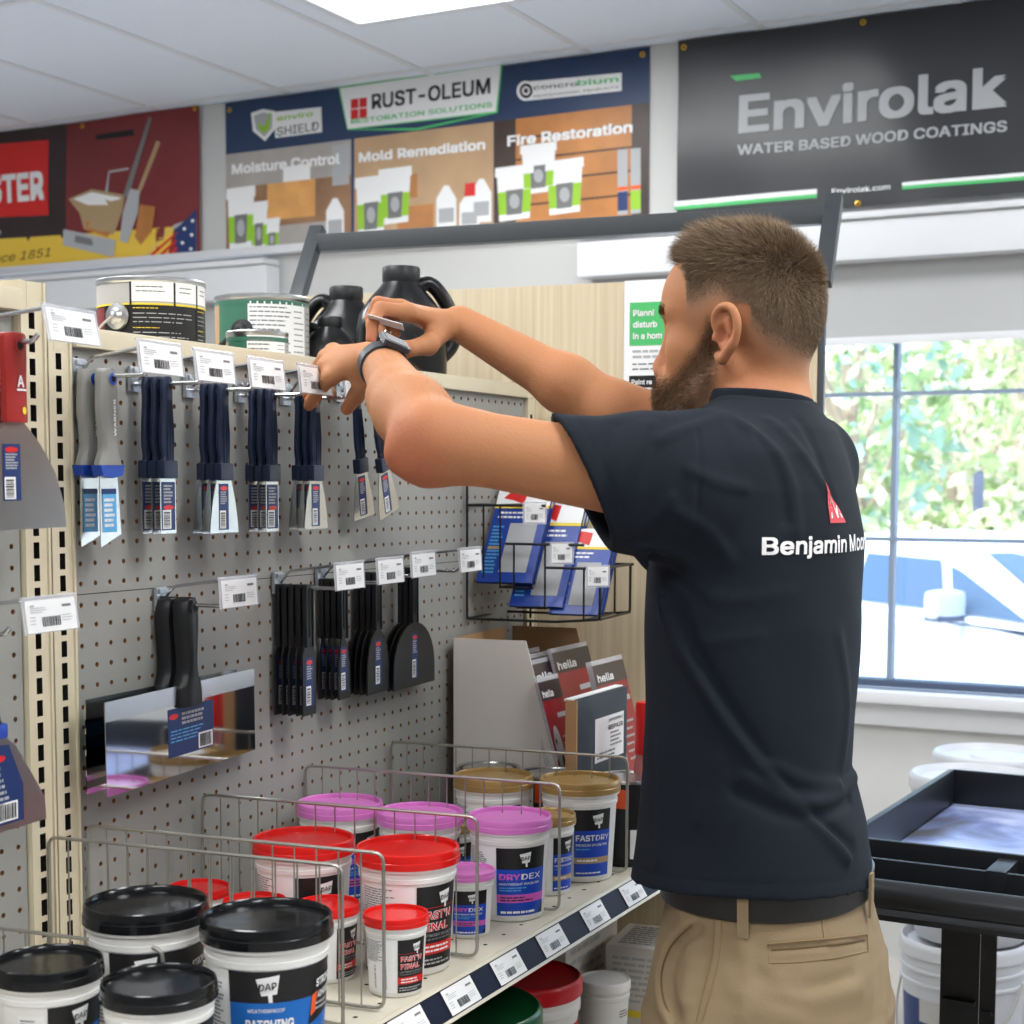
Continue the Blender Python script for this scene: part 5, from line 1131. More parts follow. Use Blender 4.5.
q = MB(); q.tube(roundpath([(.0, -.02, cz - .045), (-.0, -.215, cz - .03), (w, -.215, cz - .03), (w, -.02, cz - .045)], .05, 8), .021, 'cart_black', 16); q.build('handle_bar', t)
lxn = at(963, 940, Y=2.52)[0] - cx0
for k, (lx, ly) in enumerate(((lxn, .06), (w - .06, .06), (at(958, 940, Y=3.09)[0] - cx0 + .02, d_ - .05), (w - .06, d_ - .05))):
    q = MB(); q.prism([(-.03, -.02), (.03, -.02), (.022, .02), (-.022, .02)], .16, cz - .076, 'cart_black', fn=lambda u, v, h, lx=lx, ly=ly: (lx + u, ly + v, h))
    for zz in (.3, .5, .7, .88): q.box((lx, ly - .022, zz), (.05, .02, .006), 'cart_black')
    q.build('leg', t)
q = MB(); q.box((w / 2, d_ / 2, .13), (w, d_, .05), 'cart_black', b=.01); q.box((w / 2, 0, .19), (w, .012, .07), 'cart_black', b=.003); q.box((w / 2, d_, .19), (w, .012, .07), 'cart_black', b=.003); q.box((0, d_ / 2, .19), (.012, d_, .07), 'cart_black', b=.003); q.box((w, d_ / 2, .19), (.012, d_, .07), 'cart_black', b=.003); q.build('lower_tray', t)
for lx, ly in ((.06, .06), (w - .06, .06), (.06, d_ - .06), (w - .06, d_ - .06)):
    q = MB(); T = Matrix.Translation((lx, ly, .052)) @ Matrix.Rotation(PI / 2, 4, 'Y'); q.lathe([(.012, -.014), (.046, -.014), (.051, -.01), (.051, .01), (.046, .014), (.012, .014)], 'tyre', 24, T=T); q.box((lx, ly, .098), (.03, .04, .016), 'zinc'); q.build('castor', t)
# ------------------------------------------------------------------ white pails by the window
def big_pail(x, y, z, label, lab=False):
    t = thing('paint_pail', label, 'pail', (x, y, z), 0, 'large white pails by the window'); r = .15; q = MB(); h = .40
    q.lathe([(r * .86, 0), (r * .88, .004), (r * .965, h * .74), (r * 1.01, h * .745), (r * 1.01, h * .76), (r * .975, h * .765), (r * .98, h * .82), (r * 1.02, h * .825), (r * 1.02, h * .84), (r * .985, h * .845), (r * .99, h * .9), (r * .985, h * .93)], 'pail_white', 56)
    if lab:
        fn = rot_fn(r * .88, r * .965, h * .74, -1.87); q.rect(fn, -.85, h * .16, .72, h * .66, 'ink_navy', .0006, n=20); q.rect(fn, -.85, h * .10, .72, h * .16, 'ink_green', .0006, n=20)
        q.rect(fn, -.28, h * .52, .3, h * .66, 'tub_grey', .0009, n=8); q.text(fn, 'DOOR', -.3, h * .42, h * .055, 'ink_white', .0012, bold=.03, width=.42); q.text(fn, '& C', -.3, h * .345, h * .055, 'ink_white', .0012, bold=.03, width=.3)
    q.build('pail_body', t); q = MB(); q.lathe([(r * 1.02, h * .905), (r * 1.03, h * .91), (r * 1.03, h * .965), (r * 1.02, h * .985), (r * .98, h), (r * .95, h * .985), (r * .9, h * .96), (r * .4, h * .965), (r * .36, h * .98), (r * .1, h * .98)], 'pail_white', 56); q.build('pail_lid', t)
    if lab:
        q = MB(); pts = [((r + .006) * math.cos(-1.87 + a), (r + .006) * math.sin(-1.87 + a) * 1.0, h * .78 - (1 - (a / 1.57) ** 2) * h * .52) for a in [(-1.57 + 3.14 * i / 24) for i in range(25)]]
        q.tube(pts, .0028, 'wire_grey', 8); q.tube(pts[10:15], .009, 'tub_white', 10); q.build('bail_handle', t)
pa = at(963, 905, D=3.9)
big_pail(pa[0], pa[1] + .02, 0.001, 'white pail with navy label on the floor beneath the cart', True); big_pail(pa[0] + .012, pa[1] + .035, .4015, 'white pail stacked on the navy-labelled pail')
pb_ = at(985, 741, D=4.22); big_pail(pb_[0] + .02, pb_[1], 0.001, 'white pail on the floor nearest the window wall'); big_pail(pb_[0] + .02, pb_[1], .4015, 'white pail on top of the stack nearest the window')
# ------------------------------------------------------------------ implicit-surface modelling for the figure and its clothes
def _n(v): v = np.array(v, float); return v / np.linalg.norm(v)
class Field:
    def __init__(s): s.p = []            # (function, centre, reach, blend, sign)
    def cone(s, a, b, ra, rb, k=.01, sq=None, f=1.0, sign=1):
        "round cone; sq, f: flattened by f along direction sq"
        a, b = np.array(a, float), np.array(b, float); ab = b - a; L2 = ab @ ab + 1e-12; nq = None if sq is None else _n(sq)
        def fn(P):
            t = np.clip(((P - a) @ ab) / L2, 0, 1); q = P - a - t[:, None] * ab
            if nq is not None: q = q + nq * ((q @ nq) * (1 / f - 1))[:, None]
            return (np.sqrt((q * q).sum(1)) - (ra + (rb - ra) * t)) * (min(f, 1) if nq is not None else 1)
        s.p.append((fn, (a + b) / 2, math.sqrt(L2) / 2 + max(ra, rb), k, sign)); return s
    def chain(s, pts, rs, k=.006, k0=.012, sq=None, f=1.0):
        for i in range(len(pts) - 1): s.cone(pts[i], pts[i + 1], rs[i], rs[i + 1], k0 if i == 0 else k, sq, f)
        return s
    def ell(s, c, r, k=.01, R=None, sign=1):
        c, r = np.array(c, float), np.array(r, float); R = np.eye(3) if R is None else R
        def fn(P):
            q = (P - c) @ R; k0 = np.sqrt(((q / r) ** 2).sum(1)); k1 = np.sqrt(((q / r ** 2) ** 2).sum(1)) + 1e-9; return k0 * (k0 - 1) / k1
        s.p.append((fn, c, r.max(), k, sign)); return s
    def raw(s, fn, c, reach, k, sign=1): s.p.append((fn, np.array(c, float), reach, k, sign)); return s
    def __call__(s, P, sel=None):
        d = np.full(len(P), 9.0)
        for i in (sel if sel is not None else range(len(s.p))):
            fn, c, r, k, sg = s.p[i]; e = fn(P)
            if sg > 0:
                h = np.clip(.5 + .5 * (d - e) / k, 0, 1); d = d * (1 - h) + e * h - k * h * (1 - h)
            else:
                e = -e; h = np.clip(.5 - .5 * (d - e) / k, 0, 1); d = d * (1 - h) + e * h + k * h * (1 - h)
        return d
    def near(s, c, R): return [i for i, (fn, pc, r, k, sg) in enumerate(s.p) if np.linalg.norm(pc - c) < R + r + 2.5 * k + .02]
def loft_fn(secs, p=2.3, tw=0.0):
    "secs: (z, cx, cy, ax, by) ; superellipse cross sections turned by tw"
    S = np.array(sorted(secs)); ct, st = math.cos(tw), math.sin(tw)
    def fn(P):
        z = np.clip(P[:, 2], S[0, 0], S[-1, 0]); cx, cy, a, b = (np.interp(z, S[:, 0], S[:, i]) for i in (1, 2, 3, 4))
        x, y = P[:, 0] - cx, P[:, 1] - cy; u, v = x * ct + y * st, -x * st + y * ct
        rho = (np.abs(u / a) ** p + np.abs(v / b) ** p) ** (1 / p) + 1e-9; rr = np.sqrt(u * u + v * v)
        d = rr * (1 - 1 / rho); dz = np.maximum(P[:, 2] - S[-1, 0], S[0, 0] - P[:, 2]); return np.where(dz > 0, np.sqrt(np.maximum(d, 0) ** 2 + dz ** 2), np.maximum(d, dz)) 
    return fn
def surface(field, lo, hi, h, selector=None):
    "naive surface nets on a sparse grid of blocks; returns vertices and quads"
    lo = np.array(lo, float); nb = 8; B = nb * h; dims = np.ceil((np.array(hi) - lo) / B).astype(int)
    g = np.stack(np.meshgrid(*[np.arange(d) for d in dims], indexing='ij'), -1).reshape(-1, 3); cen = lo + (g + .5) * B
    R = B * .87
    d = np.concatenate([field(cen[i:i + 20000]) for i in range(0, len(cen), 20000)]); act = g[np.abs(d) < R * 1.35 + .01]
    loc = np.stack(np.meshgrid(*[np.arange(nb + 1)] * 3, indexing='ij'), -1).reshape(-1, 3)
    G = (dims * nb + 2).astype(np.int64); key = lambda c: (c[..., 0] * G[1] + c[..., 1]) * G[2] + c[..., 2]
    ids = []; vs = []; vals = []
    for blk in act:
        P = lo + (blk * nb + loc) * h; c0 = lo + (blk + .5) * B
        v = field(P, field.near(c0, R)) if selector is None else field(P)
        if v.min() > 0 or v.max() < 0: continue
        V = v.reshape((nb + 1,) * 3); C_ = np.stack([V[i:nb + i, j:nb + j, k:nb + k] for i in (0, 1) for j in (0, 1) for k in (0, 1)], -1)
        neg = (C_ < 0); m = neg.any(-1) & ~neg.all(-1); idx = np.argwhere(m); c = C_[m]
        if not len(c): continue
        acc = np.zeros((len(c), 3)); cnt = np.zeros(len(c)); cor = np.array([(i, j, k) for i in (0, 1) for j in (0, 1) for k in (0, 1)], float)
        for a in range(8):
            for b in range(a + 1, 8):
                if abs(cor[a] - cor[b]).sum() != 1: continue
                x = (c[:, a] < 0) != (c[:, b] < 0); t = np.where(x, c[:, a] / np.where(x, c[:, a] - c[:, b], 1), 0)
                acc += np.where(x[:, None], cor[a] + t[:, None] * (cor[b] - cor[a]), 0); cnt += x
        gi = blk * nb + idx; vs.append(lo + (gi + acc / cnt[:, None]) * h); ids.append(gi); vals.append(c)
    gi = np.concatenate(ids); V = np.concatenate(vs); c = np.concatenate(vals); K = key(gi.astype(np.int64)); o = np.argsort(K); K, V, gi, c = K[o], V[o], gi[o], c[o]
    def look(cells):
        k = key(cells.astype(np.int64)); p = np.searchsorted(K, k); p = np.clip(p, 0, len(K) - 1); return np.where(K[p] == k, p, -1)
    F_ = []
    for ax in range(3):
        far = {0: 4, 1: 2, 2: 1}[ax]; s0 = c[:, 0] < 0; s1 = c[:, far] < 0; e = np.argwhere(s0 != s1)[:, 0]; u = np.eye(3, dtype=int)[(ax + 1) % 3]; w = np.eye(3, dtype=int)[(ax + 2) % 3]
        a0 = e; a1 = look(gi[e] - u); a2 = look(gi[e] - u - w); a3 = look(gi[e] - w); ok = (a1 >= 0) & (a2 >= 0) & (a3 >= 0)
        q = np.stack([a0, a1, a2, a3], 1)[ok]; fl = s0[e][ok]; q[~fl] = q[~fl][:, ::-1]; F_.append(q)
    return V, np.concatenate(F_)
def grad(field, P, e=.0015):
    g = np.stack([field(P + np.eye(3)[i] * e) - field(P - np.eye(3)[i] * e) for i in range(3)], 1); return g / (np.linalg.norm(g, axis=1)[:, None] + 1e-9)
def mesh_obj(name, V, Fq, material, parent=None, dye=None, smooth=True):
    me = bpy.data.meshes.new(name); me.vertices.add(len(V)); me.vertices.foreach_set('co', np.asarray(V, np.float32).ravel())
    n = Fq.shape[1]; me.loops.add(len(Fq) * n); me.loops.foreach_set('vertex_index', Fq.astype(np.int32).ravel()); me.polygons.add(len(Fq))
    me.polygons.foreach_set('loop_start', np.arange(0, len(Fq) * n, n, dtype=np.int32)); me.polygons.foreach_set('use_smooth', np.ones(len(Fq), bool) if smooth else np.zeros(len(Fq), bool))
    me.update(calc_edges=True); me.validate()
    if dye is not None:
        a = me.color_attributes.new('dye', 'FLOAT_COLOR', 'POINT'); a.data.foreach_set('color', np.concatenate([dye, np.ones((len(V), 1))], 1).astype(np.float32).ravel())
    me.materials.append(M[material]); o = bpy.data.objects.new(name, me); C.objects.link(o)
    if parent is not None: o.parent = parent
    return o
def trace(field, px, py, start=1.2, stop=3.0):
    "where the sight line through a frame pixel meets the surface"
    d = ray(px, py); L = np.linalg.norm(d); t = start
    for _ in range(90):
        P = np.array([0, 0, H]) + d * t; v = field(P[None])[0]
        if v < .0005: break
        t += max(v, .0005) / L * .8
        if t > stop: return None
    return P
right, down, fwd = Rc[0], Rc[1], Rc[2]

# ---- torso sections measured down the figure (frame row, centre column, depth half, side half)
TW = 0.05
def sec(row, col, ax, by, D=2.0, dx=0, dy=0): p = at(col, row, D=D); return (p[2], p[0] + dx, p[1] + dy, ax, by)
SHIRT = [sec(905, 754, .148, .180), sec(880, 753.5, .146, .178), sec(820, 752, .136, .172), sec(765, 748, .121, .170), sec(700, 752, .124, .178), sec(620, 755, .126, .186), sec(540, 757, .125, .191), sec(490, 757, .116, .186), sec(455, 758, .104, .168), sec(430, 762, .088, .130), sec(412, 764, .070, .092), sec(402, 765, .062, .070)]
Lsh, Lel, Lwr = np.array([-.668, 1.742, 1.503]), at(427, 439, D=1.79), at(381, 362, D=2.015)
Rsh, Rel, Rwr = np.array([-.63, 2.125, 1.525]), at(618, 414, D=2.20), at(459, 323, D=2.27)
neckB = at(752, 412, D=2.02); neckT = at(757, 352, D=2.02)

body = Field()
body.raw(loft_fn([(z, x, y, a - (.014 if z > 1.2 else .050), b - (.014 if z > 1.2 else .050)) for z, x, y, a, b in SHIRT], 2.2, TW), (SHIRT[5][1], SHIRT[5][2], 1.3), .42, .02)
hipc = sec(930, 770, .12, .16); 
body.ell((hipc[1], hipc[2], .94), (.085, .12, .11), .03)
for s_ in (-1, 1):
    hp = np.array([hipc[1], hipc[2] + s_ * .080, .88]); kn = hp + [(-.02), s_ * .01, -.40]; an = kn + [.03, 0, -.40]
    body.cone(hp, kn, .078, .052, .04); body.cone(kn, an, .052, .036, .02); body.cone(an, an + [-.13, s_ * .02, -.045], .036, .028, .02)
body.cone(Lsh, Lel, .050, .039, .035); body.cone(Rsh, Rel, .052, .043, .035)
body.cone(neckB + [0, .02, -.01], Lsh + [0.01, .01, .0], .045, .045, .04); body.cone(neckB + [0, .0, -.01], Rsh, .045, .045, .04)
def arm(el, wr, flat_dir, bulge):
    m1 = el + (wr - el) * .32
    body.cone(el, m1, .0375, .0405, .02); body.cone(m1, wr, .0400, .0265, .018, sq=flat_dir, f=.92)
arm(Lel, Lwr, down, 0); arm(Rel, Rwr, down, 0)
# elbow point
body.cone(at(404, 458, D=1.78), at(425, 463, D=1.80), .016, .024, .03)
body.cone(at(394, 400, D=1.90), at(456, 446, D=1.81), .024, .030, .035)
# neck
body.cone(neckB + [0.004, 0, -.05], neckT, .063, .057, .025); body.cone(at(786, 398, D=2.03), at(786, 350, D=2.03), .022, .020, .03)
# ---- head in its own frame
HA = .03; hf = np.array([-math.cos(HA), math.sin(HA), .035]); hf = _n(hf); hl = _n(np.cross([0, 0, 1], hf)); hu = np.cross(hf, hl); HR = np.stack([hf, hl, hu], 1)
HO = at(727, 334, D=1.945) - HR @ np.array([-.012, .080, 0.0])
hp = lambda x, y, z: HO + HR @ np.array([x, y, z])
def hc(a, b, ra, rb, k=.008, sign=1):
    body.cone(hp(*a), hp(*b), ra, rb, k, sign=sign)
def he(c, r, k=.01, sign=1): body.ell(hp(*c), r, k, HR, sign)
he((-.002, 0, .048), (.098, .077, .088), .02); he((.044, 0, .044), (.058, .062, .066), .02); he((-.040, 0, .015), (.054, .064, .065), .02)
he((.040, 0, -.035), (.056, .056, .080), .02)
for s_ in (1, -1):
    hc((-.008, s_ * .054, -.038), (.030, s_ * .050, -.078), .016, .016, .022); hc((.030, s_ * .050, -.078), (.082, s_ * .014, -.105), .017, .016, .02)
    he((.056, s_ * .040, -.016), (.022, .018, .020), .025); hc((.086, s_ * .010, .030), (.070, s_ * .046, .032), .011, .009, .012)
    he((.100, s_ * .033, .010), (.018, .019, .014), .010, -1); he((.074, s_ * .032, .010), (.0145, .0145, .0145), .004)
    hc((.104, s_ * .010, -.040), (.098, s_ * .013, -.042), .008, .006, .006)
    # ear
    E_ = [(.004, .076, .006), (.003, .083, .022), (-.008, .089, .032), (-.022, .093, .029), (-.030, .094, .012), (-.027, .091, -.008), (-.016, .086, -.022), (-.008, .081, -.031), (-.001, .077, -.026)]
    E_ = [tuple(p) for p in resample(E_, 3)]
    for i in range(len(E_) - 1): hc(tuple(np.array(E_[i]) * [1, s_, 1]), tuple(np.array(E_[i + 1]) * [1, s_, 1]), .0042 if i < 16 else .0054, .0042 if i < 15 else .0054, .004)
    he((-.014, s_ * .082, .004), (.017, .006, .026), .004); he((-.007, s_ * .090, -.002), (.0085, .010, .013), .004, -1); hc((-.016, s_ * .088, .018), (-.019, s_ * .089, .0), .0035, .0035, .004); he((.003, s_ * .079, -.004), (.005, .005, .006), .003)
hc((.088, 0, .022), (.103, 0, -.026), .0080, .0095, .012); he((.106, 0, -.034), (.0110, .0110, .0100), .008)
hc((.084, -.006, -.106), (.084, .006, -.106), .018, .018, .015); he((.092, 0, -.068), (.018, .030, .026), .015)
he((.104, 0, -.064), (.008, .022, .0055), .004); he((.103, 0, -.076), (.008, .019, .006), .004); he((.116, 0, -.0700), (.012, .020, .0012), .003, -1)
# ---- hands
def hand(wr, mcps, fingers, thumb, k=.010):
    c = sum(np.array(m) for m in mcps) / len(mcps); nrm = _n(np.cross(mcps[0] - mcps[-1], c - wr))
    for m in mcps: body.cone(wr + (m - wr) * .12, m, .0165, .0108, .012, sq=nrm, f=.9)
    body.cone(mcps[0], mcps[-1], .0105, .0095, .008)
    for m, f in zip(mcps, fingers):
        P = [m] + f; body.chain(P, [.0100, .0092, .0084, .0072], .003, .006)
    body.chain([wr + (thumb[0] - wr) * .2] + thumb, [.015, .014, .0105, .0085], .006, .014)
A = lambda x, y, D: at(x, y, D=D)
hand(A(371, 358, 2.035), [A(333, 352, 2.15), A(326, 357, 2.125), A(325, 366, 2.10), A(331, 377, 2.08)],
     [[A(322, 370, 2.20), A(326, 386, 2.195), A(332, 394, 2.185)], [A(314, 372, 2.17), A(313, 388, 2.175), A(318, 397, 2.17)], [A(312, 382, 2.15), A(309, 395, 2.16), A(314, 403, 2.155)], [A(318, 391, 2.12), A(311, 401, 2.135), A(309, 406, 2.14)]],
     [A(364, 382, 2.06), A(356, 396, 2.09), A(347, 409, 2.11)])
hand(A(446, 326, 2.26), [A(408, 312, 2.19), A(401, 307, 2.215), A(402, 308, 2.24), A(408, 314, 2.265)],
     [[A(380, 308, 2.165), A(372, 324, 2.155), A(371, 340, 2.15)], [A(378, 303, 2.195), A(371, 318, 2.20), A(373, 334, 2.19)], [A(383, 306, 2.225), A(378, 322, 2.235), A(384, 333, 2.225)], [A(390, 315, 2.25), A(388, 328, 2.25), A(396, 334, 2.235)]],
     [A(428, 345, 2.20), A(408, 349, 2.165), A(391, 345, 2.145)])
lo = (-1.30, 1.42, -.01); hi = (-.42, 2.32, 1.86)
V, Fq = surface(body, lo, hi, .0028)
print('body verts', len(V))
L = (V - HO) @ HR            # head coordinates of every vertex
N = grad(body, V)
skin0 = np.array(s2l(178, 124, 86)); red = np.array(s2l(178, 98, 74)); pale = np.array(s2l(226, 180, 150)); hairc = np.array(s2l(112, 92, 74)); beardc = np.array(s2l(104, 80, 62))
def blob(P, c, r): return np.exp(-((P - c) ** 2).sum(1) / r ** 2)
nz_ = (np.sin(V[:, 0] * 61 + 3 * np.sin(V[:, 1] * 47)) * np.sin(V[:, 2] * 53 + 2 * np.sin(V[:, 0] * 41))) * .5 + .5
dye = skin0 * (1 - .25 * nz_[:, None]) + (skin0 * .6 + red * .4) * (.25 * nz_[:, None])
def mixto(w, c): 
    global dye
    w = np.clip(w, 0, 1)[:, None]; dye = dye * (1 - w) + c * w
mixto(blob(V, at(408, 458, D=1.77), .05) * .75, red); mixto(blob(L, np.array([-.010, .090, 0]), .022) * .45, red); mixto(blob(L, np.array([-.03, .06, -.06]), .05) * .25, red)
for tip in (A(312, 402, 2.15), A(347, 409, 2.11), A(371, 338, 2.15), A(391, 345, 2.145), A(380, 306, 2.18)): mixto(blob(V, tip, .02) * .5, red)
mixto(blob(L, np.array([.11, 0, -.035]), .018) * .6, red)
headm = (L[:, 2] > -.16) & (V[:, 2] > 1.55) & (np.linalg.norm(L - np.array([.0, 0, .01]), axis=1) < .165) & (L[:, 0] < .14) & (np.abs(L[:, 1]) < .11)
def hairline(x): return np.interp(x, [-.12, -.095, -.06, -.03, .0, .025, .046, .052, .07, .085, .10], [-.035, -.035, -.018, .012, .038, .032, .025, .078, .088, .094, .11])
hm = np.where(headm & (L[:, 0] < .088), L[:, 2] - hairline(L[:, 0]), -1.0)
ear_zone = (np.abs(L[:, 1]) > .0785) | ((np.abs(L[:, 1]) > .070) & (np.abs(L[:, 0] + .012) < .026) & (np.abs(L[:, 2]) < .038))
hm = np.where(ear_zone & (L[:, 2] < .04), -1, hm)
mixto(np.clip(hm / .045, 0, 1) * .8, hairc); mixto(np.where(headm & ~ear_zone & (L[:, 0] < .05), np.clip((L[:, 2] - hairline(L[:, 0]) + .03) / .06, 0, 1), 0) * .5, np.array(s2l(152, 132, 114)))
def beardmask(L):
    x, y, z = L[:, 0], np.abs(L[:, 1]), L[:, 2]
    up = np.interp(x, [.0, .014, .026, .040, .060, .078, .09, .12], [.032, .032, .010, -.014, -.036, -.048, -.046, -.044])
    lowz = np.interp(x, [.0, .03, .09], [-.085, -.118, -.16]); a = np.clip((up - z) / .022, 0, 1) * np.clip((z - lowz) / .012, 0, 1) * np.clip((x + .002) / .016, 0, 1)
    lips = np.exp(-(((x - .11) / .02) ** 2 + (y / .022) ** 2 + ((z + .07) / .008) ** 2)); return a * (1 - lips)
bm_ = np.where(headm & ~ear_zone, beardmask(L), 0); mixto(bm_ * .8, beardc)
mixto(np.exp(-(((L[:, 0] - .11) / .02) ** 2 + (L[:, 1] / .024) ** 2 + ((L[:, 2] + .070) / .009) ** 2)) * .8 * headm, np.array(s2l(190, 110, 100)))
person = mesh_obj('person', V, Fq, 'skin', dye=dye)
tag(person, 'bearded man in navy t-shirt and khaki trousers reaching up to the tool hooks', 'person')
for s_ in (1, -1):
    q = MB(); c = hp(.0725, s_ * .032, .010); T = Matrix.Translation(c); q.lathe([(.0135 * math.cos(a), .0135 * math.sin(a)) for a in np.linspace(-1.5, 1.5, 12)], 'eye_white', 18, T=T)

    n_ = HR @ np.array([1, 0, 0]); u_ = HR @ np.array([0, 1, 0]); w_ = HR @ np.array([0, 0, 1]); fe = flat(c, u_, w_, n_)
    q.ell(fe, 0, 0, .0055, .0055, 'watch_black', .0138, 16); q.build('eye', person)

# ---- hair as real strands
def strands(name, n, weight, length, direc, colf, width, seg=3, seed=5, lift=.75, mt='hair'):
    r = np.random.default_rng(seed); tri = np.concatenate([Fq[:, [0, 1, 2]], Fq[:, [0, 2, 3]]]); tw_ = weight[tri].mean(1); keep = tw_ > 0.001; tri = tri[keep]; tw_ = tw_[keep]
    ar = np.linalg.norm(np.cross(V[tri[:, 1]] - V[tri[:, 0]], V[tri[:, 2]] - V[tri[:, 0]]), axis=1) * tw_; pick = r.choice(len(tri), n, p=ar / ar.sum()); b = r.dirichlet((1, 1, 1), n)
    P = (V[tri[pick]] * b[..., None]).sum(1); Nn = (N[tri[pick]] * b[..., None]).sum(1); Lh = (P - HO) @ HR; ln = length(Lh, r); D_ = direc(Lh, Nn, r); vs = []; dy = []
    cur = P - Nn * .0008; dirn = Nn * lift + D_ * .5 + r.normal(size=(n, 3)) * .16; dirn /= np.linalg.norm(dirn, axis=1)[:, None]; side = np.cross(dirn, r.normal(size=(n, 3))); side /= np.linalg.norm(side, axis=1)[:, None]
    col = colf(Lh, r); rows = []
    for k in range(seg + 1):
        w = width * (1 - .75 * k / seg); rows.append(cur - side * w / 2); rows.append(cur + side * w / 2); dy += [col * (.8 + .3 * k / seg)] * 2
        cur = cur + dirn * (ln / seg)[:, None]; dirn = dirn + D_ * .45; dirn /= np.linalg.norm(dirn, axis=1)[:, None]
    VV = np.stack(rows, 1).reshape(-1, 3); DD = np.stack(dy, 1).reshape(-1, 3); base = np.arange(n)[:, None] * (2 * (seg + 1))
    FF = np.concatenate([base + np.array([2 * k, 2 * k + 1, 2 * k + 3, 2 * k + 2]) for k in range(seg)])
    return mesh_obj(name, VV, FF, mt, person, dye=np.clip(DD, 0, 1), smooth=False)
def hlen(Lh, r):
    m = Lh[:, 2] - hairline(Lh[:, 0]); top = np.clip((Lh[:, 2] - .065) / .06, 0, 1); front = np.clip((Lh[:, 0] - .0) / .07, 0, 1) * top
    return (.0012 + .010 * np.clip(m / .07, 0, 1) + .012 * top + .018 * front) * r.uniform(.7, 1.15, len(Lh))
def hdir(Lh, Nn, r):
    t = np.clip((Lh[:, 2] - .05) / .07, 0, 1); w_ = r.normal(size=len(Lh)) * .25; cl = np.sin(Lh[:, 0] * 190 + Lh[:, 1] * 60) * .3; d = np.stack([.2 * (1 - t) + .85 * t + w_, Lh[:, 1] * 3 + cl + r.normal(size=len(Lh)) * .2, -.9 * (1 - t) + .25 * t * np.clip(Lh[:, 0] / .05, 0, 1) + w_ * .3], 1); d = d @ HR.T; d -= Nn * (d * Nn).sum(1)[:, None]; return d
def hcol(Lh, r):
    a = np.array(s2l(92, 76, 60)); b = np.array(s2l(158, 134, 106)); t = np.clip(r.beta(1.4, 2.2, len(Lh)) + .25 * np.clip((Lh[:, 2] - .11) / .03, 0, 1), 0, 1)[:, None]; return a * (1 - t) + b * t
strands('hair', 52000, np.clip(hm / .03, 0, 1) ** .8 * (hm > 0), hlen, hdir, hcol, .0006)
def blen(Lh, r): return (.0046 + .007 * np.clip((Lh[:, 0] - .02) / .06, 0, 1) * np.clip((-.045 - Lh[:, 2]) / .05, 0, 1)) * r.uniform(.6, 1.2, len(Lh))
def bdir(Lh, Nn, r): d = np.tile(np.array([.45, 0, -.9]), (len(Lh), 1)) @ HR.T; d -= Nn * (d * Nn).sum(1)[:, None]; return d
def bcol(Lh, r): t = r.beta(1.5, 2, len(Lh))[:, None]; return np.array(s2l(60, 47, 38)) * (1 - t) + np.array(s2l(146, 118, 92)) * t
strands('beard', 26000, bm_ ** .8, blen, bdir, bcol, .00048, seed=9, lift=1.3, mt='beard_hair')
armm = np.clip(1 - np.abs(V[:, 0] - -1.0) / .34, 0, 1) * (V[:, 0] < -.74) * (V[:, 0] > -1.12) * (V[:, 2] > 1.45)
def adir(Lh, Nn, r): d = np.tile(np.array([-.6, .2, .3]), (len(Lh), 1)); d -= Nn * (d * Nn).sum(1)[:, None]; return d
strands('arm_hair', 2600, armm, lambda Lh, r: r.uniform(.004, .010, len(Lh)), adir, lambda Lh, r: np.tile(np.array(s2l(170, 130, 90)), (len(Lh), 1)), .00022, seed=12)
brow = headm * np.exp(-(((L[:, 2] - .036 + np.abs(np.abs(L[:, 1]) - .03) * .15) / .0045) ** 2)) * (np.abs(np.abs(L[:, 1]) - .030) < .019) * (L[:, 0] > .06)
strands('eyebrows', 900, brow, lambda Lh, r: r.uniform(.004, .007, len(Lh)), lambda Lh, Nn, r: (np.stack([0 * Lh[:, 0], np.sign(Lh[:, 1]), 0 * Lh[:, 0]], 1) @ HR.T), bcol, .0005, seed=4)

# ---- shirt
axL = lambda px_: min((Lsh + (Lel - Lsh) * t for t in np.linspace(0, 1, 200)), key=lambda p: abs(proj(p)[0] - px_))
cutp = axL(575)
print('cutp', proj(cutp), proj(Lsh), proj(Lel)); cutn = _n(-right * .90 + down * .42 - fwd * .10)
Rcutp = Rsh + (Rel - Rsh) * .55; Rcutn = _n(Rel - Rsh)
hemz = at(758, 893, D=1.87)[2]
sh0 = Field()
sh0.raw(loft_fn(SHIRT, 2.25, TW), (SHIRT[5][1], SHIRT[5][2], 1.3), .42, .02)
dn_ = np.array([0, 0, -1.0])
sh0.cone(Lsh + [.03, .04, .012], Lsh + [-.01, -.01, 0.004], .066, .072, .05); sh0.cone(Lsh, cutp + (Lel - Lsh) * .22 + [0, 0, -.006], .072, .0565, .03)
sh0.cone(Lsh + [.02, .02, -.03], cutp + (Lel - Lsh) * .15 + dn_ * .040, .058, .052, .03)
sh0.cone(Rsh + [.03, -.04, 0], Rsh, .062, .068, .05); sh0.cone(Rsh, Rcutp + Rcutn * .05, .070, .062, .03); sh0.cone(neckB + [.0, .02, -.035], Lsh + [.03, .05, .02], .050, .050, .04); sh0.cone(neckB + [.0, -.02, -.035], Rsh + [.03, -.05, .0], .050, .050, .04)
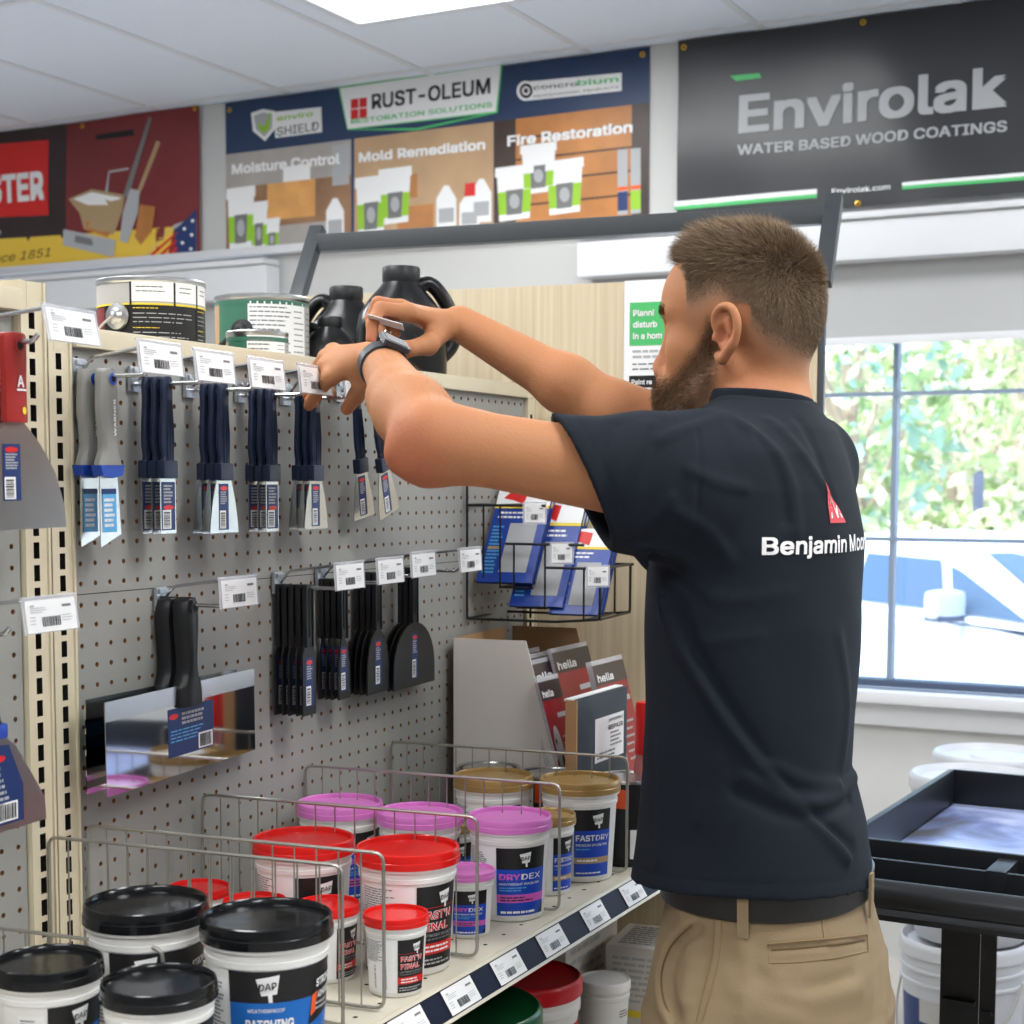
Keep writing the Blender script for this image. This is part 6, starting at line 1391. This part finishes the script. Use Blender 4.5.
folds = [([(640, 552), (664, 612), (700, 680), (742, 742), (788, 796), (846, 858)], .0090, .0085), ([(652, 556), (682, 622), (716, 690), (760, 756), (806, 812), (852, 846)], -.0050, .010),
         ([(748, 778), (790, 800), (826, 800), (853, 776)], .005, .009), ([(770, 765), (808, 782), (838, 784), (857, 764)], .004, .008), ([(735, 792), (780, 815), (820, 816), (850, 800)], -.0035, .008),
         ([(742, 424), (768, 446), (788, 480), (796, 530)], .004, .012), ([(770, 420), (800, 450), (826, 490)], .003, .010), ([(756, 436), (778, 470), (786, 520)], -.003, .009), ([(798, 418), (818, 452), (834, 500)], -.0025, .010),
         ([(634, 546), (662, 548), (694, 566)], .004, .008), ([(644, 560), (672, 574), (700, 600)], -.003, .008), ([(690, 470), (716, 482), (744, 488)], .0028, .008), ([(676, 512), (706, 530), (730, 560)], .003, .010), ([(650, 425), (640, 460), (628, 520)], .0025, .012), ([(616, 424), (606, 460), (604, 505)], -.0025, .010), ([(660, 440), (690, 428), (730, 416)], .0030, .008), ([(672, 500), (650, 520), (628, 530)], .003, .009),
         ([(698, 432), (699, 470), (697, 510), (690, 545)], -.0022, .0032), ([(690, 640), (720, 642), (760, 636)], .0012, .008), ([(700, 820), (716, 790), (720, 760)], .0016, .010), ([(660, 860), (664, 800), (662, 740)], .0018, .014), ([(700, 596), (740, 600), (790, 592)], .0012, .01), ([(840, 640), (848, 700), (842, 760)], .002, .014)]
fpaths = []
for pts, amp, wd_ in folds:
    P = [trace(sh0, *p) for p in pts]; P = [p for p in P if p is not None]
    if len(P) > 1: fpaths.append(([np.array(v) for v in resample([tuple(p) for p in P], 3)], amp * (1.5 if wd_ > .004 else 1), wd_ * .9))
def polydist(P, pts):
    d = np.full(len(P), 9.0)
    for a, b in zip(pts[:-1], pts[1:]):
        ab = b - a; t = np.clip(((P - a) @ ab) / (ab @ ab + 1e-12), 0, 1); q = P - a - t[:, None] * ab; d = np.minimum(d, (q * q).sum(1))
    return np.sqrt(d)
class Cloth:
    def __init__(s, base, fp, cuts, noise, stitch=None): s.b, s.fp, s.cuts, s.noise, s.st = base, fp, cuts, noise, stitch; s.cen = [(np.mean(p, 0), max(np.linalg.norm(q - np.mean(p, 0)) for q in p)) for p, _, _ in fp]
    def near(s, c, R): return (c, R, s.b.near(c, R))
    def outer(s, P, sel):
        if sel is None: c = P.mean(0); R = 9; bs = None
        else: c, R, bs = sel
        d = s.b(P, bs); x, y, z = P.T
        d = d - s.noise * (np.sin(x * 23 + 2 * np.sin(z * 11)) * np.sin(z * 17 + y * 13 + 1) + .5 * np.sin(z * 37 + x * 29 + y * 41))
        if len(P) < 20000 or True:
            for (pts, amp, w), (fc, fr) in zip(s.fp, s.cen):
                if sel is not None and np.linalg.norm(fc - c) > fr + R + 3 * w: continue
                q = polydist(P, pts); d = d - amp * np.exp(-(q / w) ** 2)
        return d
    def __call__(s, P, sel=None):
        o = s.outer(P, sel); res = o
        for fn, hollow, depth in s.cuts:
            cv = fn(P)                      # > 0 is cut away
            res = np.maximum(res, cv)
            if s.st: res = res + s.st * np.exp(-((cv + .018) / .0022) ** 2)
            if hollow: res = np.maximum(res, -np.maximum(o + hollow, -cv - depth))
        return res
lcut = lambda P: np.where(np.linalg.norm(P - cutp - cutn * .03, axis=1) < .125, (P - cutp) @ cutn, -.5)
rcut = lambda P: np.where(np.linalg.norm(P - Rcutp - Rcutn * .03, axis=1) < .115, (P - Rcutp) @ Rcutn, -.5)
hA, hB, hC_ = at(639, 878, D=1.98), at(867, 874, D=2.06), at(758, 896, D=1.86); hN = _n(np.cross(hB - hA, hC_ - hA)); hN = hN if hN[2] > 0 else -hN
print('hem', hA, hB, hC_)
hcut = lambda P: -((P - hA) @ hN)
nax = _n(neckT - neckB); ncen = neckB
def ncut(P):
    q = P - (ncen + [0.0, 0, 0]); t = q @ nax; r = np.linalg.norm(q - t[:, None] * nax, axis=1); return np.where((t > -.05) & (r < .2), .068 - r, -.5)
shirtF = Cloth(sh0, fpaths, [(hcut, .011, .045), (lcut, .010, .03), (rcut, .010, .03), (ncut, 0, 0)], .0014, .0009)
Vs, Fs = surface(shirtF, (-1.0, 1.50, hemz - .04), (-.40, 2.36, 1.68), .0032)
navy = np.array(s2l(21, 27, 36)); 
shirt = mesh_obj('tshirt', Vs, Fs, 'shirt_cloth', person, dye=np.tile(navy, (len(Vs), 1)))
# ribbed collar
colF = Field()
def colfn(P):
    q = P - ncen; t = q @ nax; r = np.linalg.norm(q - t[:, None] * nax, axis=1); a = np.abs(r - .0730 + .10 * t) - .0030; b = np.abs(t + .001 + .0 * r) - .018; m = np.maximum(a, b); return np.where((a > 0) & (b > 0), np.sqrt(np.maximum(a, 0) ** 2 + np.maximum(b, 0) ** 2), m) - .0018
colF.raw(colfn, ncen, .12, .002)
Vc, Fc = surface(colF, ncen - .12, ncen + .12, .0022)
mesh_obj('collar', Vc, Fc, 'shirt_cloth', shirt, dye=np.tile(navy * 1.12, (len(Vc), 1)))
# print on the back: wrapped on the cloth from the spine axis outwards
def wrap_back(u, v, h, z0, sec_i=6):
    z = z0 + v; S = np.array(sorted(SHIRT)); cx, cy = np.interp(z, S[:, 0], S[:, 1]), np.interp(z, S[:, 0], S[:, 2]); a = np.interp(u, ARC, ANG)
    return np.array([cx, cy, z]), np.array([math.cos(a), math.sin(a), 0.0]), h
def project_print(name, mb, z0):
    "vertices hold (u, v, h); march from the axis to the cloth surface"
    U = np.array(mb.v); Cn = []; Dn = []
    for u, v, h in U:
        c, d, _ = wrap_back(u, v, h, z0); Cn.append(c); Dn.append(d)
    Cn, Dn = np.array(Cn), np.array(Dn); lo_ = np.full(len(U), .06); hi_ = np.full(len(U), .26)
    for _ in range(18):
        mid = (lo_ + hi_) / 2; val = shirtF.outer(Cn + Dn * mid[:, None], None); ins = val < 0; lo_ = np.where(ins, mid, lo_); hi_ = np.where(ins, hi_, mid)
    mb.v = [tuple(p) for p in (Cn + Dn * (lo_ + .0012 + U[:, 2])[:, None])]; return mb.build(name, shirt)
zT = trace(sh0, 800, 543)[2]; S_ = np.array(sorted(SHIRT)); cxT, cyT = np.interp(zT, S_[:, 0], S_[:, 1]), np.interp(zT, S_[:, 0], S_[:, 2])
def angp(x, y): p = trace(sh0, x, y); return math.atan2(p[1] - cyT, p[0] - cxT)
ANG = np.linspace(-1.9, 1.2, 400); axT, byT = np.interp(zT, S_[:, 0], S_[:, 3]), np.interp(zT, S_[:, 0], S_[:, 4])
_r = (np.abs(np.cos(ANG - TW) / axT) ** 2.25 + np.abs(np.sin(ANG - TW) / byT) ** 2.25) ** (-1 / 2.25); _xy = np.stack([_r * np.cos(ANG), _r * np.sin(ANG)], 1)
ARC = np.concatenate([[0], np.cumsum(np.linalg.norm(np.diff(_xy, axis=0), axis=1))])      # arc length round the back for every angle
arcp = lambda x, y: np.interp(angp(x, y), ANG, ARC)
aB, aN, aL = arcp(762, 545), arcp(846, 540), arcp(834, 505)
print('print angles', aB, aN, aL)
idn = lambda u, v, h: (u, v, h)
zb_txt = trace(sh0, 790, 554)[2]; zt_txt = trace(sh0, 790, 530)[2]
def fine(mb, step=.006):
    "split big faces so the print follows the cloth"
    nv = list(mb.v); nf = []; nm = []; ns = []
    for f, m_, s__ in zip(mb.f, mb.m, mb.s):
        nf.append(f); nm.append(m_); ns.append(s__)
    mb.v, mb.f, mb.m, mb.s = nv, nf, nm, ns; return mb
q = MB(); capT = zt_txt - zb_txt; frac = text_geo('Benjamin', .03)[2] / text_geo('Benjamin Moore', .03)[2]; WT = (aN - aB) / frac
q.text(idn, 'Benjamin Moore', aB, 0, capT * .98, 'shirt_print_white', 0, width=WT, bold=.03)
zl = trace(sh0, 834, 523)[2] - zb_txt; zl1 = trace(sh0, 830, 481)[2] - zb_txt; hL = zl1 - zl; wL = .036
def ptri(pts, m, h):
    # densified triangle fan strip
    (x0, y0), (x1, y1), (x2, y2) = pts; n = 8; vs = []; fs = []
    for i in range(n + 1):
        t = i / n; a = (x0 + (x1 - x0) * t, y0 + (y1 - y0) * t); b = (x0 + (x2 - x0) * t, y0 + (y2 - y0) * t); vs += [(a[0] + aL, a[1], h), ((a[0] + b[0]) / 2 + aL, (a[1] + b[1]) / 2, h), (b[0] + aL, b[1], h)]
    for i in range(n): fs += [(3 * i, 3 * i + 3, 3 * i + 4, 3 * i + 1), (3 * i + 1, 3 * i + 4, 3 * i + 5, 3 * i + 2)]
    q.add(vs, fs, m)
ptri([(-wL * .62, zl1), (-wL * .5, zl), (wL * .85, zl)], 'shirt_print_red', 0)
for a, b_ in (((-.30, .12), (-.22, .62)), ((-.22, .62), (.10, .12)), ((.10, .12), (.12, .42)), ((.12, .42), (.42, .12))):
    (xa, ya), (xb, yb) = a, b_; w_ = .0017; xa, xb = xa + aL / (wL * 1.2), xb + aL / (wL * 1.2); q.add([(xa * wL * 1.2 - w_, zl + hL * ya, .0005), (xa * wL * 1.2 + w_, zl + hL * ya, .0005), (xb * wL * 1.2 + w_, zl + hL * yb, .0005), (xb * wL * 1.2 - w_, zl + hL * yb, .0005)], [(0, 1, 2, 3)], 'shirt_print_white')
project_print('back_print', q, zb_txt)

# ---- trousers
TR = [sec(845, 766, .118, .160), sec(890, 769, .120, .162), sec(915, 770, .126, .168), sec(950, 771, .137, .178), sec(990, 770, .146, .184), sec(1030, 768, .150, .188)]
zc = TR[-1][0]; hx, hy_ = TR[-1][1], TR[-1][2]; TR += [(.86, hx + .002, hy_, .150, .188)]
tr0 = Field(); tr0.raw(loft_fn(TR, 2.3, TW), (hx, hy_, .95), .3, .02)
for s_ in (-1, 1):
    hq = np.array([hx, hy_ + s_ * .088, .84]); kn = np.array([hx - .03, hy_ + s_ * .105, .48]); an = np.array([hx + .0, hy_ + s_ * .11, .07])
    tr0.cone(hq, kn, .108, .082, .03); tr0.cone(kn, an, .082, .072, .02)
tf = [([(770, 944), (815, 938), (864, 934)], .0022, .004), ([(769, 950), (815, 946), (866, 941)], -.0035, .0035), ([(770, 961), (815, 959), (866, 952)], -.0016, .0028), ([(769, 946), (768, 962)], -.0016, .003), ([(866, 934), (868, 951)], -.0016, .003),
      ([(722, 918), (721, 950), (712, 990), (704, 1022)], -.0018, .0028), ([(716, 918), (714, 950), (706, 990)], .0016, .003), ([(690, 922), (668, 945), (658, 975), (662, 1010), (676, 1030)], .008, .007), ([(697, 930), (676, 950), (668, 980), (676, 1020)], -.013, .007),
      ([(822, 905), (826, 940)], -.0012, .003), ([(775, 982), (812, 1000), (858, 988)], .005, .011), ([(760, 975), (800, 992), (850, 976)], -.004, .009), ([(740, 940), (748, 975), (742, 1015)], .0035, .011), ([(682, 905), (690, 950), (684, 1000)], .004, .010), ([(880, 905), (886, 950), (884, 1010)], .004, .009), ([(872, 925), (876, 970), (872, 1020)], -.003, .008), ([(730, 980), (750, 1005), (800, 1020)], .0025, .012), ([(868, 896), (874, 930)], -.003, .005)]
tp = []
for pts, amp, w_ in tf:
    P = [trace(tr0, *p) for p in pts]; P = [p for p in P if p is not None]
    if len(P) > 1: tp.append(([np.array(v) for v in resample([tuple(p) for p in P], 2)], amp, w_))
topc = lambda P: P[:, 2] - (at(770, 890, D=1.9)[2] - .006)
botc = lambda P: .075 - P[:, 2]
trF = Cloth(tr0, tp, [(topc, 0, 0), (botc, .006, .05)], .0012)
Vt, Ft = surface(trF, (-.98, 1.55, .03), (-.38, 2.25, 1.12), .0040)
kh = np.array(s2l(138, 119, 92)); nn_ = (np.sin(Vt[:, 2] * 300) * .02)[:, None]
mesh_obj('trousers', Vt, Ft, 'khaki_cloth', person, dye=np.clip(np.tile(kh, (len(Vt), 1)) * (1 + nn_), 0, 1))
def seam(pts, r, m, lift=.0004):
    rs = r < .0010 and len(pts) > 5; dense = [p for a, b in zip(pts[:-1], pts[1:]) for p in [(a[0] + (b[0] - a[0]) * t / 6, a[1] + (b[1] - a[1]) * t / 6) for t in range(6)]] + [pts[-1]] if rs or len(pts) < 4 else [(v.x, v.y) for v in resample([(a, b, 0) for a, b in pts], 6)]
    P = [trace(trF, *p) for p in dense]; P = [p for p in P if p is not None]
    if len(P) < 2: return
    P = [tuple(p + _n(p - np.array([hx, hy_, p[2]])) * lift) for p in P]; q = MB(); q.tube(P, r, m, 6); return q
trF.cuts = []
mat('khaki_dark', s2l(104, 84, 58), .9); mat('khaki_stitch', s2l(136, 112, 80), .9)
trs = bpy.data.objects['trousers']
for nm, pts, r, m in (('pocket_welt', [(768, 944), (800, 941), (835, 938), (867, 934)], .0011, 'khaki_stitch'), ('pocket_slit', [(771, 950), (800, 948), (835, 944), (864, 940)], .0017, 'khaki_dark'), ('pocket_stitch', [(768, 944), (769, 963), (800, 962), (835, 958), (868, 951), (867, 934)], .0009, 'khaki_stitch'),
                      ('side_seam', [(721, 920), (720, 950), (712, 985), (702, 1022)], .0010, 'khaki_stitch'), ('side_seam', [(714, 920), (713, 950), (705, 985), (696, 1022)], .0007, 'khaki_stitch'), ('dart_seam', [(820, 908), (824, 938)], .0009, 'khaki_stitch'), ('pocket_edge', [(692, 925), (672, 945), (662, 972), (664, 1000), (676, 1024)], .0012, 'khaki_dark')):
    q = seam(pts, r, m)
    if q: q.build(nm, trs)
# belt and loops
zB = at(770, 899, D=1.9)[2]; q = MB(); S2 = np.array(sorted(TR)); vs = []; fs = []; n = 96
for i in range(n):
    a = 2 * PI * i / n
    for dz, dr in ((-.013, .001), (-.011, .004), (.016, .004), (.018, .001), (.018, -.008), (-.013, -.008)):
        z = zB + dz; cx, cy, ax_, by_ = (np.interp(zB, S2[:, 0], S2[:, j]) for j in (1, 2, 3, 4)); c_, s2 = math.cos(a), math.sin(a)
        rho = (abs(c_ / (ax_)) ** 2.3 + abs(s2 / by_) ** 2.3) ** (-1 / 2.3); r = rho + dr + .0025; u, v = r * c_, r * s2
        vs.append((cx + u * math.cos(TW) - v * math.sin(TW), cy + u * math.sin(TW) + v * math.cos(TW), z))
for i in range(n):
    for j in range(6): fs.append((i * 6 + j, ((i + 1) % n) * 6 + j, ((i + 1) % n) * 6 + (j + 1) % 6, i * 6 + (j + 1) % 6))
q.add(vs, fs, 'belt_leather', True); q.build('belt', person)
for (xa, ya), (xb, yb) in (((738, 893), (751, 930)), ((862, 884), (868, 912))):
    pa_ = trace(tr0, (xa + xb) / 2, 912); 
    if pa_ is None: continue
    nrm = grad(tr0, pa_[None])[0]; nrm[2] = 0; nrm = _n(nrm); tg = np.cross([0, 0, 1], nrm); base = pa_ + nrm * .0055; q = MB(); fnL = flat(np.array([base[0], base[1], zB]), tg, (0, 0, 1), nrm)
    q.prism([(-.0065, -.030), (.0065, -.030), (.0055, .024), (-.0075, .024)], 0, .0035, 'khaki_plain' if 'khaki_plain' in M else 'cardboard', fn=fnL); q.build('belt_loop', person)
# shoes
for s_ in (-1, 1):
    sf = Field(); ax0 = np.array([hx + .01, hy_ + s_ * .11, .045]); sf.cone(ax0 + [.02, 0, 0], ax0 + [-.16, 0, -.008], .042, .036, .02); sf.cone(ax0 + [0, 0, .0], ax0 + [0, 0, .06], .045, .042, .02);
    Vh, Fh = surface(sf, ax0 - [.26, .1, .1], ax0 + [.1, .1, .14], .006); Vh[:, 2] = np.maximum(Vh[:, 2], .001); mesh_obj('shoe', Vh, Fh, 'belt_leather', person)
# watch on the left wrist
ad = _n(Lwr - Lel); wc = at(374, 366, D=2.0); wc = Lel + ad * ((wc - Lel) @ ad) ; e1 = _n(np.cross(ad, [0, 0, 1])); e2 = np.cross(ad, e1); q = MB(); vs = []; fs = []; n = 48
rw = []
for i in range(n):
    a = 2 * PI * i / n; dd = e1 * math.cos(a) + e2 * math.sin(a); ts = np.linspace(.012, .06, 60); val = body(wc + ts[:, None] * dd); k = np.argmax(val > .0005); rw.append(ts[k])
rw = np.array(rw); rw = np.maximum(rw, (np.roll(rw, 1) + np.roll(rw, -1)) / 2)
for i in range(n):
    a = 2 * PI * i / n; dd = e1 * math.cos(a) + e2 * math.sin(a)
    for tt, dr in ((-.0105, .000), (-.0095, .0030), (.0095, .0030), (.0105, .000)): vs.append(wc + dd * (rw[i] + dr) + ad * tt)
for i in range(n):
    for j in range(4): fs.append((i * 4 + j, ((i + 1) % n) * 4 + j, ((i + 1) % n) * 4 + (j + 1) % 4, i * 4 + (j + 1) % 4))
q.add(vs, fs, 'watch_black', True); wst = q.build('wristwatch', person)
up_ = _n(-down * .95 + right * .35); up_ = _n(up_ - ad * (up_ @ ad)); sd = np.cross(ad, up_); k = int(round((math.atan2(up_ @ e2, up_ @ e1) % (2 * PI)) / (2 * PI) * n)) % n
q = MB(); fnW = flat(wc + up_ * (rw[k] + .002), sd, ad, up_); q.prism([(-.018, -.015), (-.015, -.018), (.015, -.018), (.018, -.015), (.018, .015), (.015, .018), (-.015, .018), (-.018, .015)], 0, .007, 'watch_black', fn=fnW); q.prism([(-.014, -.014), (.014, -.014), (.014, .014), (-.014, .014)], .007, .0076, 'glass_dark', fn=fnW); tag(q.build('watch_case', wst), 'dark glass face')
# the tag holder and card he is handling
t = thing('loose_price_tag', 'thin clear price tag strip pinched between his right thumb and fingers', 'price tag', (0, 0, 0)); q = MB()
a_, b_ = at(368, 317, D=2.14), at(403, 327, D=2.17); vv = _n(b_ - a_); w_ = _n(np.cross(vv, -fwd)); w2 = _n(w_ * .10 + fwd * 1.0); fn = flat(a_, vv, w2, np.cross(vv, w2)); Lc = np.linalg.norm(b_ - a_)
q.prism([(0, -.012), (Lc, -.012), (Lc, .018), (0, .018)], 0, .0014, 'paper', fn=fn); q.build('card', t)
q = MB(); q.tube(([tuple(at(386, 330, D=2.15)), tuple(at(381, 340, D=2.15)), tuple(at(377, 349, D=2.16))]), .0013, 'chrome', 8); q.tube([tuple(at(391, 332, D=2.16)), tuple(at(390, 345, D=2.17))], .0013, 'chrome', 8); q.build('wire_clip', t)
